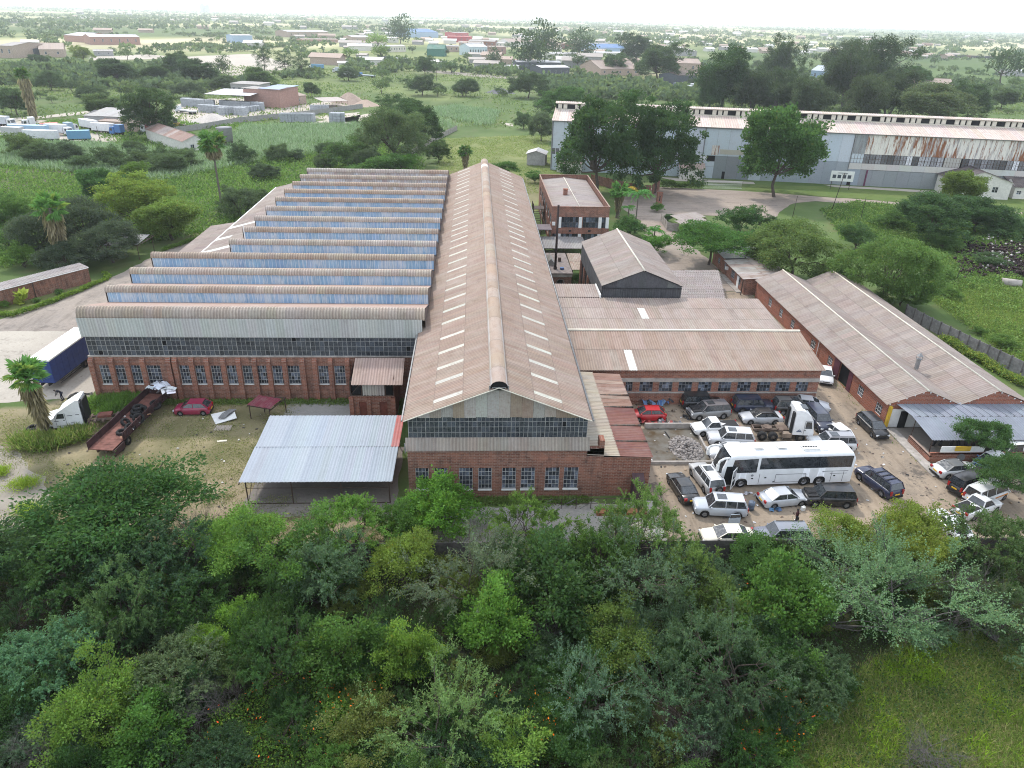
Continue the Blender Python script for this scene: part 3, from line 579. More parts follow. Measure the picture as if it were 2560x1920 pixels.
# ------------------------------------------------------------------ open sheds
def shed(name, label, corners, nu, pal, mat, posts, sky=None, frame=STEEL, nv=1, extra=None, cat='shed', nm='roof_sheet'):
    a, b, c, d = [Vector(p) for p in corners]           # front a-b, back d-c
    o = thing(name, label, cat, ((a.x+b.x)/2, a.y, 0)); roof(o, a, b-a, d-a, nu, nv, pal, mat, .2, .02, nm, sky=sky, skycol=(.42, .10, .08), skyname='red_roof_sheet')
    for (x, y, z) in posts: m = MB(); m.bar((x, y, 0), (x, y, z), .06); m.put('post', frame, o)
    m = MB()
    for k in (0.03, .35, .68, .97):
        p, q = a.lerp(d, k), b.lerp(c, k); m.bar(p-Vector((0, 0, .09)), q-Vector((0, 0, .09)), .06)
    m.bar(a-Vector((0, 0, .16)), d-Vector((0, 0, .16)), .06); m.bar(b-Vector((0, 0, .16)), c-Vector((0, 0, .16)), .06); m.put('purlin', frame, o)
    return o
ps = [(x, y, z) for x in (-20.4, -16.4, -12.0, -7.7) for y, z in ((54.4, 2.5), (64.0, 3.05))]
gs = shed('open_shed', 'big open shed roofed in light grey corrugated metal with one red corner', [(-20.85, 54.0, 2.6), (-7.35, 54.0, 2.6), (-7.25, 64.6, 3.3), (-20.6, 64.6, 3.3)], 18, [(.29, .335, .385), (.28, .325, .375), (.30, .345, .395)], ZINC, ps, sky=lambda i, j: i == 17 and j == 1, nv=2)
m = MB()
for x0, x1, yy in ((-20.4, -16.4, 54.4), (-16.4, -12, 54.4), (-12, -7.7, 54.4)): m.bar((x0, yy, 1.75), (x1, yy, 1.75), .03); m.bar((x0, yy, .08), (x1, yy, .08), .04)
for y0 in (54.4, 57.6, 60.8): m.bar((-20.4, y0, .1), (-20.4, y0+3.2, 2.4), .025); m.bar((-20.4, y0+3.2, .1), (-20.4, y0, 2.4), .025)
m.put('brace', STEEL, gs)
rc = shed('red_carport', 'little carport with a dark red corrugated roof by the sawtooth wall', [(-24.6, 69.9, 1.75), (-21.9, 69.0, 1.75), (-20.8, 71.4, 2.0), (-23.5, 71.5, 2.0)], 4, [(.20, .035, .055), (.18, .03, .05)], SHEETC, [(-24.4, 69.95, 1.7), (-22.1, 69.3, 1.7), (-20.9, 71.3, 1.95), (-23.3, 71.4, 1.95)], cat='carport')
# ------------------------------------------------------------------ low wings beside the hall
wing = thing('workshop_wing', 'low brick wing with a row of barred windows and pinkish roof behind the parked cars', 'workshop', (28, 73, 0))
w26 = [(17.3, 18.11), (18.92, 20.46), (21.19, 22.74), (23.47, 25.03), (25.76, 27.32), (28.14, 29.62), (30.36, 31.93), (32.67, 34.24), (34.9, 36.56), (37.3, 38.72)]
hh = holes_row(w26, 1.72, 3.0, 10.4)
fr, _, _ = box_walls('wall', 10.4, 39.9, 73.1, 81.0, 4.5, BRICK2, wing, hh)
for h in hh: window(wing, *fr, h, 4, 3, frame=GSTEEL)
m = MB(); m.box(10.4, 39.9, 73.0, 73.12, 3.02, 3.45); m.put('lintel_band', CONC, wing)
m = MB(); m.box(16.3, 39.9, 72.98, 73.12, 1.55, 1.7); m.put('sill_band', CONC, wing)
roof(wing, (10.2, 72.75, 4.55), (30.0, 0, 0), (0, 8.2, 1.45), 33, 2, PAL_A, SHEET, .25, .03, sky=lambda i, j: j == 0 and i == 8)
m = MB(); m.box(10.3, 40.2, 80.85, 81.15, 6.0, 6.18); m.put('gutter', CREAM, wing)
m = MB(); wall(m, (39.9, 73.1), (39.9, 81), 4.5, 4.55); m.add([(39.88, 73.1, 4.5), (39.88, 81, 4.5), (39.88, 81, 6.0)], [(0, 1, 2)]); m.put('end_gable', BRICK2, wing)
mid = thing('flat_workshop', 'wide low workshop under a pale corrugated roof with rows of lap lines', 'workshop', (24, 81, 0))
roof(mid, (10.3, 81.2, 5.95), (28.1, 0, 0), (0, 9.8, .55), 31, 3, PAL_G, SHEET, .25, .03, sky=lambda i, j: (j == 1 and i == 12))
roof(mid, (10.3, 91.1, 6.55), (6.5, 0, 0), (0, 4.5, .25), 7, 1, PAL_G, SHEET, .25, .03)
m = MB(); m.box(10.3, 38.3, 81.3, 90.9, 0, 5.9); m.box(10.3, 16.8, 90.9, 95.4, 0, 6.4); m.put('wall', BRICK, mid)
m = MB(); m.box(16.75, 16.95, 91.1, 95.6, 6.5, 6.95); m.put('flashing', WHITEP, mid)
ws = thing('gabled_workshop', 'tall gabled shed with dark sheeted gable rising behind the flat workshop roof', 'workshop', (22.5, 91.7, 0))
roof(ws, (17.0, 91.5, 8.0), (0, 21, 0), (5.55, 0, 2.2), 23, 2, PAL_L, SHEETC, .2, .02)
roof(ws, (28.05, 91.5, 8.0), (0, 21, 0), (-5.5, 0, 2.2), 23, 2, PAL_L, SHEETC, .2, .02)
m = MB(); m.bar((22.55, 91.45, 10.27), (22.55, 112.5, 10.27), .13, n=6); m.put('ridge_cap', CREAM, ws)
GDARK = m_sheet('dark_weathered_sheet', stain=(.03, .03, .035), amt=.6, pale=(.12, .12, .13), pamt=.4)
for i in range(11):
    x0 = 17.15+i*.978; n = 16; V = []
    for k in range(n+1):
        x = x0+.98*k/n; zt = min(8.0+(x-17.15)*.4, 8.0+(27.9-x)*.4)-.02; e = .02*math.sin(k/4*2*math.pi); V += [(x, 91.72+e, 7.7), (x, 91.72+e, max(7.72, zt))]
    add('gable_sheet', np_mesh('gable_sheet', V, [(2*k, 2*k+2, 2*k+3, 2*k+1) for k in range(n)], GDARK, np.ones((n, 3)), True), ws, None, jitc((.075, .078, .085) if i < 9 else (.14, .14, .14), .2))
roof(ws, (17.15, 91.66, 5.2), (10.75, 0, 0), (0, .02, 2.5), 11, 1, [(.055, .057, .063), (.075, .077, .083), (.065, .067, .075)], GDARK, .2, .02, 'front_sheet', lift=0)
m = MB(); m.box(17.1, 27.95, 91.55, 91.72, 7.64, 7.72); m.bar((17.0, 91.5, 7.98), (22.5, 91.5, 10.18), .05); m.bar((28.0, 91.5, 7.98), (22.5, 91.5, 10.18), .05); m.put('barge_board', BLACKP, ws)
m = MB(); m.box(17.3, 27.8, 91.9, 112.2, .1, 7.9); m.put('interior', DARK, ws)
roof(ws, (17.12, 112.2, 5.2), (0, -20.4, 0), (0, 0, 2.75), 21, 1, [(.13, .13, .135), (.16, .155, .15)], GDARK, .2, .02, 'side_sheet', lift=0)
for k in range(6): m = MB(); m.box(17.0, 17.45, 92.2+k*3.9, 92.7+k*3.9, 0, 5.2); m.put('pier', BRICK2, ws)
m = MB(); wall(m, (17.3, 112), (17.3, 92), 0, 2.6); m.put('side_wall', BRICK2, ws)
# ------------------------------------------------------------------ yard outbuildings behind the hall
an = thing('boiler_house', 'squat flat-roofed brick boiler house beside the hall with a tall dark flue', 'outbuilding', (14, 112.5, 0))
box_walls('wall', 12.0, 15.8, 112.5, 123.5, 2.65, BRICK, an, [(1.4, .9, 2.4, 1.7)])
m = MB(); m.box(11.85, 15.95, 112.35, 123.7, 2.66, 2.85); m.put('roof', m_plain('flat_roof_felt', (.20, .165, .15), .9, var=.35), an)
m = MB(); m.box(11.9, 15.9, 112.38, 112.55, 2.2, 2.64); m.put('coping', CONC, an)
m = MB(); m.add([(11.9, 116.5, 2.86), (13.6, 116.5, 2.86), (12.75, 116.5, 4.0), (11.9, 119.5, 2.86), (13.6, 119.5, 2.86), (12.75, 119.5, 4.0)], [(0, 1, 2), (3, 5, 4), (0, 2, 5, 3), (1, 4, 5, 2)]); m.put('lantern', m_plain('lantern_sheet', (.25, .24, .22)), an)
m = MB(); m.bar((13.3, 114.6, 2.85), (13.3, 114.6, 13.4), .2, n=10, t2=.17); m.cyl((13.3, 114.6, 2.85), .3, .4, n=10); m.put('flue', m_plain('sooty_steel', (.035, .022, .02), .8, var=.4, scale=4), an)
m = MB(); m.box(14.2, 14.7, 118.6, 119.1, 2.85, 3.5); m.put('roof_vent', STEEL, an)
m = MB(); m.box(14.1, 14.7, 114.2, 114.8, 2.85, 3.15); m.put('blue_box', m_plain('blue_drum', (.07, .12, .25)), an)
m = MB()
for k in range(14): a = 2*math.pi*k/14; b = 2*math.pi*(k+1)/14; m.bar((14.0+.6*math.cos(a), 112.3, 1.3+.6*math.sin(a)), (14.0+.6*math.cos(b), 112.3, 1.3+.6*math.sin(b)), .05)
m.put('fan_ring', GSTEEL, an)
s2 = shed('pipe_shelter', 'small rusted lean shelter between the boiler house and the gabled shed', [(16.2, 115.2, 2.5), (18.6, 115.2, 2.5), (19.0, 123.5, 2.8), (16.2, 123.5, 2.8)], 3, [(.28, .215, .17), (.33, .26, .21)], RUSTY, [(16.3, 115.3, 2.5), (18.5, 115.3, 2.5), (16.3, 123.3, 2.7), (18.8, 123.3, 2.7)], nv=2)
s3 = shed('covered_way', 'grey corrugated covered way across the foot of the brick office block', [(12.6, 128.2, 2.3), (20.6, 128.2, 2.3), (20.6, 134.9, 2.6), (12.6, 134.9, 2.6)], 9, [(.27, .26, .25), (.24, .23, .225)], SHEETC, [(12.8, 128.4, 2.3), (16.5, 128.4, 2.3), (20.4, 128.4, 2.3), (12.8, 134.7, 2.5), (20.4, 134.7, 2.5)])
# ------------------------------------------------------------------ two-storey office
of = thing('office_block', 'two-storey brick office with white columns, long windows and parapet roof', 'office', (20, 136.2, 0))
up = [(16.5, 19.8), (20.6, 23.6), (24.1, 25.3)]; H1 = [(a-14.7, 4.06, b-14.7, 6.13) for a, b in up]; H0 = [(a-14.7, .85, b-14.7, 2.95) for a, b in [(14.9, 15.8)]+up]
lh = [(3+k*4.6, z, 3+k*4.6+3.2, z+1.9) for k in range(6) for z in (.95, 4.1)]
fr, lf, _ = box_walls('wall', 14.7, 25.6, 136.2, 166.8, 8.05, BRICK, of, H1+H0, lh, zi=6.9)
for h in H1+H0: window(of, *fr, h, max(2, round((h[2]-h[0])/.55)), 2, depth=.14, frame=m_plain('brown_window_frame', (.10, .065, .05)) if 'brown_window_frame' not in bpy.data.materials else bpy.data.materials['brown_window_frame'])
for h in lh: window(of, *lf, h, 4, 2, depth=.14)
m = MB()
for x in (15.87, 19.82, 23.6, 25.2):
    m.box(x, x+.62, 135.98, 136.3, .3, 2.95)
    if x > 15: m.box(x, x+.62, 135.98, 136.3, 4.06, 6.13)
cme = None
for x in (15.87, 19.82, 23.6, 25.0):
    for z0, z1 in ((.3, 2.94), (4.08, 6.12)): c = MB(); c.box(x, x+.6, 135.98, 136.3, z0, z1); c.put('column', WHITEP, of)
m = MB(); m.box(14.6, 25.7, 136.05, 136.2, 2.95, 4.06); m.put('spandrel', BRICK2, of)
for x in (18.0, 21.7): c = MB(); c.box(x, x+.5, 135.98, 136.06, 3.35, 3.7); c.put('air_brick', BLACKP, of)
roof(of, (15.0, 136.6, 7.0), (0, 30, 0), (5.15, 0, .55), 15, 1, [(.33, .28, .255), (.30, .26, .24)], SHEETC, .3, .01)
roof(of, (25.3, 136.6, 7.0), (0, 30, 0), (-5.15, 0, .55), 15, 1, [(.33, .28, .255), (.30, .26, .24)], SHEETC, .3, .01)
m = MB(); m.bar((20.15, 136.6, 7.62), (20.15, 166.6, 7.62), .09, n=6); m.put('ridge_cap', CREAM, of)
m = MB(); m.box(14.6, 25.7, 136.1, 136.35, 8.05, 8.15); m.box(25.45, 25.7, 136.35, 166.9, 8.05, 8.15); m.box(14.6, 14.85, 136.35, 166.9, 8.05, 8.15); m.box(14.85, 25.45, 166.65, 166.9, 8.05, 8.15); m.put('coping', BRICK2, of)
m = MB(); m.box(18.2, 19.0, 149, 149.8, 7.3, 8.5); m.box(18.1, 19.1, 148.9, 149.9, 8.5, 8.62); m.bar((18.6, 149.4, 8.0), (20.8, 149.4, 8.0), .05); m.put('chimney', BRICK2, of)
m = MB(); m.box(14.75, 15.3, 135.75, 136.15, 4.6, 5.2); m.cyl((15.02, 135.74, 4.9), .2, .03, 'Y', 12); m.put('air_conditioner', WHITEP, of)
m = MB(); m.box(11.6, 14.6, 134.5, 138.5, 4.0, 4.12); m.put('porch_roof', m_plain('porch_felt', (.15, .12, .13)), of)
st = MB()
for k in range(14): st.box(12.3, 13.5, 146+k*.3, 146.28+k*.3, .3+k*.29, .34+k*.29)
for x in (12.25, 13.55): st.bar((x, 146, .2), (x, 150.2, 4.3), .06); st.bar((x, 146, 1.2), (x, 150.2, 5.3), .04)
for x in (12.2, 14.5):
    for y in (150.2, 153): st.bar((x, y, 0), (x, y, 5.3), .07)
st.box(12.2, 14.6, 150.2, 153, 4.2, 4.28)
for k in range(6): st.bar((12.2, 150.2+k*.56, 4.3), (12.2, 150.2+k*.56, 5.3), .025)
st.bar((12.2, 150.2, 5.3), (12.2, 153, 5.3), .04); st.put('fire_escape', STEEL, of)
# ------------------------------------------------------------------ carports and cottage
cp = shed('flat_carport', 'flat grey carport roof standing on the drive below the forecourt', [(42.8, 144.2, 2.5), (49.2, 147.9, 2.5), (49.4, 152.8, 2.55), (43.1, 153.0, 2.55)], 7, [(.32, .275, .25), (.29, .25, .23)], SHEETC, [(43.0, 144.6, 2.4), (49.0, 148.2, 2.4), (49.2, 152.5, 2.45), (43.3, 152.7, 2.45)], nv=2, cat='carport')
pc = shed('long_carport', 'long low carport of loose grey boards beside the gabled shed', [(29.0, 99.4, 2.3), (37.6, 99.8, 2.3), (37.2, 115.6, 2.5), (32.6, 115.4, 2.5)], 6, [(.27, .23, .215), (.24, .205, .195), (.30, .26, .245)], SHEETC, [(29.4, 99.8, 2.2), (37.2, 100.2, 2.2), (36.9, 115.2, 2.4), (33, 115.2, 2.4)], nv=14, cat='carport', nm='roof_board')
ct = thing('brick_cottage', 'small brick gatehouse with patched white and rusty metal roof under a tree', 'cottage', (46, 111, 0))
lh = [(3.0, .9, 4.1, 2.0), (6.6, .9, 7.6, 2.0), (10.5, .8, 12.2, 2.1), (14.0, .8, 15.4, 2.1)]
fr, lf, _ = box_walls('wall', 44.1, 51.5, 110.7, 128.2, 2.7, BRICK, ct, [], lh)
for h in lh: window(ct, *lf, h, 3, 3)
roof(ct, (44.4-.9, 110.4, 2.7), (0, 10.5, 0), (7.8, 0, .5), 12, 2, [(.38, .33, .29), (.48, .47, .46), (.33, .25, .20), (.42, .38, .35)], RUSTY, .25, .025)
roof(ct, (43.7, 121.2, 2.85), (0, 6.8, 0), (7.4, 0, .2), 7, 1, [(.55, .57, .60), (.50, .52, .55), (.45, .42, .40)], ZINC, .25, .02)
m = MB(); m.bar((43.6, 110.5, 0), (43.6, 110.5, 2.7), .09); m.put('post', STEEL, ct)
m = MB(); m.box(44.02, 44.1, 113.5, 114.4, .1, 2.1); m.put('door', WHITEP, ct)
m = MB(); m.box(43.2, 44.1, 111.5, 121, 0, .16); m.put('step', CONC, ct)
m = MB(); m.box(43.75, 44.1, 119.3, 120, 1.4, 1.9); m.put('air_conditioner', WHITEP, ct)
# ------------------------------------------------------------------ twin-gabled long building
lb = thing('twin_gabled_building', 'long low brick building with two parallel ridge roofs beside the car yard', 'workshop', (53, 68, 0))
X0, XV, X1, Y0, Y1 = 45.6, 53.6, 61.7, 67.9, 109.6
lw = [(1.0, .75, 2.3, 2.0), (5.3, .75, 6.6, 2.0), (13.6, .8, 14.9, 2.0), (18.8, .8, 20.2, 2.0), (26.0, .8, 27.2, 2.1), (30.4, .8, 31.6, 2.1), (34.8, .8, 36.0, 2.1)]
lw = [(Y1-Y0-b, c, Y1-Y0-a, e) for a, c, b, e in lw]; door = (Y1-Y0-11.6, .03, Y1-Y0-8.2, 2.5)
fr, lf, _ = box_walls('wall', X0, X1, Y0, Y1, 2.85, m_brick('orange_brick', (.30, .095, .055), (.21, .07, .045), .3), lb, [(.55, .05, 1.35, 2.2)], lw+[door])
BR3 = bpy.data.materials['orange_brick']
for h in lw: window(lb, *lf, h, 3, 3, frame=WHITEP)
for xr, xa, xb in ((49.5, X0, XV), (57.6, XV, X1)):
    m = MB(); m.add([(xa, Y0, 2.85), (xb, Y0, 2.85), (xr, Y0, 4.55)], [(0, 1, 2)]); m.put('gable', BR3, lb); m = MB(); m.add([(xa, Y1, 2.85), (xb, Y1, 2.85), (xr, Y1, 4.55)], [(0, 1, 2)]); m.put('gable', BR3, lb)
    roof(lb, (xa-.35*(xa == X0), Y0-.15, 2.82), (0, Y1-Y0+.3, 0), (xr-xa+.35*(xa == X0), 0, 1.75), 42, 2, PAL_L, SHEETC, .22, .025, cap=84, sky=lambda i, j: False)
    roof(lb, (xb+.35*(xb == X1), Y0-.15, 2.82), (0, Y1-Y0+.3, 0), (xr-xb-.35*(xb == X1), 0, 1.75), 42, 2, PAL_L, SHEETC, .22, .025, cap=66)
    m = MB(); m.bar((xr, Y0-.2, 4.63), (xr, Y1+.2, 4.63), .11, n=6); m.put('ridge_cap', CREAM, lb)
    for k in range(5):
        for s in (-1, 1): c = MB(); c.cyl((xr+s*(.4+k*.85), Y0-.03, 4.3-k*.36), .09, .05, 'Y', 8); c.put('purlin_end', WHITEP, lb)
m = MB(); m.box(X0-.06, X0+.02, Y0+8.2, Y0+9.1, .03, 2.5); m.box(X0-.06, X0+.02, Y0+11.6, Y0+13.0, .03, 2.5); m.put('sliding_door', m_plain('maroon_door', (.11, .035, .05), .7), lb)
c = MB(); c.box(53.0, 53.35, 76.0, 76.35, 3.2, 4.5); c.box(52.9, 53.45, 75.9, 76.45, 4.5, 4.56); c.add([(52.88, 75.88, 4.9), (53.47, 75.88, 4.9), (53.47, 76.47, 4.9), (52.88, 76.47, 4.9), (53.17, 76.17, 5.35)], [(0, 1, 4), (1, 2, 4), (2, 3, 4), (3, 0, 4), (3, 2, 1, 0)])
for dx in (0, .45):
    for dy in (0, .45): c.bar((52.95+dx, 75.95+dy, 4.5), (52.95+dx, 75.95+dy, 4.9), .035)
c.put('roof_cowl', GSTEEL, lb)
c = MB(); c.bar((45.45, 85.6, 0), (45.45, 85.6, 2.8), .06); c.put('downpipe', WHITEP, lb)
# blue canopy at its end
bc = thing('blue_canopy', 'blue-grey metal canopy over a yard bay with low brick wall', 'canopy', (53, 61, 0))
roof(bc, (47.2, 65.55, 2.5), (16, 0, 0), (-1.6, 1.95, .35), 18, 1, [(.22, .24, .28), (.235, .255, .295)], ZINC, .2, .02)
roof(bc, (47.0, 61.5, 2.1), (16.2, 0, 0), (.2, 4.05, .42), 18, 1, [(.185, .205, .245), (.20, .22, .26), (.175, .195, .235)], ZINC, .2, .02)
for x, y in ((47.2, 61.7), (47.4, 65.4), (51.5, 61.7), (56, 61.7), (61, 61.7)): c = MB(); c.bar((x, y, 0), (x, y, 2.1+(y-61.7)*.1), .06); c.put('post', STEEL, bc)
m = MB(); wall(m, (46.6, 60.6), (63, 60.6), 0, 1.15); m.box(46.6, 63, 60.6, 60.85, 1.0, 1.15); wall(m, (46.6, 64.6), (46.6, 60.6), 0, .8); m.box(46.6, 46.85, 60.6, 64.6, .7, .85); m.put('low_wall', BRICK2, bc)
m = MB(); m.box(45.9, 61, 67.72, 67.86, .1, 2.3); m.put('bay_back', WHITEP, bc)
m = MB(); m.box(47.1, 47.9, 67.6, 67.72, .05, 2.1); m.put('doorway', DARK, bc)
m = MB(); m.box(45.62, 45.9, 67.5, 67.85, 0, 2.7); m.put('yellow_jamb', m_plain('yellow_paint', (.55, .36, .04)), bc)
m = MB(); m.box(49.0, 50.6, 60.5, 60.57, 1.45, 2.0); m.put('yellow_board', bpy.data.materials['yellow_paint'], bc)
m = MB(); m.box(47.6, 52.2, 60.66, 60.72, 1.2, 1.9); m.put('white_board', WHITEP, bc)
m = MB(); m.cyl((49.9, 60.5, .65), .42, .09, 'Y', 16); m.put('round_plate', GSTEEL, bc)
m = MB(); m.box(45.6, 46.7, 58, 67.3, 0, .15); m.put('kerb', CONC, bc)
m = MB()
for k in range(6): m.bar((49+k*.8, 63+R_.random(), 0), (49+k*.8, 63+R_.random(), 1.2+.5*R_.random()), .18)
m.put('gas_bottle', m_plain('dark_bottles', (.05, .05, .055)), bc)
# ------------------------------------------------------------------ walls round the works
def panel_wall(name, label, pts, h, pw, mat, pmat, cat='wall', gap=None):
    o = thing(name, label, cat, (pts[0][0], pts[0][1], 0)); pn = MB(); n3 = 4
    for k in range(n3): pn.box(.06, pw-.06, -.03+.006*(k % 2), .03+.006*(k % 2), k*h/n3, (k+1)*h/n3-.015)
    pm = pn.mesh('wall_panel', mat); q = MB(); q.box(-.08, .08, -.09, .09, 0, h+.12); qm = q.mesh('wall_post', pmat)
    for a, b in zip(pts, pts[1:]):
        a = Vector((*a, 0)); b = Vector((*b, 0)); d = (b-a); n = max(1, round(d.length/pw)); d.normalize(); s = (b-a).length/(n*pw)
        for k in range(n):
            M = Matrix.Translation(a.lerp(b, k/n)) @ Matrix.Rotation(math.atan2(d.y, d.x), 4, 'Z'); add('wall_post', qm, o, M)
            if gap is None or not gap(a.lerp(b, k/n)): add('wall_panel', pm, o, M @ Matrix.Diagonal((s, 1, 1, 1)))
    return o
PRE = m_plain('precast_concrete', (.115, .105, .10), .9, var=.4); PRE2 = m_plain('precast_grey', (.20, .195, .19), .9, var=.35)
panel_wall('boundary_wall', 'long dark precast wall between the wild bush and the factory yard', [(-62, 46.6), (66, 46.2)], 1.9, 2.4, PRE, PRE)
panel_wall('boundary_wall', 'grey precast wall behind the twin-gabled building running up to the rusty scrap', [(66.4, 101.5), (67.2, 96), (69.8, 84.5), (72.5, 74), (75, 62)], 1.9, 1.7, PRE2, PRE)
panel_wall('yard_wall', 'low concrete garden wall beside the drive below the forecourt', [(41.3, 157.5), (40.9, 150.5), (43.2, 149.6)], 1.7, 2.2, CONC, CONC)
panel_wall('boundary_wall', 'grey wall along the edge of the truck and block yards', [tuple(T1(*p))[:2] for p in [(985, 830), (1270, 790), (1480, 752), (1880, 712), (2230, 665)]], 2.0, 4, m_plain('wall_grit', (.30, .29, .28)), CONC)
panel_wall('boundary_wall', 'broken pale wall beside the field of grass behind the hall', [tuple(T2(*p))[:2] for p in [(440, 960), (560, 880), (720, 800)]], 1.8, 3, CONC, CONC)
gp = thing('brick_garage', 'long low brick garage with flat grey roof beyond the curved drive', 'garage', (-66, 109, 0))
a = Vector((-69.4, 102.8, 0)); b = Vector((-61.6, 114.1, 0)); d = (b-a).normalized(); nrm = Vector((d.y, -d.x, 0)); a0 = a-d*9; back = -nrm*2.4
m = MB(); wall(m, (a0.x, a0.y), (b.x, b.y), 0, 2.6); c2 = b+back; c3 = a0+back; wall(m, (b.x, b.y), (c2.x, c2.y), 0, 2.6); wall(m, (c2.x, c2.y), (c3.x, c3.y), 0, 2.6); m.put('wall', BRICK, gp)
roof(gp, a0+nrm*.2+Vector((0, 0, 2.62)), b-a0, back*1.05+Vector((0, 0, .25)), 18, 2, [(.30, .27, .26), (.26, .24, .235), (.33, .30, .29)], SHEETC, .25, .02)
m = MB(); m.bar(a0+nrm*.25+Vector((0, 0, 2.6)), b+nrm*.25+Vector((0, 0, 2.6)), .07); m.put('fascia', WHITEP, gp)
for k in (.32, .62): p = a0.lerp(b, k)+nrm*.05; m = MB(); m.bar(p, p+Vector((0, 0, 2.6)), .08); m.put('downpipe', STEEL, gp)
q = cA(1110, 790); sp = shed('open_shelter', 'small open shelter half hidden under the dark drooping trees by the drive', [(q.x-5.5, q.y-.5, 2.7), (q.x, q.y, 2.7), (q.x+.8, q.y+5.5, 3.0), (q.x-5, q.y+5, 3.0)], 5, [(.25, .25, .26)], SHEETC, [(q.x-5.2, q.y-.2, 2.6), (q.x-.2, q.y+.2, 2.6), (q.x+.5, q.y+5, 2.9)], cat='shelter')
# ------------------------------------------------------------------ the long steel hangar
ha = math.radians(-10.5); HO = Vector((22.2, 216.0, 0)); HM = Matrix.Translation(HO) @ Matrix.Rotation(ha, 4, 'Z'); HI = HM.inverted(); HL = 150.0
hg = thing('steel_hangar', 'very long pale steel hangar with rust streaks and a ridge monitor full of vents', 'hangar', HO, ha)
def hput(mb, name, mats, color=None): return mb.put(name, mats, hg, color, world=False)
PALE = m_sheet('pale_blue_cladding', stain=(.52, .45, .37), amt=.3, pale=(.74, .80, .84), pamt=.4)
GREYC = m_sheet('grey_cladding', stain=(.22, .22, .22), amt=.3, pale=(.36, .38, .38), pamt=.4)
def m_streak():
    t = NT('streaked_rust_cladding'); n = t.noise(1.0, 6, .75, t.pos((1.6, 1.6, .16))); n2 = t.noise(.14, 3, .6, t.pos((1, 1, .3))); n3 = t.noise(1.3, 4, .7, t.pos((1.5, 1.5, .2)))
    f = t.math('ADD', n, t.ramp(n2, .35, .65, -.12, .14)); c = t.mix(t.ramp(f, .47, .60), (.72, .68, .61), (.34, .31, .30)); c = t.mix(t.ramp(t.math('ADD', n3, t.ramp(n2, .4, .7, -.1, .12)), .46, .57), c, (.26, .105, .05)); return t.bsdf(c, .85, 0, .2)
STREAK = m_streak(); GRIME = m_glass('grimy_band', (.19, .19, .20), .4, tint=True, spec=.3)
pf = {}
def hpanel(u0, u1, z0, z1, mat, color, y=0.0, name='wall_panel'):
    w, h = round(u1-u0, 2), round(z1-z0, 2); key = (w, h, mat.name)
    if key not in pf:
        b = MB(); b.box(0.02, w-.02, 0, .1, 0, h); me = b.mesh('wall_panel', mat); white_tint(me); pf[key] = me
    o = add(name, pf[key], hg, Matrix.Translation((u0, y, z0)), color, world=False)
m = MB(); m.box(.3, HL-.2, .2, 20.8, 0, 13.7); hput(m, 'frame_core', DARK)
u = 0.0
while u < 82.5:
    w = 3.3; c = jitc((.68, .78, .86), .03)
    hpanel(u, u+w, 6.2, 13.75, PALE, c)
    if 43 < u < 54: hpanel(u, u+w, 0, 6.15, GREYC, jitc((.30, .34, .37), .06), .02, 'door_leaf')
    elif u > 57: hpanel(u, u+w, 0, 6.15, GREYC, jitc((.43, .50, .56), .04), .02)
    else: hpanel(u, u+w, 3.2, 4.6, PALE, jitc((.66, .75, .83), .04)); hpanel(u, u+w, 0, 3.15, PALE, jitc((.62, .71, .80), .04))
    u += w
m = MB()
for k in range(20):
    if k*2.2 > 42: break
    m.box(k*2.2+.06, k*2.2+2.1, .06, .1, 4.7, 6.15)
pane_tint(hput(m, 'window_band', GRIME).data)
m = MB()
for k in range(40): m.box(k*1.1, k*1.1+.1, -.02, .1, 4.65, 6.2)
hput(m, 'window_bar', WHITEP)
u = 82.5
while u < HL-1:
    w = 3.3; hpanel(u, u+w, 8.5, 13.75, STREAK, (1, 1, 1)); hpanel(u, u+w, 4.4, 6.0, PALE, jitc((.76, .74, .68), .04), -.05); hpanel(u, u+w, 0, 4.3, GREYC, jitc((.37, .41, .43), .05), .05); u += w
m = MB()
for k in range(42):
    u = 82.6+k*1.6
    if u > HL-2: break
    if 106.5 < u < 111: continue
    m.quad((u, .06, 6.05), (u+1.5, .06+R_.uniform(-.1, .1), 6.05), (u+1.5, .06, 8.45), (u, .06+R_.uniform(-.1, .1), 8.45))
pane_tint(hput(m, 'window_band', GRIME).data); m = MB()
for k in range(84): u = 82.6+k*.8; m.box(u, u+.07, -.02, .06, 6.0, 8.5)
m.box(82.5, HL, -.02, .06, 7.2, 7.26); hput(m, 'window_bar', m_plain('rusted_bars', (.12, .085, .07), .8, var=.4))
hpanel(106.8, 111, 6.05, 8.45, PALE, (.58, .56, .5))
for u0, u1, z0, z1, mt, cc in ((45, 47, 6.4, 9.0, STREAK, (1, 1, 1)), (47.2, 54, 6.7, 8.0, PALE, (.60, .57, .46))): hpanel(u0, u1, z0, z1, mt, cc, -.06, 'patch_panel')
m = MB(); m.box(48.7, 49.5, -.03, .02, 0, 2.0); m.box(82.9, 83.9, -.03, .05, .0, 2.2); hput(m, 'wicket_door', DARK)
m = MB(); m.bar((87.6, -.1, 0), (87.6, -.1, 4.4), .22); hput(m, 'purple_post', m_plain('purple_paint', (.16, .05, .10)))
m = MB(); m.bar((0.0, -.1, 0), (0, -.1, 13.7), .18); m.bar((42.7, -.1, 0), (42.7, -.1, 13.7), .12); m.bar((82.4, -.12, 4), (82.4, -.12, 13.7), .1); m.bar((0, -.3, 13.7), (HL, -.3, 13.7), .14); hput(m, 'downpipe', GSTEEL)
HP = [(.58, .48, .42), (.62, .53, .47), (.54, .44, .38), (.64, .57, .51)]
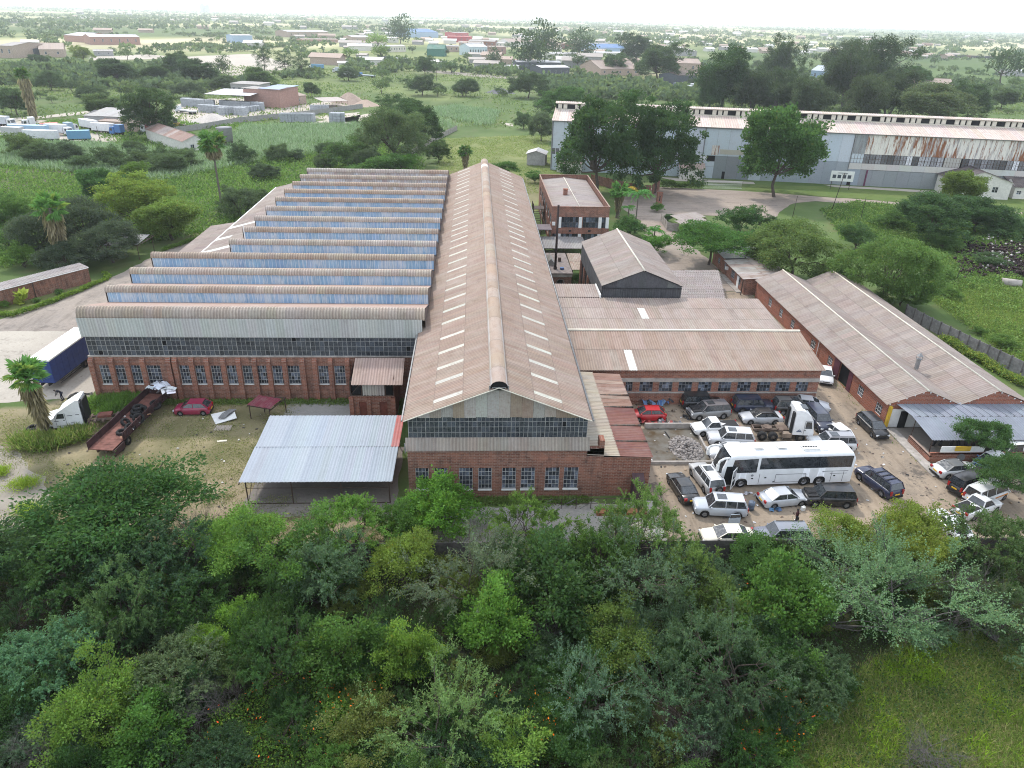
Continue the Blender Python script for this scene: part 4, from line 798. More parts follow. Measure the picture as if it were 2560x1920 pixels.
def hroof(O, U, V, nu, nv, name='roof_sheet', cap=200):
    p = thing('x', None, None); 
    O = Vector(O); U = Vector(U); V = Vector(V); uu = U.normalized(); v = V.normalized(); n = uu.cross(v).normalized(); n = n if n.z > 0 else -n
    bpy.data.objects.remove(p); me, PV, nn = sheet_mesh(U.length/nu, V.length/nv, .6, .02, RUSTB)
    for i in range(nu):
        cc = pick(HP)
        for j in range(nv):
            M = Matrix((uu, v, n)).transposed().to_4x4(); M.translation = O+U*(i/nu)+V*(j/nv)+n*.03; add(name, me, hg, M, jitc(cc, .05), world=False)
RUSTB = m_sheet('pink_rusted_roofing', stain=(.33, .17, .12), amt=.6, pale=(.60, .52, .46), pamt=.5)
hroof((-.3, -.6, 13.75), (HL, 0, 0), (0, 11.2, 2.3), 75, 1); hroof((-.3, 21.6, 13.75), (HL, 0, 0), (0, -9, 2.3), 50, 1); hroof((-.2, 8.6, 17.5), (HL, 0, 0), (0, 2.4, .35), 60, 1, 'monitor_sheet'); hroof((-.2, 13.4, 17.5), (HL, 0, 0), (0, -2.4, .35), 50, 1, 'monitor_sheet')
m = MB(); m.box(0, HL-1, 9.3, 12.7, 15.7, 17.4); hput(m, 'monitor_core', DARK)
vb = MB(); vb.box(0, 1.1, -.25, .05, 0, 1.2); vb.box(.15, .95, -.3, -.25, .2, 1.0); vme = vb.mesh('vent_box', CREAM)
k = 0; u = .6
while u < HL-2:
    add('vent_box', vme, hg, Matrix.Translation((u, 9.25, 16.05)), world=False); u += 1.55 if k % 3 == 0 else (3.4 if k % 3 == 1 else 1.6); k += 1
m = MB(); m.box(0, HL, 9.0, 9.25, 15.75, 16.0); m.box(0, HL, 9.0, 9.2, 17.3, 17.45); hput(m, 'monitor_rail', CREAM)
m = MB(); m.add([(-.05, 0, 13.7), (-.05, 21, 13.7), (-.05, 10.5, 16)], [(0, 1, 2)]); m.box(-.05, .2, 0, 21, 0, 13.7); hput(m, 'end_wall', PALE, (.45, .52, .56)); white_tint(hg.children[-1].data)
# its annexes
def gabled(name, label, cat, c, w, d, h, rise, rz, wallm, roofpal, nwin=4, doorpos=None, group=None, along=None, rmat=None, frame=None, chim=False, single=False):
    """a plain gabled building: walls, windows, sheeted roof; its front towards -y before turning"""
    o = thing(name, label, cat, (c[0], c[1], 0), rz, group); lo = lambda mb, nm, mt, col=None: mb.put(nm, mt, o, col, world=False)
    ww = min(1.5, w/(nwin*2+1)) if nwin else 1; step = w/max(1, nwin); ho = [(step*(k+.5)-ww/2, h*.38, step*(k+.5)+ww/2, h*.72) for k in range(nwin)]
    if doorpos is not None: ho = [q for q in ho if abs((q[0]+q[2])/2-doorpos*w) > 1.2]; ho.append((doorpos*w-.6, .02, doorpos*w+.6, h*.7))
    m = MB(); wall(m, (-w/2, 0), (w/2, 0), 0, h, ho, .12); wall(m, (w/2, 0), (w/2, d), 0, h); wall(m, (w/2, d), (-w/2, d), 0, h); wall(m, (-w/2, d), (-w/2, 0), 0, h)
    if rise > .05 and along == 'y': m.add([(-w/2, 0, h), (w/2, 0, h), (0, 0, h+rise)], [(0, 1, 2)]); m.add([(-w/2, d, h), (w/2, d, h), (0, d, h+rise)], [(0, 1, 2)])
    elif rise > .05: m.add([(-w/2, 0, h), (-w/2, d, h), (-w/2, d/2, h+rise)], [(0, 1, 2)]); m.add([(w/2, 0, h), (w/2, d, h), (w/2, d/2, h+rise)], [(0, 1, 2)])
    lo(m, 'wall', wallm); b = MB(); b.box(-w/2+.2, w/2-.2, .2, d-.2, .03, h-.05); lo(b, 'interior', DARK)
    for q in ho:
        f, g = window_mesh(q[2]-q[0], q[3]-q[1], 2, 2, .05); M = Matrix.Translation((q[0]-w/2, .1, q[1])); isd = q[1] < .1
        fr = f.put('door' if isd else 'window', frame or WHITEP, o, M=M, world=False); pane_tint(g.put('pane', GLASS, fr, world=False).data)
    rm = rmat or SHEET; e = .35
    def slope(O, U, V, nu):
        O = Vector(O); U = Vector(U); V = Vector(V); uu = U.normalized(); v = V.normalized(); n = uu.cross(v).normalized(); n = n if n.z > 0 else -n
        me, PV, nn = sheet_mesh(U.length/nu, V.length, .5, .02, rm)
        for i in range(nu): M = Matrix((uu, v, n)).transposed().to_4x4(); M.translation = O+U*(i/nu)+n*.03; add('roof_sheet', me, o, M, pick(roofpal), world=False)
    n_ = lambda L: max(3, min(14, round(L/2.2)))
    if single: slope((-w/2-e, -e, h), (w+2*e, 0, 0), (0, d+2*e, rise), n_(w))
    elif along == 'y': slope((-w/2-e, -e, h-.1), (0, d+2*e, 0), (w/2+e, 0, rise+.1), n_(d)); slope((w/2+e, -e, h-.1), (0, d+2*e, 0), (-w/2-e, 0, rise+.1), n_(d))
    else: slope((-w/2-e, -e, h-.1), (w+2*e, 0, 0), (0, d/2+e, rise+.1), n_(w)); slope((-w/2-e, d+e, h-.1), (w+2*e, 0, 0), (0, -d/2-e, rise+.1), n_(w))
    if chim: c_ = MB(); c_.box(w*.2, w*.2+.7, d*.6, d*.6+.7, h, h+rise+1); lo(c_, 'chimney', BRICK)
    return o
WH_W = m_plain('whitewashed_wall', (.62, .60, .55), .85, var=.15); TAN_W = m_plain('tan_wall', (.40, .31, .25), .9, var=.2); PINK_W = m_plain('pinkish_wall', (.36, .22, .18), .9, var=.2); GREY_W = m_plain('grey_wall', (.33, .32, .31), .9, var=.2); BLUE_W = m_plain('light_blue_wall', (.32, .42, .55), .85, var=.12); GREEN_W = m_plain('green_sheet_wall', (.05, .17, .13), .8, var=.2); DARK_W = m_plain('charcoal_wall', (.10, .11, .125), .8, var=.2)
RP_W = [(.60, .60, .60), (.55, .55, .56)]; RP_G = [(.40, .38, .36), (.36, .345, .33)]; RP_T = [(.40, .31, .26), (.36, .28, .235)]; RP_B = [(.10, .22, .45), (.13, .26, .48)]; RP_R = [(.30, .18, .14), (.50, .46, .43), (.24, .13, .10)]; RP_GR = [(.05, .20, .15), (.06, .18, .14)]
def hpt(u, v, z=0): return HM @ Vector((u, v, z))
gabled('hangar_annex', 'white lean annex with dark roof and small windows against the rusted hangar wall', 'annex', hpt(113.5, -9.5), 15, 9, 4.4, 2.4, ha, WH_W, [(.09, .075, .085), (.075, .065, .07)], 2, along='y')
gabled('long_annex', 'long white annex with a dark roof and a row of dark windows along the hangar', 'annex', hpt(134, -7.5), 22, 7, 3.0, 1.5, ha, WH_W, [(.09, .075, .085), (.075, .065, .07)], 9, single=True)
gabled('gate_office', 'small white gate office with a pinkish roof beside the grey hangar doors', 'gatehouse', hpt(40.0, -3.5), 6.5, 3.3, 3.0, 1.0, ha, WH_W, RP_T, 2, single=True)
gabled('hangar_store', 'small white store with a pale roof at the foot of the hangar end', 'store', hpt(5.5, -2.9), 7, 2.7, 2.6, .5, ha, WH_W, RP_T, 0, single=True)
gabled('tin_shed', 'little grey tin shed with gabled roof beside the hangar end on the grass', 'shed', (18.3, 222.5), 5.5, 6, 3.4, .9, ha, GREY_W, RP_W, 0, along='y')
# ------------------------------------------------------------------ buildings beyond
def fb(c, xy0, xy1, d, h, rise, wallm, pal, name, label, cat, nwin=3, group=None, **k):
    """front foot line from xy0 to xy1 in the photograph"""
    a = c(*xy0); b = c(*xy1); w = max(3, (b-a).length); m_ = (a+b)/2; return gabled(name, label, cat, m_, w, d, h, rise, math.atan2(b.y-a.y, b.x-a.x), wallm, pal, nwin, group=group, **k)
fb(T1, (1135, 945), (1290, 930), 32, 3.6, 1.6, WH_W, RP_R, 'rusty_barn', 'long whitewashed barn with a rust streaked roof among the reeds', 'barn', 0, along='y', doorpos=.35, rmat=RUSTY)
fb(T1, (530, 785), (770, 795), 14, 4.2, 1.2, GREY_W, [(.42, .41, .40), (.38, .375, .37)], 'truck_shed', 'wide pale roofed shed behind the big dark tree in the truck yard', 'shed', 0, single=True)
fb(T1, (620, 800), (880, 815), 8, 3.2, .6, TAN_W, RP_T, 'truck_workshop', 'low tan workshop with a patched roof in front of the truck shed', 'workshop', 2, single=True)
fb(T1, (1600, 660), (1725, 668), 16, 8.0, 0.5, PINK_W, [(.35, .45, .60), (.38, .48, .62)], 'brick_tower_block', 'pinkish two-storey brick building with pale blue roof in the block yard', 'office', 3, single=True)
fb(T1, (1725, 668), (1790, 655), 18, 7.4, .5, PINK_W, RP_G, 'brick_wing', 'narrow pink brick wing joined to the blue-roofed building in the block yard', 'office', 2, single=True)
fb(T1, (1425, 590), (1600, 600), 10, 6.0, .4, GREY_W, RP_G, 'long_store', 'long grey flat-roofed store behind the block yard canopy', 'store', 5, single=True)
fb(T1, (1790, 650), (1885, 640), 14, 4, 1.0, TAN_W, RP_T, 'tan_store', 'low tan roofed store at the end of the block yard', 'store', 1)
sh1 = [T1(*p) for p in ((1265, 668), (1545, 680), (1600, 640), (1330, 628))]
shed('block_canopy', 'wide white open canopy over stacked grey blocks in the block yard', [(p.x, p.y, 6.0) for p in sh1], 9, [(.62, .62, .62), (.58, .58, .58)], ZINC, [(p.x, p.y, 6) for p in sh1])
sh2 = [T1(*p) for p in ((1990, 672), (2140, 665), (2100, 640), (1960, 645))]
shed('tan_shelter', 'low tan open shelter beside the grey wall of the gravel clearing', [(p.x, p.y, 3.2) for p in sh2], 6, [(.45, .40, .36)], SHEET, [(p.x, p.y, 3.2) for p in sh2])
# hazy band of the industrial quarter
FB = [
 (T1, (0, 355), (90, 358), 40, 9, 2, TAN_W, RP_G, 'warehouse', 'tan warehouse with vaulted roof at the edge of the pale fields', 'warehouse', 2),
 (T1, (95, 345), (200, 350), 30, 6, 1, DARK_W, RP_G, 'warehouse', 'low dark fronted warehouse beside the tan vaulted warehouse', 'warehouse', 3),
 (T1, (250, 352), (400, 352), 45, 6, 4, TAN_W, RP_T, 'warehouse', 'tan warehouse with broad peaked roof by the dry fields', 'warehouse', 2),
 (T1, (400, 255), (520, 262), 40, 7, 3, PINK_W, RP_W, 'warehouse', 'pale peaked warehouse behind the yellow bushes', 'warehouse', 0),
 (T1, (560, 275), (865, 275), 40, 8, 2, PINK_W, RP_W, 'warehouse', 'long pink walled warehouse with pale grey roof in the dry fields', 'warehouse', 6),
 (T1, (580, 345), (700, 345), 16, 4, 1, GREY_W, RP_G, 'hut', 'low grey hut on the bare ground by the dirt road', 'hut', 2),
 (T1, (1435, 265), (1555, 265), 25, 9, 1, BLUE_W, RP_W, 'warehouse', 'small pale blue box warehouse alone in the yellow field', 'warehouse', 0),
 (T1, (1770, 228), (2020, 228), 40, 8, 2, TAN_W, RP_W, 'warehouse', 'long white roofed warehouse behind the three dark conifers', 'warehouse', 6),
 (T1, (1860, 262), (2080, 262), 20, 4, 1, PINK_W, RP_T, 'row_house', 'low pink row of rooms below the long white warehouse', 'house', 5),
 (T2, (80, 262), (190, 262), 30, 7, 2, TAN_W, RP_W, 'warehouse', 'cream gabled warehouse behind the bright round tree', 'warehouse', 2),
 (T2, (70, 290), (290, 290), 26, 5, 1.5, CREAM, RP_T, 'school_block', 'long cream low block with tan roof near the scrap yard', 'school', 6),
 (T2, (280, 322), (405, 318), 12, 6, 1, CREAM, RP_W, 'cream_office', 'cream two-storey office with a row of dark windows', 'office', 8),
 (T2, (270, 262), (360, 262), 26, 6, 1.4, WH_W, RP_W, 'warehouse', 'white shed roof tucked behind the cream office', 'warehouse', 2),
 (T2, (460, 232), (605, 232), 60, 9, 5, BLUE_W, RP_B, 'blue_warehouse', 'broad warehouse with a bright blue gabled roof', 'warehouse', 0),
 (T2, (535, 345), (640, 348), 22, 7, 4, GREEN_W, RP_GR, 'green_shed', 'dark green gabled tin shed with open front', 'shed', 0),
 (T2, (660, 258), (800, 262), 30, 8, 1, m_plain('red_wall', (.36, .06, .07)), [(.42, .10, .10), (.38, .08, .09)], 'red_store', 'flat store painted bright red beside the blue warehouse', 'store', 4),
 (T2, (700, 245), (790, 245), 26, 11, 1, m_plain('pink_red_wall', (.40, .11, .12)), RP_G, 'red_store', 'taller faded red block behind the flat red store', 'store', 3),
 (T2, (790, 285), (950, 290), 26, 7, 1.6, BRICK2, RP_G, 'brick_works', 'brown brick works with several grey roofs beside the red store', 'factory', 5),
 (T2, (640, 318), (730, 320), 24, 6, 1, TAN_W, RP_G, 'store', 'tan flat roofed store behind the green shed', 'store', 3),
 (T2, (735, 325), (800, 328), 22, 8, 1, PINK_W, RP_T, 'store', 'pinkish tall store joined to the pale blue office', 'store', 1),
 (T2, (795, 345), (905, 345), 26, 9, 3, m_plain('ice_blue_wall', (.50, .58, .62)), RP_W, 'blue_office', 'pale blue two-storey office with two rows of windows', 'office', 7),
 (T2, (925, 330), (1020, 330), 20, 7, 1, PINK_W, RP_T, 'store', 'pink brick store behind the tall dark trees', 'store', 2),
 (T2, (955, 288), (1040, 290), 24, 5, .8, WH_W, RP_W, 'white_shop', 'white shop with dark openings under a flat roof', 'shop', 4),
 (T2, (1035, 290), (1205, 292), 45, 7, 3.5, WH_W, RP_T, 'warehouse', 'long tan roofed warehouse with gable between the dark trees', 'warehouse', 5),
 (T2, (1300, 300), (1440, 302), 30, 7, 1, BRICK2, RP_T, 'brick_store', 'low red brick store behind the big dark tree', 'store', 3),
 (T2, (1530, 302), (1650, 305), 26, 6, 2, BLUE_W, RP_W, 'warehouse', 'white roofed blue walled warehouse beside the blue peaked roof', 'warehouse', 3),
 (T2, (1590, 325), (1765, 325), 40, 6, 4, BLUE_W, RP_B, 'blue_warehouse', 'low warehouse with pale and bright blue peaked roof', 'warehouse', 2),
 (T2, (1300, 362), (1480, 362), 26, 5, 1, WH_W, RP_W, 'depot', 'long white depot with flat roof behind the trees', 'depot', 5),
 (T2, (1530, 345), (1830, 350), 20, 4, 1, WH_W, RP_W, 'depot', 'low white depot with a tan fence in front of it', 'depot', 6),
 (T2, (1380, 395), (1620, 395), 6, 3, .4, TAN_W, RP_T, 'wash_bay', 'narrow tan roadside bay with blue panels', 'store', 3),
 (T2, (1085, 430), (1355, 432), 12, 6, 1, DARK_W, [(.50, .51, .53), (.46, .47, .5)], 'grey_warehouse', 'long dark grey warehouse with pale flat roof by the road', 'warehouse', 7),
 (T2, (1235, 475), (1408, 472), 16, 6.5, 1.2, DARK_W, RP_W, 'grey_warehouse', 'shorter dark grey warehouse with white roof edge by the road', 'warehouse', 5),
 (T2, (1035, 437), (1100, 437), 10, 4, .4, WH_W, RP_W, 'pump_house', 'tiny white pump house beside the long dark grey warehouse', 'hut', 3),
 (T2, (1600, 465), (1840, 465), 40, 5, 5, TAN_W, RP_T, 'villa', 'large tan hipped roof building near the parked trucks', 'house', 5),
 (T2, (2020, 345), (2190, 345), 40, 6, 2, GREY_W, RP_G, 'warehouse', 'grey peaked warehouse beside the tall gum trees', 'warehouse', 4),
 (T2, (2030, 440), (2212, 445), 35, 7, 3, TAN_W, RP_T, 'warehouse', 'tan gabled warehouse half hidden by the gum trees', 'warehouse', 2),
 (T2, (2070, 520), (2180, 520), 18, 6, 1, DARK_W, [(.16, .12, .10)], 'timber_shed', 'dark brown timber shed behind the parked white trucks', 'shed', 0),
 (T3, (80, 520), (200, 500), 14, 6, 1.4, DARK_W, [(.17, .13, .11)], 'timber_shed', 'long brown open timber shed beside the gum trees', 'shed', 0),
 (T3, (895, 490), (1050, 500), 40, 7, 3, BLUE_W, [(.50, .56, .62), (.46, .52, .6)], 'blue_shed', 'blue walled shed with a striped pale roof between the gum trees', 'shed', 3),
 (T3, (985, 585), (1060, 585), 30, 6, 2, GREY_W, RP_G, 'grey_shed', 'grey shed showing between two clumps of gum trees', 'shed', 0),
 (T3, (1505, 600), (1600, 605), 26, 7, 3, GREY_W, RP_T, 'grey_shed', 'pale grey gabled shed at the edge of the gum trees', 'shed', 0, {'along': 'y'}),
 (T3, (1560, 560), (1760, 570), 26, 5, 3, GREY_W, RP_T, 'tan_shed', 'long tan roof beside the pale grey gabled shed', 'shed', 0),
 (T3, (1235, 340), (1520, 345), 20, 6, 1, PINK_W, RP_T, 'station_shed', 'long pink roof by the railway line', 'station', 5),
 (T3, (1590, 280), (1650, 282), 20, 5, 1, PINK_W, RP_T, 'house', 'pink house alone in the bright field past the railway', 'house', 2),
 (T3, (1340, 287), (1370, 289), 16, 5, 1, PINK_W, RP_T, 'house', 'small brown house in the bright field past the railway', 'house', 1),
 (T3, (2095, 468), (2212, 470), 14, 5, 1, GREY_W, RP_W, 'depot', 'white roofed depot in the scrub past the hangar', 'depot', 4),
]
for f in FB:
    kw = f[12] if len(f) > 12 else {}; fb(*f[:12], **kw)
# small houses of the far settlements
HOUSES = []
for (wm, pal) in ((WH_W, (.62, .60, .58)), (TAN_W, (.42, .32, .26)), (GREY_W, (.42, .37, .33))):
    m = MB(); w, d, h, r = 9, 7, 3, 1.6; m.box(-w/2, w/2, -d/2, d/2, 0, h); e = .5
    m.add([(-w/2-e, -d/2-e, h), (w/2+e, -d/2-e, h), (w/2+e, 0, h+r), (-w/2-e, 0, h+r), (-w/2-e, d/2+e, h), (w/2+e, d/2+e, h)], [(0, 1, 2, 3), (3, 2, 5, 4)], 1); m.add([(-w/2, -d/2, h), (-w/2, d/2, h), (-w/2, 0, h+r)], [(0, 1, 2)]); m.add([(w/2, -d/2, h), (w/2, d/2, h), (w/2, 0, h+r)], [(0, 1, 2)])
    rmt = m_plain('settlement_roof%d' % len(HOUSES), pal, .8, var=.15); HOUSES.append(m.mesh('house', wm, rmt))
for k in range(210):
    if k < 120: u = R_.uniform(850, 2400); v = R_.uniform(2.2, 3.4)
    else: u = R_.uniform(150, 2500); v = R_.uniform(1.0, 2.4)
    py = 40+.0271*(u-1280)+ (30*v-22 if k < 120 else 18*v-2)
    p = at(u, max(py, 44+.0271*(u-1280)), 0)
    if p.y < 700: continue
    if p.y > 6500: continue
    s = R_.uniform(1.0, 2.2) if p.y > 1800 else R_.uniform(.9, 1.4)
    o = add('house', R_.choice(HOUSES)); o.location = p; o.rotation_euler = (0, 0, R_.uniform(-.5, .5)); o.scale = (s*1.3, s, s)
    tag(o, 'small pale roofed house among trees in the hazy far settlement', 'house', 'houses of the far settlement')
# ------------------------------------------------------------------ trees
def nrm(a): return a/(np.linalg.norm(a, axis=-1, keepdims=True)+1e-9)
def leaf_quads(P, D, L, W, rng, droop=0.0):
    """rhombic leaves at P along D, length L, width W"""
    D = nrm(D); r = nrm(rng.normal(size=P.shape)); S = nrm(np.cross(D, r)); L = L[:, None]; W = W[:, None]
    tip = P+D*L; tip[:, 2] -= droop*L[:, 0]; midp = P+D*L*.45
    return np.stack([P, midp+S*W, tip, midp-S*W], 1)
def tubes(segs, n=4):
    m = MB()
    for a, b, r0, r1 in segs: m.bar(a, b, r0, n=n, t2=r1, cap=False)
    return m
def crown_mesh(seed, kind):
    """one tree 1 unit of crown radius wide: (leaf mesh, wood mesh)"""
    rng = np.random.default_rng(seed); K = KINDS[kind]; rz = K['rz']; ncl = K['ncl']; npl = K['npl']; zc = K['zc']
    lob = rng.normal(size=(6, 3)); amp = rng.uniform(.07, .22, 6)*K.get('lobe', 1)
    d = nrm(rng.normal(size=(ncl*3, 3))); d = d[d[:, 2] > K.get('zmin', -.45)][:ncl]
    rad = 1+sum(amp[i]*np.sin(3*d @ lob[i]+i) for i in range(6)); rad *= rng.uniform(K.get('inner', .55), 1.0, len(d))**.7
    C = d*rad[:, None]*np.array([1, 1, rz]); C[:, 2] += zc
    ctint = rng.uniform(.78, 1.22, len(C))
    cs = K['cs']*rng.uniform(.7, 1.3, len(C))
    n = len(C)*npl; ci = np.repeat(np.arange(len(C)), npl)
    off = rng.normal(size=(n, 3))*np.array([1, 1, K.get('flat', .6)])*cs[ci][:, None]*.6
    P = C[ci]+off; out = nrm(C[ci]-np.array([0, 0, zc-rz*.4]))
    D = nrm(off)*.6+out*K.get('outw', .6)+rng.normal(size=(n, 3))*K.get('rand', .5)+np.array([0, 0, K.get('up', .25)])
    segs = []; zb = K.get('trunk', .5)
    if K.get('sprays'):
        # leaves strung along arching twigs
        ns = K['sprays']; ci = rng.integers(0, len(C), ns); base = C[ci]; dirs = nrm(nrm(base-np.array([0, 0, zc-rz*.5]))*.8+rng.normal(size=(ns, 3))*.45+np.array([0, 0, .25])); ln = rng.uniform(.6, 1.4, ns)*K['slen']; m_ = K['sn']
        t = np.tile(np.linspace(.05, 1, m_), ns); si = np.repeat(np.arange(ns), m_); P = base[si]+dirs[si]*(ln[si]*t)[:, None]; P[:, 2] -= K.get('sdroop', .25)*(ln[si]*t**2)
        P += rng.normal(size=P.shape)*K['slen']*.03
        D = dirs[si]*.7+rng.normal(size=P.shape)*.8; D[:, 2] -= .1; tt = ctint[ci][si]*rng.uniform(.85, 1.15, len(P)); ctl = tt
        ks = rng.permutation(len(C))[:K.get('limbs', 16)]; kset = set(ks.tolist())
        for q in range(ns):
            if ci[q] not in kset: continue
            if rng.random() > .5: continue
            if True: pass; e = base[q]+dirs[q]*ln[q]; e[2] -= K.get('sdroop', .25)*ln[q]; segs.append((base[q], e, .007, .002))
    else: ctl = ctint[ci]*rng.uniform(.82, 1.18, n)
    N = len(P); L = K['L']*rng.uniform(.6, 1.35, N); Wd = L*K['asp']*rng.uniform(.8, 1.2, N)
    norm = (np.zeros(2), 1.0)
    if K.get('leafy', 1) > 0:
        Q = leaf_quads(P, D, L, Wd, rng, K.get('droop', .1)); lo_, hi_ = np.percentile(P[:, :2], 3, 0), np.percentile(P[:, :2], 97, 0); ctr = (lo_+hi_)/2; s2 = 1.9/np.mean(hi_-lo_); Q[..., :2] = (Q[..., :2]-ctr)*s2; z0_, z1_ = np.percentile(P[:, 2], 2), np.percentile(P[:, 2], 98); norm = (ctr, s2); tint = np.stack([ctl*rng.uniform(.92, 1.12, N), ctl, ctl*rng.uniform(.8, 1.15, N)], 1)
        dead = rng.random(N) < K.get('dead', .015); tint[dead] = np.array([2.0, 1.2, 1.0])*.8
        leaf = np_mesh(kind+'_crown', Q.reshape(-1, 3), np.arange(N*4).reshape(-1, 4), LEAF, np.clip(tint, 0, 2.5))
    else: leaf = None
    # wood: trunk, limbs to some clumps, twigs
    zt = K.get('trunk', .5)*zc; tr = K.get('tr', .055); nst = K.get('stems', 1)
    C = C.copy(); C[:, :2] = (C[:, :2]-norm[0])*norm[1]; segs = [(np.array([*((a_[:2]-norm[0])*norm[1]), a_[2]]), np.array([*((b_[:2]-norm[0])*norm[1]), b_[2]]), r0_, r1_) for a_, b_, r0_, r1_ in segs]; tops = []
    for s_ in range(nst):
        a = np.array([0., 0., -.02]); b = np.array([rng.normal()*.09*nst, rng.normal()*.09*nst, zt]); mid_ = (a+b)/2+rng.normal(size=3)*.03; segs += [(a, mid_, tr*1.15, tr*.9), (mid_, b, tr*.9, tr*.75)]; tops.append(b)
    if not K.get('sprays'): ks = rng.permutation(len(C))[:K.get('limbs', 16)]
    for q in ks:
        a = tops[rng.integers(0, nst)]; b = C[q]; mid_ = a*.5+b*.5+rng.normal(size=3)*.09; mid_[2] += .05; segs += [(a, mid_, tr*.55, tr*.3), (mid_, b, tr*.3, tr*.1)]
        for _ in range(K.get('twigs', 2)):
            e = b+nrm(rng.normal(size=3)+nrm(b-np.array([0, 0, zc*.6]))*1.2)*K['cs']*rng.uniform(.8, 1.8); segs.append((mid_*.3+b*.7, e, tr*.13, tr*.03))
            if K.get('twigs', 2) > 4:
                for _ in range(3): e2 = e+nrm(rng.normal(size=3)+nrm(b-np.array([0, 0, zc*.6])))*K['cs']*rng.uniform(.5, 1.1); segs.append((e, e2, tr*.06, tr*.02))
    wood = tubes(segs, K.get('sides', 4)).mesh(kind+'_trunk', BARK if not K.get('palewood') else PALEBARK)
    return leaf, wood
KINDS = {
 # near kinds, leaves of 5-9 cm on crowns of 2.5-4 m
 'acacia': dict(rz=.34, zc=.98, ncl=170, npl=125, cs=.15, flat=.36, L=.054, asp=.22, zmin=-.15, limbs=24, twigs=3, trunk=.45, tr=.05, rand=.7, up=.15, lobe=1.2, inner=.35, stems=2),
 'feathery': dict(rz=.62, zc=.85, ncl=150, npl=1, cs=.16, sprays=950, slen=.27, sn=24, sdroop=.22, L=.052, asp=.22, limbs=22, twigs=2, trunk=.3, tr=.04, rand=.6, up=.2, lobe=1.5, inner=.4, droop=.3, stems=3),
 'bushy': dict(rz=.70, zc=.78, ncl=170, npl=100, cs=.14, flat=.6, L=.056, asp=.30, limbs=18, twigs=2, trunk=.25, tr=.04, lobe=1.4, inner=.45, stems=3),
 'leafy': dict(rz=.75, zc=.82, ncl=140, npl=90, cs=.15, flat=.55, L=.076, asp=.32, limbs=18, twigs=2, trunk=.3, tr=.04, lobe=1.5, inner=.45, stems=2),
 'spiky': dict(rz=.62, zc=.8, ncl=110, npl=1, cs=.2, L=.050, asp=.22, sprays=420, slen=.36, sn=26, sdroop=.12, limbs=22, twigs=2, trunk=.3, tr=.04, lobe=1.6, inner=.4, stems=3),
 'thorn': dict(rz=.46, zc=.62, ncl=150, npl=1, cs=.2, L=.026, asp=.30, sprays=950, slen=.34, sn=34, sdroop=.03, limbs=34, twigs=3, trunk=.3, tr=.022, lobe=1.3, inner=.5, stems=4, palewood=True, twig_every=7),
 'bare': dict(rz=.62, zc=.75, ncl=60, npl=3, cs=.24, L=.05, asp=.15, leafy=0, limbs=50, twigs=7, trunk=.25, tr=.032, stems=4, palewood=True, inner=.35, sides=3),
 # kinds of the works and its surroundings, crowns of 4-9 m
 'umbrella': dict(rz=.42, zc=.95, ncl=200, npl=110, cs=.13, flat=.4, L=.050, asp=.32, zmin=-.2, limbs=18, trunk=.55, tr=.045, lobe=.9, inner=.5),
 'dome': dict(rz=.80, zc=.92, ncl=250, npl=140, cs=.13, flat=.6, L=.050, asp=.30, limbs=12, trunk=.45, tr=.05, lobe=.8, inner=.68, droop=.35, zmin=-.6),
 'broad': dict(rz=.98, zc=1.08, ncl=280, npl=110, cs=.12, flat=.6, L=.052, asp=.40, limbs=20, trunk=.45, tr=.05, lobe=1.1, inner=.6, zmin=-.65),
 'gum': dict(rz=.95, zc=1.08, ncl=280, npl=100, cs=.14, flat=.8, L=.085, asp=.24, limbs=26, trunk=.6, tr=.05, lobe=1.8, inner=.3, zmin=-.7, droop=.5, stems=2, palewood=True),
 'conifer': dict(rz=1.2, zc=1.35, ncl=140, npl=55, cs=.16, flat=.5, L=.08, asp=.2, limbs=20, trunk=.8, tr=.05, lobe=1.2, inner=.3, zmin=-.9),
 # far kinds
 'far_bush': dict(rz=.72, zc=.75, ncl=60, npl=16, cs=.2, flat=.7, L=.15, asp=.4, limbs=5, twigs=0, trunk=.4, tr=.06, lobe=1.3, inner=.5, zmin=-.5),
 'far_tree': dict(rz=.62, zc=1.05, ncl=65, npl=16, cs=.2, flat=.6, L=.15, asp=.4, limbs=6, twigs=0, trunk=.6, tr=.06, lobe=1.3, inner=.5, zmin=-.4),
 'far_gum': dict(rz=.8, zc=.92, ncl=90, npl=16, cs=.22, flat=.8, L=.15, asp=.35, limbs=8, twigs=0, trunk=.6, tr=.05, lobe=1.6, inner=.4, zmin=-.7),
}
NPROTO = {'acacia': 2, 'feathery': 3, 'bushy': 3, 'leafy': 3, 'spiky': 2, 'thorn': 1, 'bare': 2, 'umbrella': 2, 'dome': 2, 'broad': 2, 'gum': 3, 'conifer': 1, 'far_bush': 3, 'far_tree': 3, 'far_gum': 1}
PROTO = {k: [crown_mesh(100+17*i+hash_ for i in [i]) if False else crown_mesh(1000+17*i+sum(map(ord, k)), k) for i in range(n)] for k, n in NPROTO.items() for hash_ in [0]}
ZCK = {k: KINDS[k]['zc'] for k in KINDS}
def tree(kind, x, y, r, color, name, label, group=None, hs=1.0, cat='tree', proto=None, parts=True):
    lf, wd = PROTO[kind][R_.randrange(len(PROTO[kind])) if proto is None else proto]
    sc = (r*R_.uniform(.95, 1.05), r*R_.uniform(.95, 1.05), r*hs); rz = R_.uniform(0, 6.28); c = color
    o = thing(name, label, cat, (x, y, -.02), rz, group); o.scale = sc
    if lf: add('crown' if cat == 'tree' else 'foliage', lf, o, None, c, world=False)
    add('trunk' if cat == 'tree' else 'stems', wd, o, None, None, world=False)
    return o
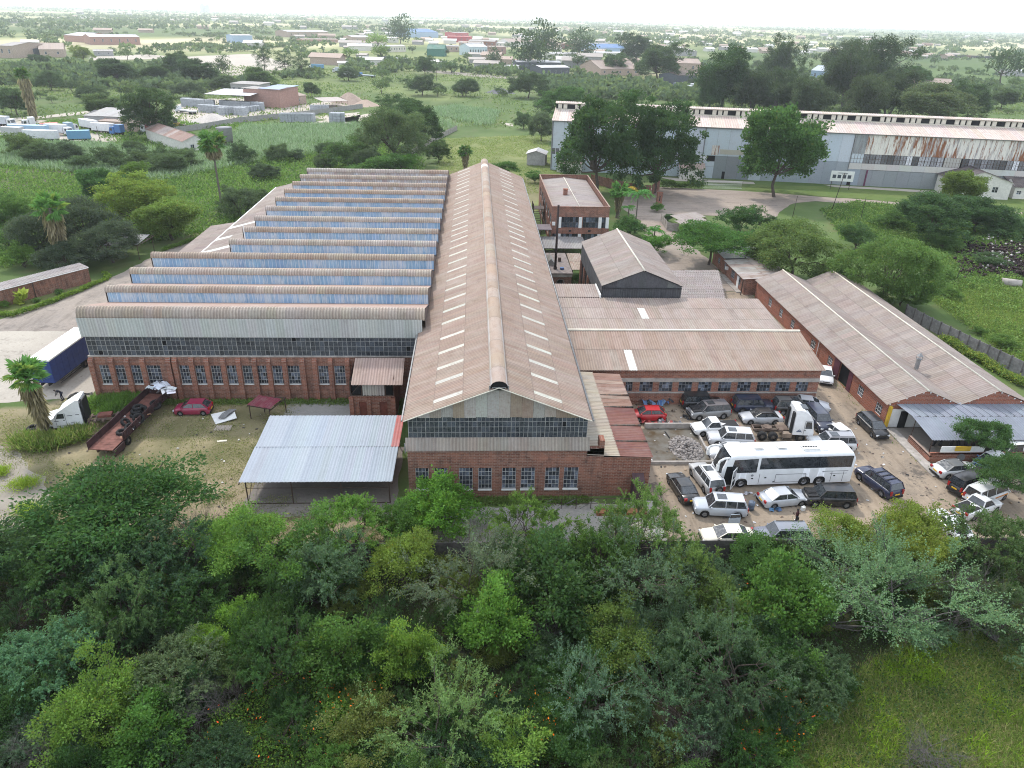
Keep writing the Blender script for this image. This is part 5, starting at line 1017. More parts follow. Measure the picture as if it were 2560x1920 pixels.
def ptree(kind, c, x, y, rpx, color, name, label, group=None, hs=1.0, cat='tree', zf=None, proto=None):
    """crown centred on a point of the photograph, rpx its half width there"""
    zc = 3.0
    for _ in range(40):
        p = c(x, y, zc); dep = (p-Vector((0, 0, H_))).dot(CF); sc_ = (c(x+1, y, zc)-c(x, y, zc)).length; r = rpx*sc_; zc = zc*.6+.4*ZCK[kind]*r*hs
    return tree(kind, p.x, p.y, r, color, name, label, group, hs, cat, proto)
g_dark = (.030, .064, .022); g_dark2 = (.026, .054, .028); g_mid = (.050, .098, .026); g_lite = (.090, .155, .036); g_lime = (.105, .165, .034); g_olive = (.085, .100, .030); g_blue = (.062, .098, .062); g_grey = (.080, .098, .068); g_yel = (.100, .135, .030)
# the wild bush in front of the works: every tree by its place
G6 = 'trees of the wild bush'
NB = [
 ('acacia', DD, 262, 1088, 150, g_dark, 'acacia_tree', 'big dark spreading acacia leaning over the dirt track', .95),
 ('bushy', DD, 40, 1190, 90, g_dark2, 'bush_tree', 'dark green bush at the frame edge below the dirt track', 1),
 ('feathery', DD, 160, 1215, 110, g_dark, 'bush_tree', 'dark olive feathery bush below the big spreading acacia', 1),
 ('feathery', DD, 330, 1220, 115, g_dark2, 'bush_tree', 'shady blue-green bush by the trunk of the big acacia', 1),
 ('bare', DD, 425, 1170, 80, (.2, .2, .2), 'bare_shrub', 'leafless purple-grey shrub against the dark precast wall', 1),
 ('acacia', DD, 512, 1165, 88, g_lite, 'acacia_tree', 'light green acacia with visible forked trunk by the precast wall', 1.2),
 ('bushy', DD, 630, 1220, 95, g_mid, 'bush_tree', 'olive green bush under the precast wall beside the forked acacia', 1),
 ('feathery', DD, 760, 1132, 84, g_lite, 'feathery_tree', 'pale feathery tree rising before the grey open shed', .9),
 ('feathery', DD, 700, 1225, 95, g_blue, 'feathery_tree', 'blue-grey feathery tree below the pale tree of the open shed', 1),
 ('leafy', DD, 955, 1098, 74, (.075, .145, .028), 'bush_tree', 'bright green bushy tree covering the first hall windows', .95),
 ('leafy', DD, 870, 1135, 52, g_mid, 'bush_tree', 'mid green tree between the open shed and the hall windows', 1.0),
 ('bushy', DD, 865, 1210, 70, g_yel, 'bush_tree', 'yellow-green rounded bush below the hall corner', 1.2),
 ('spiky', DD, 1020, 1235, 130, g_grey, 'thorn_tree', 'grey-green thorn tree with pale twigs before the grey path', .9),
 ('feathery', DD, 1140, 1140, 78, g_lite, 'feathery_tree', 'light green flat-topped tree over the grey path', .9),
 ('leafy', DD, 1190, 1265, 110, g_dark, 'bush_tree', 'deep green tree under the flat-topped light tree', 1),
 ('feathery', DD, 1385, 1142, 82, (.095, .14, .045), 'feathery_tree', 'tall pale feathery tree at the corner of the car yard', 1.1),
 ('feathery', DD, 1290, 1195, 80, g_mid, 'feathery_tree', 'mid green feathery tree by the end of the grey path', 1.1),
 ('spiky', DD, 1400, 1240, 115, g_blue, 'thorn_tree', 'bluish drooping thorn tree below the car yard corner', 1),
 ('feathery', DD, 1500, 1250, 70, (.085, .125, .04), 'feathery_tree', 'arching light-edged tree below the cream parked sedan', 1.1),
 ('leafy', DD, 1068, 1330, 76, (.085, .16, .035), 'bush_tree', 'vivid green tree standing alone in the middle of the dark bush', 1.35),
 ('bare', DD, 1172, 1375, 52, (.2, .2, .2), 'bare_shrub', 'grey leafless shrub beside the vivid green tree', 1),
 ('leafy', DD, 885, 1415, 60, g_lime, 'bush_tree', 'lime green crown below the middle of the dark bush', 1.5),
 ('leafy', DD, 750, 1405, 82, g_mid, 'bush_tree', 'green tree with loose crown beside the lime crown', 1.1),
 ('bare', DD, 975, 1430, 40, (.2, .2, .2), 'bare_shrub', 'thin bare twigs beside the lime crown', 1.2),
 ('leafy', DD, 450, 1390, 46, (.11, .175, .033), 'bush_tree', 'small lime green crown lit up in the dark thicket', 1.3),
 ('leafy', DD, 512, 1335, 42, (.11, .175, .035), 'bush_tree', 'small bright crown behind the lime one in the thicket', 1.3),
 ('feathery', DD, 250, 1320, 105, (.062, .105, .042), 'feathery_tree', 'grey-green feathery tree in the thicket below the big acacia', 1),
 ('feathery', DD, 395, 1310, 85, g_dark, 'feathery_tree', 'dark feathery tree between the grey-green one and the lime crown', 1),
 ('feathery', DD, 100, 1430, 95, (.065, .125, .072), 'feathery_tree', 'blue-green soft tree near the frame edge', 1.1),
 ('bushy', DD, 205, 1535, 92, (.095, .15, .032), 'bush_tree', 'yellow-lit tree above the twiggy corner', 1.2),
 ('leafy', DD, 320, 1580, 85, g_mid, 'bush_tree', 'green bush touching the lower frame edge near the bare twigs', 1),
 ('bushy', DD, 40, 1530, 80, g_dark, 'bush_tree', 'dark bush in the lower corner of the thicket', 1),
 ('feathery', DD, 380, 1455, 85, (.066, .095, .05), 'feathery_tree', 'dull green feathery tree beside the bare grey shrub', 1),
 ('bare', DD, 448, 1520, 62, (.2, .2, .2), 'bare_shrub', 'bare silver-grey shrub above the orange flowers', 1.2),
 ('bare', DD, 95, 1610, 75, (.2, .2, .2), 'bare_shrub', 'grey tangled twigs in the lowest corner', 1),
 ('feathery', DD, 600, 1400, 95, g_dark, 'feathery_tree', 'dusky feathery tree above the flowering patch', 1),
 ('spiky', DD, 948, 1540, 132, (.095, .15, .062), 'thorn_tree', 'large pale green tree with feather-like sprays at the lower edge', 1),
 ('spiky', DD, 1285, 1490, 105, (.070, .118, .078), 'thorn_tree', 'blue-green tree with spiky sprays near the lower edge', 1.05),
 ('spiky', DD, 1450, 1530, 95, (.060, .100, .062), 'thorn_tree', 'second blue-green spiky tree beside the flowering patch', 1),
 ('feathery', DD, 1560, 1430, 125, (.050, .085, .046), 'feathery_tree', 'wide dark feathery tree above the rough grass corner', 1),
 ('leafy', DD, 1710, 1300, 82, g_mid, 'bush_tree', 'green upright tree beside the big silvery thorn', 1.3),
 ('feathery', DD, 1665, 1420, 75, g_dark, 'feathery_tree', 'dark tree between the silvery thorn and the grass corner', 1),
 ('feathery', DD, 1760, 1460, 70, (.055, .08, .045), 'feathery_tree', 'dim drooping tree at the edge of the rough grass', 1),
 ('thorn', DD, 1925, 1280, 165, (.105, .150, .090), 'thorn_tree', 'huge silvery grey thorn tree with long reaching twigs', .85),
 ('bushy', DD, 1832, 1155, 66, (.105, .14, .030), 'bush_tree', 'yellow-green rounded tree beside the boundary wall by the standing man', .9),
 ('bushy', DD, 1962, 1140, 64, (.115, .145, .030), 'bush_tree', 'yellow-green taller tree before the dark blue parked SUV', 1.05),
 ('bushy', DD, 1985, 1195, 68, (.120, .145, .030), 'bush_tree', 'yellow-green bush below the taller yellow-green tree', 1.1),
 ('bushy', DD, 1640, 1215, 60, (.045, .085, .028), 'bush_tree', 'dark leafy bush climbing the wall below the cream sedan', 1),
 ('feathery', DD, 2145, 1185, 98, (.055, .092, .038), 'bush_tree', 'heavy dark green tree over the parked white pickup', .95),
 ('umbrella', DD, 2128, 940, 46, (.045, .085, .035), 'yard_tree', 'small flat-topped dark tree by the blue canopy', 1.5),
 ('umbrella', DD, 2180, 1025, 54, (.048, .085, .036), 'yard_tree', 'tiered dark tree before the blue canopy wall', 1.3),
 ('bare', DD, 2120, 1300, 85, (.16, .16, .16), 'bare_shrub', 'dark tangled leafless shrub under the heavy dark tree', 1),
 ('feathery', DD, 2190, 1330, 90, (.048, .072, .038), 'bush_tree', 'dark tree at the frame edge above the grass corner', 1),
 ('leafy', DD, 1095, 1625, 70, (.115, .175, .04), 'bush_tree', 'lime green leaves pushing in at the lower frame edge', .9),
 ('bushy', DD, 800, 1600, 85, g_olive, 'bush_tree', 'olive shrub in the flowering patch', .8),
 ('bushy', DD, 1330, 1390, 85, (.080, .105, .028), 'bush_tree', 'olive-brown bush in the middle of the thicket', .9),
 ('leafy', DD, 1560, 1330, 80, (.062, .09, .03), 'bush_tree', 'dull green bush above the wide dark feathery tree', .9),
 ('bare', DD, 1490, 1610, 60, (.2, .2, .2), 'bare_shrub', 'small bare shrub under the blue-green spiky trees', 1),
 ('bare', DD, 2020, 1640, 75, (.17, .17, .17), 'bare_shrub', 'low sprawl of grey twigs in the rough grass', .6),
]
NBO = [ptree(k, c, x, y, r, tuple(v*R_.uniform(.95, 1.05) for v in col_), nm, lab, None, hs, cat='shrub' if nm == 'bare_shrub' else 'tree') for k, c, x, y, r, col_, nm, lab, hs in NB]
GF = 'understorey shrubs of the wild bush'
spots = []; USH = []
for k in range(900):
    x = R_.uniform(-46, 52); y = R_.uniform(19, 45.5)
    if inpoly(np.array([x]), np.array([y]), GRASSCORNER)[0]: continue
    if abs(x-2) > .95*y+6: continue
    if any((x-a)**2+(y-b)**2 < 3.6 for a, b in spots): continue
    spots.append((x, y))
    if len(spots) > 190: break
for x, y in spots:
    kd = R_.choice(['bushy', 'feathery', 'leafy', 'feathery', 'spiky', 'leafy']); c = R_.choice([g_dark, g_dark2, g_mid, g_dark, g_olive, g_blue, (.05, .075, .028)]); r = R_.uniform(1.0, 1.9)
    USH.append((tree(kd, x, y, r, jitc(c, .15), 'shrub', 'dark green shrub', GF, R_.uniform(.8, 1.2), 'shrub'), r, c))
# around the works
WB = [
 ('dome', cA, 300, 560, 240, (.044, .052, .048), 'drooping_tree', 'dark grey-green drooping tree behind the tall skirted palm', 1),
 ('dome', cA, 640, 490, 250, (.042, .050, .046), 'drooping_tree', 'taller dark grey drooping tree beside the open shelter', 1.05),
 ('dome', cA, 860, 640, 220, (.042, .050, .046), 'drooping_tree', 'grey drooping tree whose boughs reach the curved drive', .9),
 ('dome', cA, 520, 760, 190, (.036, .044, .040), 'drooping_tree', 'low dark drooping tree at the end of the brick garage', .8),
 ('broad', cA, 1080, 350, 260, (.125, .150, .040), 'garden_tree', 'big yellow-green tree by the curved drive', .85),
 ('broad', cA, 1330, 440, 210, (.100, .130, .040), 'garden_tree', 'yellow-green round tree next to the factory drive end', .9),
 ('broad', cA, 830, 190, 160, (.042, .082, .036), 'garden_tree', 'dark green leafy tree behind the big yellow-green tree', 1),
 ('broad', cA, 1050, 110, 100, (.075, .11, .035), 'garden_tree', 'small mid green tree behind the dark leafy tree', 1),
 ('dome', cA, 1890, 330, 150, (.055, .070, .050), 'drooping_tree', 'dark round tree leaning on the aisle roof of the factory', .95),
 ('dome', cA, 2060, 280, 80, (.055, .075, .045), 'drooping_tree', 'smaller dark tree beside the round one at the aisle roof', .8),
 ('broad', cA, 90, 430, 150, (.060, .100, .035), 'garden_tree', 'leafy green tree at the frame edge above the brick garage', 1),
 ('leafy', cA, 180, 760, 130, (.075, .115, .035), 'garden_bush', 'green bush behind the brick garage roof', .9),
 ('leafy', cA, 60, 620, 110, (.06, .10, .035), 'garden_bush', 'low green bush behind the brick garage at the frame edge', .9),
 ('leafy', cA, 20, 1140, 45, (.09, .14, .04), 'garden_bush', 'bright clump in the lawn before the brick garage', .8),
 ('dome', T2, 320, 830, 205, (.066, .084, .050), 'domed_tree', 'great grey-green dome tree behind the sawtooth roofs', .95),
 ('broad', T2, 500, 770, 130, (.030, .052, .028), 'domed_tree', 'dark green tree behind the grey-green dome', .95),
 ('broad', T2, 400, 690, 130, (.032, .055, .030), 'domed_tree', 'dark spreading tree showing over the grey-green dome', .7),
 ('leafy', T2, 380, 1005, 80, (.060, .120, .030), 'domed_tree', 'bright green rounded tree peeping over the far sawtooth ridge', .8),
 ('leafy', T2, 230, 1010, 130, (.055, .10, .035), 'domed_tree', 'wide green bush behind the far sawtooth ridge', .6),
 ('leafy', T2, 60, 960, 130, (.045, .075, .03), 'domed_tree', 'dark green shrubbery behind the last ridges', .8),
 ('broad', T2, 605, 930, 62, (.05, .075, .035), 'field_tree', 'small rounded tree at the edge of the green field', 1),
 ('umbrella', T2, 1010, 1030, 85, (.045, .085, .03), 'field_tree', 'dark green crown behind the far end of the hall roof', .8),
 ('dome', T2, 1240, 770, 75, (.062, .075, .058), 'field_tree', 'grey drooping tree beside the hangar end', 1.3),
 ('dome', T2, 1130, 740, 50, (.05, .07, .05), 'field_tree', 'small dark tree at the far side of the green field', 1.1),
 ('broad', T2, 1360, 620, 105, (.045, .082, .036), 'field_tree', 'green tree rising behind the hangar end', .9),
 ('broad', T2, 1600, 880, 240, (.026, .048, .026), 'flame_tree', 'huge dark green tree before the hangar end', 1.15),
 ('broad', T2, 1960, 910, 195, (.027, .049, .027), 'flame_tree', 'second huge dark tree joined to the first before the hangar', 1.25),
 ('broad', T3, 735, 900, 205, (.040, .074, .030), 'flame_tree', 'large leafy green tree alone on the lawn before the hangar', 1.3),
 ('umbrella', cC, 1520, 690, 285, (.046, .092, .030), 'rain_tree', 'wide umbrella tree over the drive by the gatehouse', .75),
 ('leafy', cC, 1750, 530, 130, (.04, .075, .036), 'rain_tree', 'dark bushy tree behind the wide umbrella tree', .9),
 ('leafy', cC, 1960, 560, 75, (.032, .055, .033), 'rain_tree', 'pair of dark round shrubs on the bank of the forecourt', .8),
 ('dome', cD, 420, 700, 290, (.082, .105, .044), 'rain_tree', 'grey-green rounded tree overhanging the gatehouse roof', .95),
 ('dome', cD, 1150, 850, 295, (.074, .110, .040), 'rain_tree', 'great round green tree over the twin-gabled roof', 1.1),
 ('dome', cD, 1260, 1060, 150, (.070, .105, .040), 'rain_tree', 'lower bough of round tree drooping to the boundary wall', .7),
 ('broad', cD, 1500, 440, 200, (.036, .062, .034), 'scrub_tree', 'dark green tree before the white hangar annex', .9),
 ('broad', cD, 1880, 420, 180, (.034, .06, .034), 'scrub_tree', 'dark spreading tree beside the row of small annex windows', .8),
 ('broad', cD, 1740, 210, 130, (.085, .105, .036), 'scrub_tree', 'tall yellowish tree in front of the hangar annex', 1.1),
 ('leafy', cD, 900, 620, 120, (.045, .075, .036), 'scrub_tree', 'dark bush in the rough ground behind the round tree', .9),
 ('leafy', cD, 1580, 640, 100, (.05, .08, .036), 'scrub_tree', 'green bush beside the dark scrap', .9),
 ('leafy', cD, 2060, 540, 150, (.055, .085, .05), 'scrub_tree', 'grey-green bush at the frame edge beyond the scrap heap', .7),
 ('leafy', cD, 1950, 800, 95, (.048, .07, .045), 'scrub_tree', 'grey bush growing before the scrap heap', .7),
 ('leafy', cD, 1180, 470, 110, (.055, .09, .036), 'scrub_tree', 'leafy bush by the lamp poles on the rough ground', .7),
 ('leafy', cD, 2060, 1440, 70, (.07, .105, .035), 'scrub_bush', 'round bush on the grassy strip beyond the grey wall', .8),
 ('leafy', cD, 1860, 1350, 45, (.06, .095, .035), 'scrub_bush', 'little bush on the grassy strip behind the grey wall', .8),
 ('leafy', cD, 1570, 900, 90, (.09, .135, .05), 'scrub_bush', 'pale green weedy bush beyond the round tree', .7),
 ('leafy', cD, 1640, 1050, 70, (.08, .12, .04), 'scrub_bush', 'bright weedy bush near the top of the grey wall', .7),
 ('leafy', cC, 860, 590, 110, (.05, .095, .04), 'palm_garden_bush', 'dense green shrubs under the palms beside the office', .8),
 ('leafy', cC, 1060, 730, 110, (.06, .12, .034), 'palm_garden_bush', 'bright green shrubs along the drive edge by the gabled shed', .9),
 ('leafy', cC, 1085, 440, 42, (.06, .115, .035), 'drive_bush', 'green round bush beside the low drive wall', .9),
 ('leafy', cC, 1170, 520, 36, (.045, .07, .045), 'drive_bush', 'dark round bush in the corner of the low drive wall', 1),
 ('leafy', cC, 465, 1000, 45, (.06, .12, .04), 'drive_bush', 'weedy green bush between boiler house and gabled shed', 1),
 ('leafy', cC, 120, 200, 60, (.05, .10, .035), 'drive_bush', 'fern-like bush at the office corner behind the hall', .9),
]
for k, c, x, y, r, col_, nm, lab, hs in WB: ptree(k, c, x, y, r*1.0, tuple(v*q for v, q in zip(col_, (1.0, 1.08, .95))), nm, lab, None, hs, cat='tree' if nm.endswith('tree') else 'bush')
# gum trees behind the hangar and conifers far off
GUMS = []
for i, (x, y, r, hs, cc) in enumerate([(380, 480, 150, 1.0, g_dark2), (300, 560, 90, 1.1, g_dark2), (560, 540, 130, .9, (.045, .062, .04)), (720, 380, 90, 1.1, (.04, .062, .034)), (700, 560, 120, .95, (.045, .065, .042)), (860, 580, 130, .85, (.048, .066, .042)), (1130, 480, 140, 1.0, (.042, .058, .04)), (1300, 430, 140, 1.0, (.042, .06, .042)), (1400, 560, 130, 1.0, (.04, .055, .038)), (1250, 600, 120, .9, (.05, .066, .04)), (1100, 380, 90, 1.0, (.045, .06, .04)), (960, 600, 90, .9, (.05, .068, .045))]):
    GUMS.append(ptree('gum', T3, x, y+12, r*.82, tuple(v*.8 for v in cc), 'gum_tree', 'tall dark gum tree', 'gum trees behind the hangar', hs*1.12))
for k, x, y, r, hs, cc, lab in (('broad', 1700, 640, 150, .8, (.07, .085, .05), 'pale spreading tree with white limbs behind the hangar roof'), ('broad', 1890, 620, 100, .9, (.042, .065, .038), 'dark round tree beside the pale spreading tree'), ('broad', 2090, 600, 55, .9, (.05, .07, .04), 'dark small tree in the scrub beyond the hangar end'), ('broad', 1560, 470, 60, .9, g_dark, 'dark tree beside the pale grey gabled shed'), ('far_tree', 2110, 400, 70, 1.2, (.05, .07, .045), 'tall feathery tree on the scrub before the white depot')):
    ptree(k, T3, x, y, r, cc, 'scrub_tree', lab, None, hs)
for x, y, r, hs, lab in ((1615, 345, 62, 1.0, 'tallest of the dark conifers by the bare clearing'), (1745, 380, 62, .85, 'broad dark conifer between two others by the bare clearing'), (1848, 400, 52, .95, 'conifer standing over the tiny white hut')): ptree('conifer', T1, x, y, r, (.028, .048, .028), 'conifer', lab, None, hs)
MT = [(T1, 910, 690, 150, 1.0, 'broad', (.036, .058, .032), 'big dark round tree in the truck yard'), (T1, 640, 640, 105, .8, 'broad', (.065, .09, .045), 'green tree behind the truck shed'), (T1, 85, 620, 95, .9, 'broad', (.045, .07, .04), 'dark tree group beside the skirted palm'), (T1, 300, 490, 75, 1, 'dome', (.05, .075, .045), 'round dark bush in the meadow'), (T1, 720, 430, 110, .8, 'broad', (.032, .052, .032), 'wide dark tree in the meadow'), (T1, 950, 450, 75, .9, 'broad', (.038, .06, .034), 'round dark tree with bare stems in the meadow'), (T1, 1080, 400, 85, .9, 'broad', (.034, .055, .032), 'dark tree in the clump beside the bare clearing'), (T1, 1220, 430, 95, .9, 'broad', (.036, .058, .034), 'widest dark tree of the clump beside the bare clearing'), (T1, 1365, 400, 42, 1.3, 'far_gum', (.05, .065, .045), 'airy upright tree at the edge of the bare clearing'), (T1, 1600, 475, 75, 1, 'broad', (.06, .09, .042), 'mid green tree behind the long grey store'), (T1, 560, 570, 80, .8, 'dome', (.042, .06, .04), 'dark scrub clump behind the truck yard road'), (T1, 1380, 510, 80, .8, 'dome', (.045, .06, .04), 'grey scrub behind the block canopy'), (T1, 1150, 550, 95, .6, 'dome', (.05, .066, .048), 'low greyish thicket behind the block canopy'), (T1, 1915, 545, 42, 1.1, 'broad', (.045, .07, .04), 'small round tree beside the block yard'), (T1, 500, 330, 62, .8, 'broad', (.12, .145, .04), 'yellow-green tree by the tan warehouses'), (T1, 230, 365, 60, .8, 'dome', (.04, .06, .04), 'dark scrub below the tan warehouses'),
 (T2, 520, 400, 50, 1.0, 'broad', (.042, .07, .036), 'neat round tree beside the road bend'), (T2, 685, 405, 42, .9, 'far_tree', (.045, .072, .04), 'small round tree on the road verge'), (T2, 505, 520, 75, .9, 'dome', (.042, .06, .04), 'dark tree mass in the middle of the scrub'), (T2, 775, 530, 62, 1, 'dome', (.042, .062, .04), 'dark tree with hollow crown in the scrub'), (T2, 1160, 520, 100, .8, 'dome', (.042, .06, .04), 'wide dark tree before the dark grey warehouses'), (T2, 1165, 320, 75, 1.2, 'far_gum', (.03, .048, .03), 'tall dark tree beside the scrap sheds'), (T2, 1260, 260, 62, 1.3, 'far_gum', (.034, .052, .034), 'taller dark tree in the industrial quarter'), (T2, 1480, 280, 58, 1.1, 'far_gum', (.036, .055, .036), 'dark round-headed tree beside the brick store'), (T2, 945, 360, 38, 1.3, 'far_gum', (.042, .058, .042), 'narrow dark tree before the pink brick store'), (T2, 1820, 300, 70, .9, 'broad', (.035, .052, .036), 'dark tree beside the blue peaked warehouse'), (T2, 1960, 380, 110, .8, 'broad', (.045, .066, .04), 'broad green tree before the tan villa'), (T2, 1680, 390, 62, .8, 'broad', (.045, .07, .04), 'round tree before the white depot'), (T2, 1465, 372, 40, .9, 'far_tree', (.042, .062, .038), 'small tree beside the tan roadside bay'), (T2, 225, 245, 48, .9, 'far_tree', (.13, .18, .05), 'bright round tree before the cream gabled warehouse'), (T2, 370, 190, 45, 1.2, 'far_gum', (.035, .055, .036), 'dark twin-headed tree by the blue warehouse'), (T2, 245, 320, 48, .9, 'far_tree', (.085, .12, .045), 'green round tree beside the cream office'), (T2, 55, 320, 40, .9, 'far_tree', (.10, .15, .05), 'bright green round bush at the edge of the pale field'), (T2, 50, 450, 60, .8, 'dome', (.042, .058, .042), 'dark flat tree over the parked blue truck')]
for c, x, y, r, hs, kd, cc, lab in MT: ptree(kd, c, x, y, r, cc, 'meadow_tree', lab, None, hs)
# scattered bushes of the plain: 300 on their own, the rest as woods
def free(x, y):
    P = np.array([x]), np.array([y]); return not any(inpoly(*P, q)[0] for q in NOBUSH)
NOBUSH = [FIELD, P2(T1, (0, 640), (500, 690), (1000, 640), (2212, 560), (2212, 790), (1300, 960), (560, 900), (0, 900)), P2(T1, (1100, 340), (1820, 330), (1820, 470), (1200, 470)), P2(T2, (0, 700), (640, 640), (640, 990), (0, 1000))]
cnt = 0; PLB = []
SC_COL = [(.045, .068, .038), (.052, .075, .042), (.040, .058, .038), (.06, .085, .045), (.075, .10, .045), (.05, .066, .048)]
for k in range(4000):
    v = R_.uniform(95, 470)**1.0; u = R_.uniform(-60, 2620)
    if v > 300 and R_.random() < .3: continue
    p = at(u, v+.027*(u-1280), 0)
    if p.y < 165 or p.y > 1500: continue
    if HI @ p and (HI @ p).y > -25 and (HI @ p).y < 30 and (HI @ p).x > -8: continue
    if -60 < p.x < 30 and p.y < 178: continue
    if p.x > 20 and p.y < 216-.186*(p.x-22)+3: continue
    if vnoise(np.array([p.x/60]), np.array([p.y/90]))[0] < R_.uniform(.25, .75): continue
    if not free(p.x, p.y): continue
    r = R_.uniform(1.8, 4.2)*(1.25 if p.y > 500 else 1); near_ = p.y < 330
    kd = R_.choice(['far_bush', 'far_tree', 'far_bush']) if not near_ else R_.choice(['dome', 'leafy'])
    c = jitc(R_.choice(SC_COL), .15)
    PLB.append((tree(kd, p.x, p.y, r, c, 'scrub_bush', 'dark green bush', 'bushes scattered on the plain', R_.uniform(.7, 1.1), 'bush'), r, c)); cnt += 1
    if cnt >= 262: break
def woods(name, n, fn, rr, cols, seed, nl=26, flatz=.7):
    rng = np.random.default_rng(seed); Q = []; T = []
    for _ in range(n):
        q = fn(rng)
        if q is None: continue
        x, y = q; r = rng.uniform(*rr); d = nrm(rng.normal(size=(nl, 3))); d[:, 2] = np.abs(d[:, 2]); P = d*r*np.array([1.15, 1, flatz])*rng.uniform(.6, 1, (nl, 1))+np.array([x, y, r*.35]); L = np.full(nl, r*.75)
        Q.append(leaf_quads(P-d*r*.3, d+rng.normal(size=(nl, 3))*.8, L, L*.45, rng)); c = np.array(cols[rng.integers(0, len(cols))])*rng.uniform(.8, 1.2); T.append(c[None]*rng.uniform(.75, 1.25, (nl, 1)))
    Q = np.concatenate(Q); T = np.concatenate(T); return tag(add(name, np_mesh(name, Q.reshape(-1, 3), np.arange(len(Q)*4).reshape(-1, 4), LEAFS, T)), kind='stuff')
_QP = P2(T2, (-300, 330), (60, 240), (900, 200), (2100, 280), (2150, 540), (1200, 480), (700, 420))
def QUART(p): return inpoly(np.array([p.x]), np.array([p.y]), _QP)[0]
def f_mid(rng):
    u = rng.uniform(-100, 2660); v = rng.uniform(60, 250); p = at(u, v+.027*(u-1280), 0)
    if p.y < 420 or fbm(np.array([p.x/70]), np.array([p.y/130]), 4)[0] < rng.uniform(.475, .58): return None
    if not free(p.x, p.y) or (QUART(p) and rng.random() < .8): return None
    return p.x, p.y
def f_far(rng):
    u = rng.uniform(-150, 2700); v = rng.uniform(42.5, 110)**1.0; v = 41.5+(v-41.5)*rng.uniform(.1, 1); p = at(u, v+.027*(u-1280), 0)
    if p.y < 900 or p.y > 8500: return None
    if fbm(np.array([p.x/300]), np.array([p.y/420]), 4)[0] < rng.uniform(.44, .56): return None
    return p.x, p.y
SCF = [(.05, .07, .045), (.06, .08, .05), (.07, .09, .05), (.09, .11, .055)]
woods('scrub_wood', 13000, f_mid, (1.5, 5.5), SCF, 5, 16, .6)
woods('far_wood', 15000, f_far, (3.5, 10.0), SCF, 6, 10, .6)
# palms
def palm_mesh(seed, kind):
    rng = np.random.default_rng(seed); Q = []; T = []; 
    def frond(base, az, el, L, fan, col, dead=False):
        d0 = np.array([math.cos(az)*math.cos(el), math.sin(az)*math.cos(el), math.sin(el)])
        if fan:
            c = base+d0*L*.55; side = nrm(np.cross(d0, [0, 0, 1.])); up = np.cross(side, d0); nl = 15
            for k in range(nl):
                a = (k/(nl-1)-.5)*3.6; dd = d0*math.cos(a)+side*math.sin(a)+up*.15*math.cos(a)-np.array([0, 0, .18+.3*abs(a)/2]); ll = L*.52*(1-.12*abs(a))
                P = c[None]; Q.append(leaf_quads(P.copy(), dd[None], np.array([ll]), np.array([ll*.12]), rng, .15)); T.append(np.array(col)[None]*rng.uniform(.8, 1.2))
            Q.append(leaf_quads(base[None].copy(), d0[None], np.array([L*.6]), np.array([.03]), rng)); T.append(np.array(col)[None]*.8)
        else:
            n = 16
            for k in range(n):
                t = (k+1)/n; p = base+d0*L*t; p[2] -= .55*L*t*t; side = nrm(np.cross(d0, [0, 0, 1.]))
                for s in (-1, 1): dd = side*s*.9+d0*.5+np.array([0, 0, -.35]); ll = L*.34*(1-.6*abs(t-.45)); Q.append(leaf_quads(p[None].copy(), dd[None], np.array([ll]), np.array([ll*.09]), rng, .25)); T.append(np.array(col)[None]*rng.uniform(.8, 1.2))
    top = np.array([0, 0, 1.0])
    if kind == 'fan':
        for k in range(34): frond(top*.98, rng.uniform(0, 6.28), rng.uniform(-.55, 1.2), rng.uniform(.36, .46), True, (.075, .155, .045) if rng.random() > .12 else (.12, .16, .04))
    elif kind == 'feather':
        for k in range(13): frond(top*.98, k*6.28/13+rng.normal()*.2, rng.uniform(.1, .95), rng.uniform(.42, .5), False, (.06, .15, .045) if k else (.32, .2, .04))
    leaf = (np.concatenate(Q), np.concatenate(T))
    return leaf
def palm(x, y, h, kind, label, skirt=(0.5, .95), rtr=.03, lean=(0, 0), seed=1, wide=1.0, skw=.10, trunk_r=None, colk=1.0):
    o = thing('palm_tree', label, 'palm', (x, y, -.02), R_.uniform(0, 6)); Q, T = palm_mesh(seed, kind); Q = Q.reshape(-1, 3)*h; top = np.array([0, 0, h]); Q = (Q-top)*wide+top; Q[:, 0] += lean[0]; Q[:, 1] += lean[1]
    add('crown', np_mesh('crown', Q, np.arange(len(Q)).reshape(-1, 4), LEAFS, T*colk), o, world=False)
    m = MB(); tr = trunk_r or h*.03; n = 7
    for k in range(n): a = k/n; b = (k+1)/n; m.bar((lean[0]*a, lean[1]*a, h*a), (lean[0]*b, lean[1]*b, h*b), tr*(1.5-.6*a**.5), n=8, t2=tr*(1.5-.6*b**.5), cap=False)
    m.put('trunk', m_plain('palm_trunk', (.14, .12, .10), .95, var=.4, scale=6) if 'palm_trunk' not in bpy.data.materials else bpy.data.materials['palm_trunk'], o, world=False)
    if skirt:
        rng = np.random.default_rng(seed+5); nn = 520; t = rng.uniform(skirt[0], skirt[1], nn); az = rng.uniform(0, 6.28, nn); rad = h*skw*(.45+.75*(t-skirt[0])/(skirt[1]-skirt[0]))
        P = np.stack([np.cos(az)*rad+lean[0]*t, np.sin(az)*rad+lean[1]*t, t*h], 1); D = np.stack([np.cos(az)*.25, np.sin(az)*.25, -np.ones(nn)], 1)+rng.normal(size=(nn, 3))*.15; L = np.full(nn, h*.17)
        T2_ = np.array([[.20, .155, .11]])*rng.uniform(.5, 1.25, (nn, 1)); Q2 = leaf_quads(P, D, L, L*.09, rng); add('dead_fronds', np_mesh('dead_fronds', Q2.reshape(-1, 3), np.arange(nn*4).reshape(-1, 4), LEAFS, T2_), o, world=False)
    return o
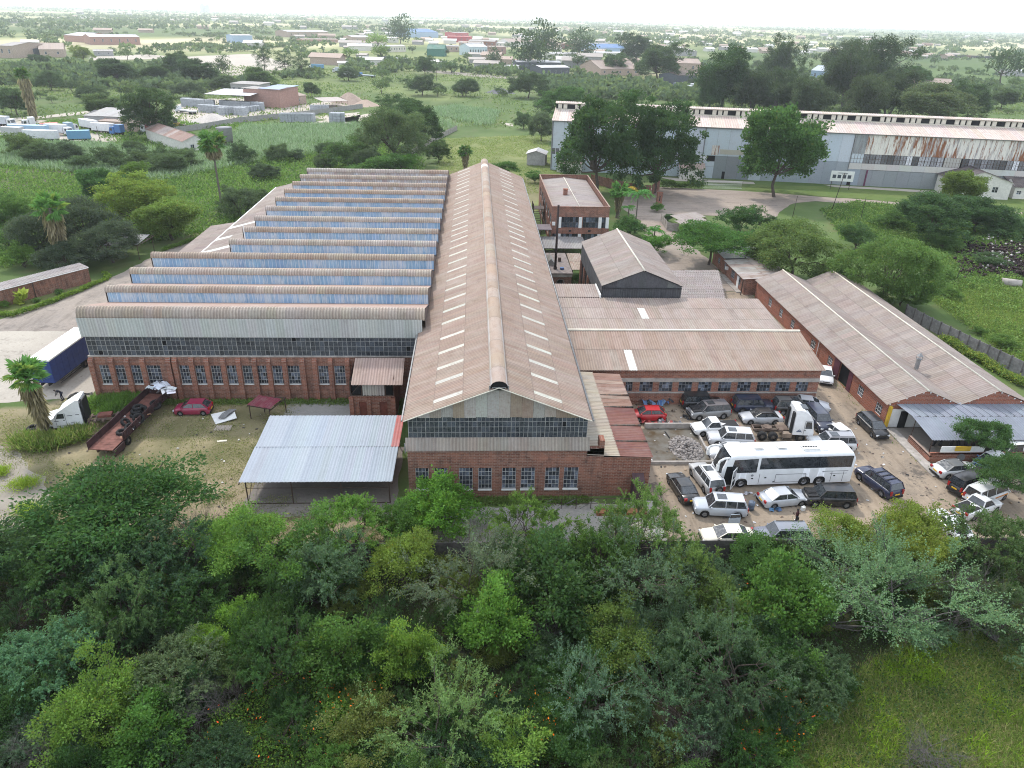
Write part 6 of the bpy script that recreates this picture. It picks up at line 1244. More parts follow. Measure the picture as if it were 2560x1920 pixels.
b = cE(400, 1000); palm(b.x, b.y, 7.7, 'fan', 'leaning fan palm with shaggy trunk beside the white truck cab', (.3, .93), lean=(1.25, .1), seed=3, wide=.72, skw=.07, trunk_r=.24)
b = cA(520, 850); palm(b.x, b.y, 10.2, 'fan', 'tall fan palm with a long grey skirt by the drooping dark trees', (.42, .95), seed=4, wide=.72, skw=.10, trunk_r=.35, colk=1.0)
b = T1(1360, 1250); palm(b.x, b.y, 13.5, 'fan', 'thin tall fan palm standing alone in the reeds', (.86, .96), seed=5, wide=.62, skw=.07, trunk_r=.2, colk=.8)
b = T1(212, 745); palm(b.x, b.y, 16.5, 'fan', 'shaggy column palm behind the truck yard', (.15, .95), seed=6, wide=.42, skw=.075, trunk_r=.5, colk=.55)
b = cC(770, 520); palm(b.x, b.y, 6.0, 'fan', 'bushy fan palm with brown skirt at the office corner', (.35, .92), seed=7, wide=1.05, skw=.12, trunk_r=.35)
b = cC(905, 640); palm(b.x, b.y, 8.6, 'feather', 'slender feather palm with a yellow frond over the drive', None, seed=8, wide=.85, trunk_r=.13)
b = T2(770, 1045); palm(b.x, b.y, 5.2, 'fan', 'short fan palm behind the end of the hall roof', (.25, .9), seed=9, wide=1.1, skw=.16, trunk_r=.4, colk=.6)
b = cC(1050, 760); palm(b.x, b.y, 3.8, 'feather', 'low arching palm beside the gabled shed roof', None, seed=10, wide=1.25, trunk_r=.12)
b = cC(850, 560); palm(b.x, b.y, 3.5, 'feather', 'low palm among the shrubs beside the office', None, seed=11, wide=1.2, trunk_r=.12)
b = cE(170, 1150); 
# ------------------------------------------------------------------ vehicles
VT = {
 'sedan': dict(L=4.65, W=1.78, H=1.43, top=[(0, .40), (.015, .50), (.05, .54), (.26, .645), (.84, .67), (.965, .645), (1, .45)], gh=(.25, .43, .70, .86), r=.31, ax=(.19, .79)),
 'hatch': dict(L=3.9, W=1.68, H=1.46, top=[(0, .40), (.02, .50), (.06, .55), (.23, .64), (.96, .67), (1, .45)], gh=(.21, .41, .80, .965), r=.29, ax=(.19, .82)),
 'suv': dict(L=4.75, W=1.90, H=1.80, top=[(0, .38), (.015, .52), (.05, .56), (.25, .605), (.98, .63), (1, .40)], gh=(.245, .37, .91, .975), r=.37, ax=(.19, .80)),
 'mpv': dict(L=4.45, W=1.70, H=1.58, top=[(0, .38), (.02, .48), (.06, .53), (.18, .62), (.97, .64), (1, .42)], gh=(.17, .38, .86, .975), r=.30, ax=(.19, .80)),
 'pickup': dict(L=5.1, W=1.78, H=1.68, top=[(0, .40), (.015, .52), (.05, .55), (.25, .62), (.6, .63), (.99, .60), (1, .42)], gh=(.24, .365, .53, .585), r=.35, ax=(.18, .77)),
 'van': dict(L=4.8, W=1.80, H=1.95, top=[(0, .34), (.015, .45), (.06, .52), (.985, .56), (1, .36)], gh=(.05, .20, .955, .985), r=.32, ax=(.15, .80)),
}
_vp = {}
def vmeshes(k):
    if k in _vp: return _vp[k]
    T = VT[k]; L, W, H, r = T['L'], T['W'], T['H'], T['r']; hw = W/2; out = {}
    zb = .30 if k in ('suv', 'pickup') else .20
    tt = np.interp
    tx, tz = [a for a, b in T['top']], [b*H for a, b in T['top']]
    ts = sorted(set(list(np.linspace(0, 1, 33))+[.01, .025, .99]+[a+d/L for a in T['ax'] for d in (-r*1.14, -r*.95, -r*.6, 0, r*.6, r*.95, r*1.14)])); rows = []
    for t in ts:
        e = min(t, 1-t); w = hw*(1-.22*max(0, 1-e/.10)**2.2); zlow = zb+.10*max(0, 1-e/.06)
        for a in T['ax']:
            dx = abs(t-a)*L
            if dx < r*1.15: zlow = max(zlow, r+math.sqrt(max(0, (r*1.15)**2-dx*dx)))
        zt = float(tt(t, tx, tz)); zs = zt-.06*H; zm = min(max(zlow+.02, .30*H+.02), zs-.02); x = L/2-t*L; zlow = min(zlow, zm-.01)
        rows.append([(x, -w*.96, zlow), (x, -w, zm), (x, -w*.985, zs), (x, -w*.86, zt), (x, 0, zt+.02*H), (x, w*.86, zt), (x, w*.985, zs), (x, w, zm), (x, w*.96, zlow)])
    m = MB(); n = len(rows[0]); vs = [p for q in rows for p in q]
    m.add(vs, [(i*n+j, i*n+j+1, (i+1)*n+j+1, (i+1)*n+j) for i in range(len(rows)-1) for j in range(n-1)], 0, True); m.add(rows[0], [tuple(range(n))]); m.add(rows[-1], [tuple(range(n-1, -1, -1))])
    out['body'] = m.mesh('body', PAINT)
    m = MB(); m.box(-L*.46, L*.46, -hw*.80, hw*.80, .16, .50*H); out['underbody'] = m.mesh('underbody', BLACKP)
    fb, ft, rt, rb = [L/2-t*L for t in T['gh']]; zB = lambda x: float(tt((L/2-x)/L, tx, tz))+.012*H; zT = H-.06; wB = hw*.87; wT = hw*.70
    # greenhouse: roof skin with pillars
    def P(x, s, f):
        xa = x; return None
    A = [Vector((fb, -wB, zB(fb))), Vector((fb, wB, zB(fb))), Vector((ft, wT, zT)), Vector((ft, -wT, zT))]; B = [Vector((rb, -wB, zB(rb))), Vector((rb, wB, zB(rb))), Vector((rt, wT, zT)), Vector((rt, -wT, zT))]
    m = MB(); ny = 5; nxr = 6; vs = []
    for i in range(nxr+1):
        for j in range(ny+1):
            u = i/nxr; v = j/ny*2-1; x = ft+(rt-ft)*u; vs.append((x+(.05 if i == 0 else -.05 if i == nxr else 0), wT*v*1.02, zT+.055*(1-v*v*.8)*(1-.35*abs(u*2-1)**2)))
    m.add(vs, [(i*(ny+1)+j, i*(ny+1)+j+1, (i+1)*(ny+1)+j+1, (i+1)*(ny+1)+j) for i in range(nxr) for j in range(ny)], 0, True)
    for s in (-1, 1):
        m.bar((fb, s*wB, zB(fb)-.03), (ft, s*wT, zT+.01), .045); m.bar((rb, s*wB, zB(rb)-.03), (rt, s*wT, zT+.01), .075); m.bar((ft+.03, s*wT, zT+.012), (rt-.03, s*wT, zT+.012), .045)
        xs = [ft+(rt-ft)*q for q in ((.36,) if k != 'pickup' else ())]+([ft+(rt-ft)*.74] if k in ('suv', 'mpv', 'van') else [])
        for x in xs: m.bar((x, s*wB*1.0, zB(x)-.02), (x, s*wT*1.005, zT), .045)
    out['roof'] = m.mesh('roof', PAINT)
    lp = lambda p, q, f: p.lerp(q, f)
    m = MB(); o_ = Vector((.012, 0, .012)); m.quad(*(lp(a, b, c)+o_ for a, b, c in ((A[0], A[3], .02), (A[1], A[2], .02), (A[1], A[2], .97), (A[0], A[3], .97)))); out['windscreen'] = m.mesh('windscreen', CGLASS)
    m = MB(); o_ = Vector((-.012, 0, .012)); m.quad(*(lp(a, b, c)+o_ for a, b, c in ((B[0], B[3], .06), (B[1], B[2], .06), (B[1], B[2], .95), (B[0], B[3], .95)))); out['rear_window'] = m.mesh('rear_window', CGLASS)
    for s, nm in ((-1, 'sideR'), (1, 'sideL')):
        m = MB(); n_ = 8; vs = []
        for i in range(n_+1):
            xb = fb+(rb-fb)*(.03+.94*i/n_); xt = ft+(rt-ft)*(i/n_); vs += [(xb, s*(wB+.008), zB(xb)), (xt, s*(wT+.008), zT-.01)]
        m.add(vs, [(2*i, 2*i+2, 2*i+3, 2*i+1) for i in range(n_)]); out[nm] = m.mesh('side_window', CGLASS)
    m = MB(); w_ = .2; m.lathe([(r*.60, -w_/2), (r*.93, -w_/2), (r, -w_*.36), (r, w_*.36), (r*.93, w_/2), (r*.60, w_/2)], 'Y', 20); out['wheel'] = m.mesh('wheel', RUBBER)
    m = MB(); m.lathe([(0.001, .05), (r*.16, .055), (r*.2, .02), (r*.5, .03), (r*.6, .07), (r*.6, -.07), (r*.5, -.03), (.001, -.05)], 'Y', 20)
    for q in range(5): a = q*6.283/5; m.bar((r*.15*math.cos(a), .05, r*.15*math.sin(a)), (r*.6*math.cos(a), .08, r*.6*math.sin(a)), .035); m.bar((r*.15*math.cos(a), -.05, r*.15*math.sin(a)), (r*.6*math.cos(a), -.08, r*.6*math.sin(a)), .035)
    out['rim'] = m.mesh('rim', ALLOY)
    zh = .44*H
    m = MB(); m.box(-.10, .04, -.20, .20, -.075, .075); out['headlight'] = m.mesh('headlight', CLEARL)
    m = MB(); m.box(-.04, .10, -.14, .14, -.11, .12) if k not in ('suv', 'van', 'mpv') else m.box(-.04, .10, -.10, .10, -.20, .22); out['taillight'] = m.mesh('taillight', REDL)
    m = MB(); m.box(-.02, .02, -.26, .26, -.06, .06); out['number_plate'] = m.mesh('number_plate', YPLATE)
    m = MB(); m.box(-.05, .03, -.42, .42, -.05, .05); out['grille'] = m.mesh('grille', BLACKP)
    m = MB(); m.box(-.06, .06, -hw*.80, hw*.80, -.09, .09); out['bumper'] = m.mesh('bumper', BLACKP)
    m = MB(); m.box(-.05, .05, -.10, .10, -.06, .07); out['mirror'] = m.mesh('mirror', PAINT)
    m = MB(); m.box(-.42, .42, -.40, .40, 0, .012); out['sunroof'] = m.mesh('sunroof', CGLASS)
    m = MB(); m.bar((ft-.1, 0, 0), (rt+.1, 0, 0), .022); out['rail'] = m.mesh('roof_rail', BLACKP)
    m = MB(); m.box(-.05, .05, -wT*1.0, wT*1.0, -.015, .015); out['crossbar'] = m.mesh('roof_bar', BLACKP)
    m = MB(); m.box(-L*.5+.12, L*.5-(.60*L), -hw*.76, hw*.76, .60*H+.015, .60*H+.03); m.box(-L*.5+.12, L*.5-.61*L, -hw*.80, hw*.80, .62*H, .64*H); out['bed'] = m.mesh('load_bed', BLACKP)
    m = MB(); m.box(L*.5-.25*L, L*.5-.05*L, -hw*.74, hw*.74, .55*H, .63*H)
    for q in range(9): m.box(L*.5-.24*L+R_.random()*.7, L*.5-.24*L+R_.random()*.7+.3, -hw*.7+R_.random()*1.0, -hw*.5+R_.random()*1.0, .6*H, .6*H+R_.uniform(.06, .16))
    out['engine'] = m.mesh('engine_bay', BLACKP)
    out['T'] = T; _vp[k] = out; return out
WHITEG = 'cars standing in the works yard'
def car(kind, col, center, ang, label, roofcol=None, opts=(), cat='car', name=None, group=WHITEG, plate=True, scale=1.0):
    V = vmeshes(kind); T = V['T']; L, W, H, r = T['L'], T['W'], T['H'], T['r']; hw = W/2
    o = thing(name or {'sedan': 'sedan_car', 'hatch': 'hatchback_car', 'suv': 'suv', 'mpv': 'mpv_car', 'pickup': 'pickup_truck', 'van': 'van'}[kind], label, cat, (center.x, center.y, .02), ang, group); o.scale = (scale,)*3
    A = lambda nm, key, M=None, c=None, par=o: add(nm, V[key], par, M, c, world=False); Tr = lambda x, y, z: Matrix.Translation((x, y, z))
    A('body', 'body', None, col); A('underbody', 'underbody'); A('roof', 'roof', None, roofcol or col); A('windscreen', 'windscreen'); A('rear_window', 'rear_window'); A('side_window', 'sideL'); A('side_window', 'sideR')
    for t in T['ax']:
        for s in (-1, 1):
            w_ = A('wheel', 'wheel', Tr(L/2-t*L, s*(hw-.115), r)); A('rim', 'rim', Matrix.Diagonal((1, s, 1, 1)), None, w_)
    zt = lambda t: float(np.interp(t, [a for a, b in T['top']], [b*H for a, b in T['top']]))
    for s in (-1, 1):
        A('headlight', 'headlight', Tr(L/2-.05, s*hw*.66, zt(.02)-.09*H) @ Matrix.Rotation(-s*.25, 4, 'Z'))
        A('taillight', 'taillight', Tr(-L/2+.03, s*hw*.72, .50*H if kind in ('suv', 'van', 'mpv') else .56*H))
        A('mirror', 'mirror', Tr(L/2-(T['gh'][0]+.05)*L, s*(hw+.04), zt(T['gh'][0])+.06), col)
    A('grille', 'grille', Tr(L/2-.01, 0, .40*H)); A('bumper', 'bumper', Tr(L/2-.02, 0, .24*H)); A('bumper', 'bumper', Tr(-L/2+.02, 0, .25*H))
    if plate: A('number_plate', 'number_plate', Tr(-L/2-.03, 0, .42*H if kind not in ('sedan',) else .48*H))
    ft, rt = L/2-T['gh'][1]*L, L/2-T['gh'][2]*L
    if 'sunroof' in opts: A('sunroof', 'sunroof', Tr(ft-.65, 0, H-.005))
    if 'rails' in opts:
        for s in (-1, 1): A('roof_rail', 'rail', Tr(0, s*hw*.64, H+.03))
    if 'bars' in opts:
        for q in (.25, .5, .75): A('roof_bar', 'crossbar', Tr(ft+(rt-ft)*q, 0, H+.04))
    if kind == 'pickup': A('load_bed', 'bed')
    if 'spare' in opts: w_ = A('spare_wheel', 'wheel', Tr(-L/2-.12, -.1, .55*H) @ Matrix.Rotation(math.pi/2, 4, 'Z')); A('rim', 'rim', None, None, w_)
    if 'engine' in opts: A('engine_bay', 'engine', Tr(0, 0, .025*H))
    if 'stripe' in opts:
        m = MB(); m.box(-L*.49, L*.4, -hw-.012, hw+.012, .36*H, .43*H); m.put('orange_stripe', m_plain('orange_stripe', (.55, .20, .03)), o, world=False)
    return o
def car_on(kind, col, c, F, R, label, roofcol=None, opts=(), mode='n', **k):
    T = VT[kind]; f = c(*F); r = c(*R); d = f-r; ang = math.atan2(d.y, d.x); d.normalize(); mid = (f+r)/2
    if mode == 'n':
        n = Vector((-d.y, d.x, 0)); n = n if n.dot(mid-Vector((0, 0, 0))) > 0 else -n
        mid = mid+n*(T['W']/2-.15); mid = mid+d*(( (T['ax'][0]+T['ax'][1])/2-.5)*T['L'])
    return car(kind, col, mid, ang, label, roofcol, opts, **k)
SIL = (.46, .47, .49); WHT = (.74, .74, .73); BLK = (.014, .015, .018); NVY = (.018, .024, .05); GRY = (.16, .165, .17); CRM = (.66, .62, .52)
CARS = [
 ('hatch', (.42, .012, .02), cH, (118, 672), (236, 672), 'bright red hatchback beside the rusty lean-to roof', None, (), 'n'),
 ('suv', BLK, cH, (630, 592), (492, 590), 'black car with red tail lamp against the barred wing windows', None, (), 'n'),
 ('suv', (.20, .205, .21), cH, (537, 664), (702, 652), 'stripped grey SUV with its engine bay open', (.13, .12, .125), ('engine', 'sunroof'), 'n'),
 ('suv', NVY, cH, (1040, 615), (822, 614), 'dark navy SUV parked behind the two-tone sedan', None, ('rails',), 'n'),
 ('sedan', SIL, cH, (886, 692), (1090, 692), 'silver sedan with black roof and sides between navy SUV and white pickup', (.02, .02, .022), (), 'n'),
 ('suv', BLK, cH, (1300, 628), (1142, 626), 'black SUV with a pale roof panel near the wing corner', (.10, .10, .10), ('sunroof', 'rails'), 'n'),
 ('sedan', SIL, cH, (1385, 606), (1255, 590), 'silver sedan nose showing beyond the black SUV', None, (), 'n'),
 ('suv', NVY, cH, (1420, 735), (1345, 650), 'dark blue SUV tucked behind the white truck cab', None, (), 'c'),
 ('pickup', WHT, cH, (560, 778), (748, 770), 'white pickup with open black load bed', None, (), 'n'),
 ('suv', (.50, .51, .53), cH, (655, 852), (872, 864), 'silver luxury SUV with sunroof beside the white pickup', (.60, .61, .62), ('sunroof',), 'n'),
 ('sedan', (.52, .53, .54), cH, (672, 946), (862, 946), 'silver sedan between the silver SUV and the bus', None, (), 'n'),
 ('hatch', WHT, cH, (1462, 738), (1560, 812), 'white hatchback parked on the lane behind the truck cab', None, (), 'c'),
 ('suv', (.60, .61, .61), cH, (1392, 890), (1600, 892), 'white SUV with dark roof panels half hidden behind the bus', (.30, .30, .32), ('sunroof', 'rails'), 'n'),
 ('suv', (.016, .022, .055), cI, (705, 1085), (850, 1195), 'dark blue SUV with roof bars at the tail of the bus', None, ('bars', 'rails'), 'c'),
 ('sedan', (.016, .018, .019), cH, (375, 1115), (455, 1238), 'black sedan parked nose to the concrete bay', None, (), 'c'),
 ('suv', (.36, .355, .35), cH, (535, 1050), (632, 1180), 'pale grey SUV with a spare wheel on its tail', (.62, .62, .62), ('sunroof', 'spare', 'rails'), 'c'),
 ('suv', (.42, .45, .49), cH, (562, 1352), (812, 1366), 'silver-blue SUV with a door hanging open', (.48, .50, .53), ('sunroof',), 'n'),
 ('sedan', (.44, .46, .49), cH, (1245, 1274), (1083, 1292), 'silver-blue sedan with dusty tail beside the bus', None, (), 'n'),
 ('suv', BLK, cH, (1372, 1284), (1568, 1290), 'black SUV without bonnet in front of the bus wheels', None, ('engine',), 'n'),
 ('sedan', CRM, cH, (640, 1566), (858, 1566), 'cream sedan parked along the boundary wall', None, (), 'n'),
 ('suv', (.17, .18, .22), cH, (1015, 1576), (1265, 1576), 'slate blue estate car along the boundary wall', (.20, .215, .25), ('rails',), 'n'),
 ('mpv', (.018, .019, .022), cI, (738, 779), (650, 694), 'black people carrier beside the twin-gabled wall', None, (), 'n'),
 ('sedan', (.60, .61, .61), cI, (1462, 1066), (1275, 1082), 'white sedan with grey roof by the low brick wall', (.13, .135, .14), (), 'n'),
 ('van', (.018, .016, .018), cI, (1530, 1120), (1330, 1190), 'black box van parked tail out under the tiered tree', None, (), 'c'),
 ('van', (.66, .66, .65), cI, (1620, 1200), (1460, 1262), 'white minibus with an orange stripe under the heavy tree', None, ('stripe',), 'c'),
 ('pickup', (.68, .68, .67), cI, (1560, 1290), (1395, 1350), 'white pickup tail showing under the heavy tree', None, (), 'c'),
 ('sedan', (.64, .65, .66), cI, (1246, 1405), (1338, 1496), 'white sedan with dark rear window between yellow-green trees', None, (), 'c'),
 ('hatch', (.10, .20, .42), cI, (1520, 1010), (1640, 965), 'blue car behind the tiered tree near the canopy wall', (.55, .56, .58), (), 'c'),
 ('van', WHT, cI, (1700, 925), (1830, 915), 'white van roof behind the tiered dark tree', None, (), 'c'),
 ('sedan', WHT, cH, (1436, 396), (1424, 330), 'old white sedan nosing down the lane by the wing end', None, (), 'c'),
 ('hatch', (.26, .018, .06), cE, (1452, 828), (1618, 826), 'dark pink hatchback on the grass by the sawtooth wall', None, (), 'n'),
]
for i, cdef in enumerate(CARS):
    kd, col_, c, F, R, lab, rcol, op, md = cdef; car_on(kd, col_, c, F, R, lab, rcol, op, md)
# door panels hanging open or lying about
def panel(name, label, cat, p, sx, sy, sz, rz, mat, tilt=0, col_=None, rx=0):
    m = MB(); m.box(-sx/2, sx/2, -sy/2, sy/2, 0, sz); o = m.put(name, mat, None, col_, world=False); o.matrix_basis = Matrix.Translation(p) @ Matrix.Rotation(rz, 4, 'Z') @ Matrix.Rotation(rx, 4, 'X') @ Matrix.Rotation(tilt, 4, 'Y'); return tag(o, label, cat)
p = cH(785, 1400); dr = thing('car_door', 'pale blue car door standing open beside the silver-blue SUV', 'car door', p, .1)
m = MB(); m.box(-.55, .55, -.03, .03, .05, .62); m.put('door_skin', PAINT, dr, (.42, .50, .58), world=False); m = MB(); m.box(-.5, .5, -.02, .02, .66, .98); m.put('door_glass', CGLASS, dr, world=False); m = MB(); m.bar((-.5, 0, .62), (-.45, 0, 1.02), .03); m.bar((.5, 0, .62), (.4, 0, 1.02), .03); m.bar((-.45, 0, 1.02), (.4, 0, 1.02), .03); m.put('door_frame', PAINT, dr, (.42, .50, .58), world=False)
# wrecks and scrap by the wing
def scrap(name, label, c, pts, cols, n, s, seed, z=0.0, cat='scrap'):
    rr = random.Random(seed); P = [c(*q) for q in pts]; cx = sum(p.x for p in P)/len(P); cyy = sum(p.y for p in P)/len(P); o = thing(name, label, cat, (cx, cyy, z))
    for k in range(n):
        a, b = rr.choice(P), rr.choice(P); p = a.lerp(b, rr.random()); m = MB(); w_, d_ = rr.uniform(.2, 1)*s, rr.uniform(.1, .6)*s; nq = 5
        for i in range(nq):
            u0, u1 = i/nq-.5, (i+1)/nq-.5; f = lambda u: .25*s*math.cos(u*2.6)*rr.uniform(.7, 1)
            m.add([(u0*w_, -d_/2, f(u0)), (u1*w_, -d_/2, f(u1)), (u1*w_*.9, d_/2, f(u1)*.8), (u0*w_*.9, d_/2, f(u0)*.8)], [(0, 1, 2, 3)])
        M = Matrix.Translation(p+Vector((0, 0, z+rr.uniform(.02, .5)*s*.5))) @ Matrix.Rotation(rr.uniform(0, 6), 4, 'Z') @ Matrix.Rotation(rr.uniform(-.7, .7), 4, 'X'); m.put('panel', OCOL, o, jitc(rr.choice(cols), .2), M)
    return o
scrap('blue_wreck', 'crumpled bright blue car body by the lean-to', cH, [(130, 560), (250, 560), (340, 575), (300, 520), (180, 520)], [(.06, .16, .36), (.05, .12, .28), (.12, .20, .34), (.03, .03, .035)], 22, 1.5, 3, .2, 'wreck')
scrap('scrap_heap', 'heap of white and grey car panels on the concrete bay edge', cH, [(130, 690), (220, 700), (330, 690), (400, 700), (260, 680)], [(.5, .5, .5), (.2, .2, .21), (.05, .05, .05), (.35, .05, .05)], 26, 1.0, 4, .1)
scrap('scrap_heap', 'loose dark car parts lying between the blue wreck and the stripped SUV', cH, [(350, 600), (430, 640), (470, 655), (390, 560)], [(.03, .03, .035), (.10, .10, .10), (.2, .16, .12)], 14, .8, 5)
scrap('scrap_heap', 'crumpled white panels by the bus door', cH, [(900, 1185), (950, 1205), (925, 1160), (850, 1200)], [(.6, .6, .6), (.5, .5, .52), (.3, .3, .3)], 9, .7, 6)
scrap('scrap_heap', 'blue plastic car parts beneath the silver-blue sedan', cH, [(1050, 1310), (1120, 1305), (1090, 1300)], [(.05, .12, .25), (.08, .18, .3)], 6, .7, 7)
panel('plank', 'long dark bumper leaning over the concrete bay edge', 'car part', cH(315, 770), 1.4, .4, .08, 1.7, BLACKP, 0, None, .5)
for (x, y), lab in (((905, 1300), 'blue-grey steel drum beside the silver-blue SUV'),):
    p = cH(x, y); t_ = thing('oil_drum', lab, 'drum', p); m = MB(); m.lathe([(.01, 0), (.29, 0), (.29, .28), (.305, .3), (.29, .32), (.29, .58), (.305, .6), (.29, .62), (.29, .88), (.01, .86)], 'Z', 16); m.put('drum_shell', m_plain('drum_paint', (.11, .14, .19), .5), t_, world=False); m = MB(); m.cyl((.12, 0, .87), .04, .03, n=8); m.put('bung', BLACKP, t_, world=False)
p = cH(1278, 1305); t_ = thing('plastic_can', 'white plastic can on the ground by the black SUV', 'can', p, .4); m = MB(); m.box(-.17, .17, -.13, .13, 0, .42); m.put('can_body', WHITEP, t_, world=False); m = MB(); m.cyl((.08, 0, .42), .05, .07, n=8); m.bar((-.12, 0, .5), (.02, 0, .5), .025); m.put('can_handle', WHITEP, t_, world=False)
# ------------------------------------------------------------------ the coach
pa, pb = Vector((23.35, 56.25, 0)), Vector((36.5, 56.8, 0)); dB = (pa-pb).normalized(); cB_ = (pa+pb)/2+Vector((-dB.y, dB.x, 0))*(-1.25 if (Vector((-dB.y, dB.x, 0))).y < 0 else 1.25)
bus = thing('coach', 'long white coach with black window band and open front door in the yard', 'bus', (cB_.x-.1, cB_.y, .02), math.atan2(dB.y, dB.x))
bl = lambda m, nm, mt, col_=None, par=None, M=None: m.put(nm, mt, par or bus, col_, M, world=False)
xs = sorted(set(list(np.linspace(-6.7, 5.4, 40))+[5.6, 5.8, 6.0, 6.2, 6.4, 6.55, 6.68, 6.75]+[w_+d for w_ in (4.3, -2.0, -3.5) for d in (-.62, -.55, -.4, -.2, 0, .2, .4, .55, .62)])); rows = []
for x in xs:
    zb = .34; 
    for w_ in (4.3, -2.0, -3.5):
        dx = abs(x-w_)
        if dx < .62: zb = max(zb, .5+math.sqrt(max(0, .62**2-dx*dx)))
    zt = float(np.interp(x, [-6.7, -6.5, -6.2, 5.2, 5.7, 6.0, 6.45, 6.68, 6.75], [3.1, 3.55, 3.68, 3.68, 3.55, 3.1, 1.6, 1.05, .8])); hw = 1.25*(1-.10*max(0, (x-5.6)/1.15)**2)*(1-.04*max(0, (-6.3-x)/.4)); zs = max(zb+.05, zt-.30); 
    rows.append([(x, -hw, zb), (x, -hw, min(1.0, zs-.02)), (x, -hw*.995, zs), (x, -hw*.955, zt-.08), (x, -hw*.80, zt), (x, 0, zt+.03), (x, hw*.80, zt), (x, hw*.955, zt-.08), (x, hw*.995, zs), (x, hw, min(1.0, zs-.02)), (x, hw, zb)])
m = MB(); n = len(rows[0]); m.add([p for q in rows for p in q], [(i*n+j, i*n+j+1, (i+1)*n+j+1, (i+1)*n+j) for i in range(len(rows)-1) for j in range(n-1)], 0, True); m.add(rows[0], [tuple(range(n))]); m.add(rows[-1], [tuple(range(n-1, -1, -1))]); bl(m, 'body', m_plain('coach_white', (.78, .79, .80), .35, spec=.5, var=.06))
m = MB(); m.box(-6.4, 6.2, -1.05, 1.05, .28, .9); bl(m, 'underbody', BLACKP)
for s in (-1, 1):
    m = MB(); m.quad((-6.4, s*1.262, 2.08), (2.75, s*1.262, 2.08), (2.75, s*1.258, 3.34), (-6.4, s*1.258, 3.34)); bl(m, 'side_window', CGLASS)
    m = MB(); m.quad((3.0, s*1.262, 1.75), (5.55, s*1.262, 1.75), (5.35, s*1.258, 3.2), (3.0, s*1.258, 3.3)); bl(m, 'side_window', CGLASS)
    for x0 in (-.3, ):
        m = MB(); 
        for a, b in (((x0-1.7, .55), (x0+1.3, .55)), ((x0+1.3, .55), (x0+1.3, 1.45)), ((x0+1.3, 1.45), (x0-1.7, 1.45)), ((x0-1.7, 1.45), (x0-1.7, .55))): m.bar((a[0], s*1.257, a[1]), (b[0], s*1.257, b[1]), .018)
        for x in (-5.8, -4.6, 2.6): m.box(x, x+.03, s*1.25-.01, s*1.25+.01, .45, 1.6)
        bl(m, 'luggage_flap', BLACKP)
    for x, z in ((-5.0, 1.05), (1.9, 1.05), (3.2, 1.0), (1.0, .55)): m = MB(); m.box(x, x+.2, s*1.24-.02, s*1.24+.02, z, z+.12); bl(m, 'latch', BLACKP)
    m = MB(); m.box(-6.2, -3.6, s*1.24-.02, s*1.24+.02, 1.62, 1.68); m.box(-6.1, -4.4, s*1.24-.02, s*1.24+.02, 1.35, 1.40); bl(m, 'grey_stripe', m_plain('grey_stripe', (.25, .26, .28)))
    m = MB(); m.cyl((3.35, s*1.24, 1.42), .13, .03*s, 'Y', 14); bl(m, 'round_badge', m_plain('badge_grey', (.3, .31, .33)))
    m = MB()
    pts = [(5.8, 1.1, 3.35), (6.4, 1.25, 3.4), (6.85, 1.35, 3.2), (7.0, 1.4, 2.75)]
    for a, b in zip(pts, pts[1:]): m.bar((a[0], s*a[1], a[2]), (b[0], s*b[1], b[2]), .11, n=6, t2=.12)
    m.box(6.88, 7.1, s*1.4-.14, s*1.4+.14, 2.25, 2.85); bl(m, 'mirror', WHITEP)
    for x in (4.3, -2.0, -3.5):
        m = MB(); m.lathe([(.28, -.14), (.46, -.14), (.5, -.08), (.5, .08), (.46, .14), (.28, .14)], 'Y', 20); w_ = bl(m, 'wheel', RUBBER, None, None, Matrix.Translation((x, s*1.08, .5))); m = MB(); m.lathe([(.001, .06*s), (.12, .08*s), (.14, .02*s), (.28, .05*s), (.29, .12*s)], 'Y', 16); bl(m, 'rim', ALLOY, None, w_)
    m = MB(); m.box(6.45, 6.72, s*.85-.22, s*.85+.22, .78, .98); bl(m, 'headlight', CLEARL)
    m = MB(); m.box(-6.74, -6.66, s*1.0-.12, s*1.0+.12, .9, 1.5); bl(m, 'taillight', REDL)
m = MB(); v = []
for x, z in ((5.72, 3.50), (6.0, 3.06), (6.2, 2.4), (6.46, 1.55)): v.append((x, z))
for (x0, z0), (x1, z1) in zip(v, v[1:]):
    for y0, y1, k0, k1 in ((-1.12, -.7, .07, 0), (-.7, .7, 0, 0), (.7, 1.12, 0, .07)): m.quad((x0+.04-k0, y0, z0+.03), (x0+.04-k1, y1, z0+.03), (x1+.05-k1, y1, z1+.02), (x1+.05-k0, y0, z1+.02))
bl(m, 'windscreen', CGLASS)
m = MB(); m.quad((5.05, 1.262, .42), (6.2, 1.25, .42), (6.0, 1.25, 2.5), (5.05, 1.262, 2.5)); bl(m, 'door_opening', DARK)
m = MB(); m.box(-.05, .95, -.03, .03, .0, 2.0); dd_ = bl(m, 'door', WHITEP, None, None, Matrix.Translation((5.05, 1.36, .45)) @ Matrix.Rotation(.85, 4, 'Z')); m = MB(); m.box(.1, .82, -.04, .04, 1.0, 1.9); m.box(.1, .82, -.04, .04, .15, .8); bl(m, 'pane', CGLASS, None, dd_)
m = MB(); m.box(-3.9, -1.6, -.85, .85, 3.70, 3.78); bl(m, 'air_conditioner', WHITEP)
m = MB(); m.box(-3.1, -1.5, -.2, .75, 3.78, 3.90); bl(m, 'fan_tray', WHITEP)
for k in range(6): m = MB(); m.cyl((-2.9+k*.25, .3, 3.90), .105, .02, n=12); bl(m, 'fan', BLACKP)
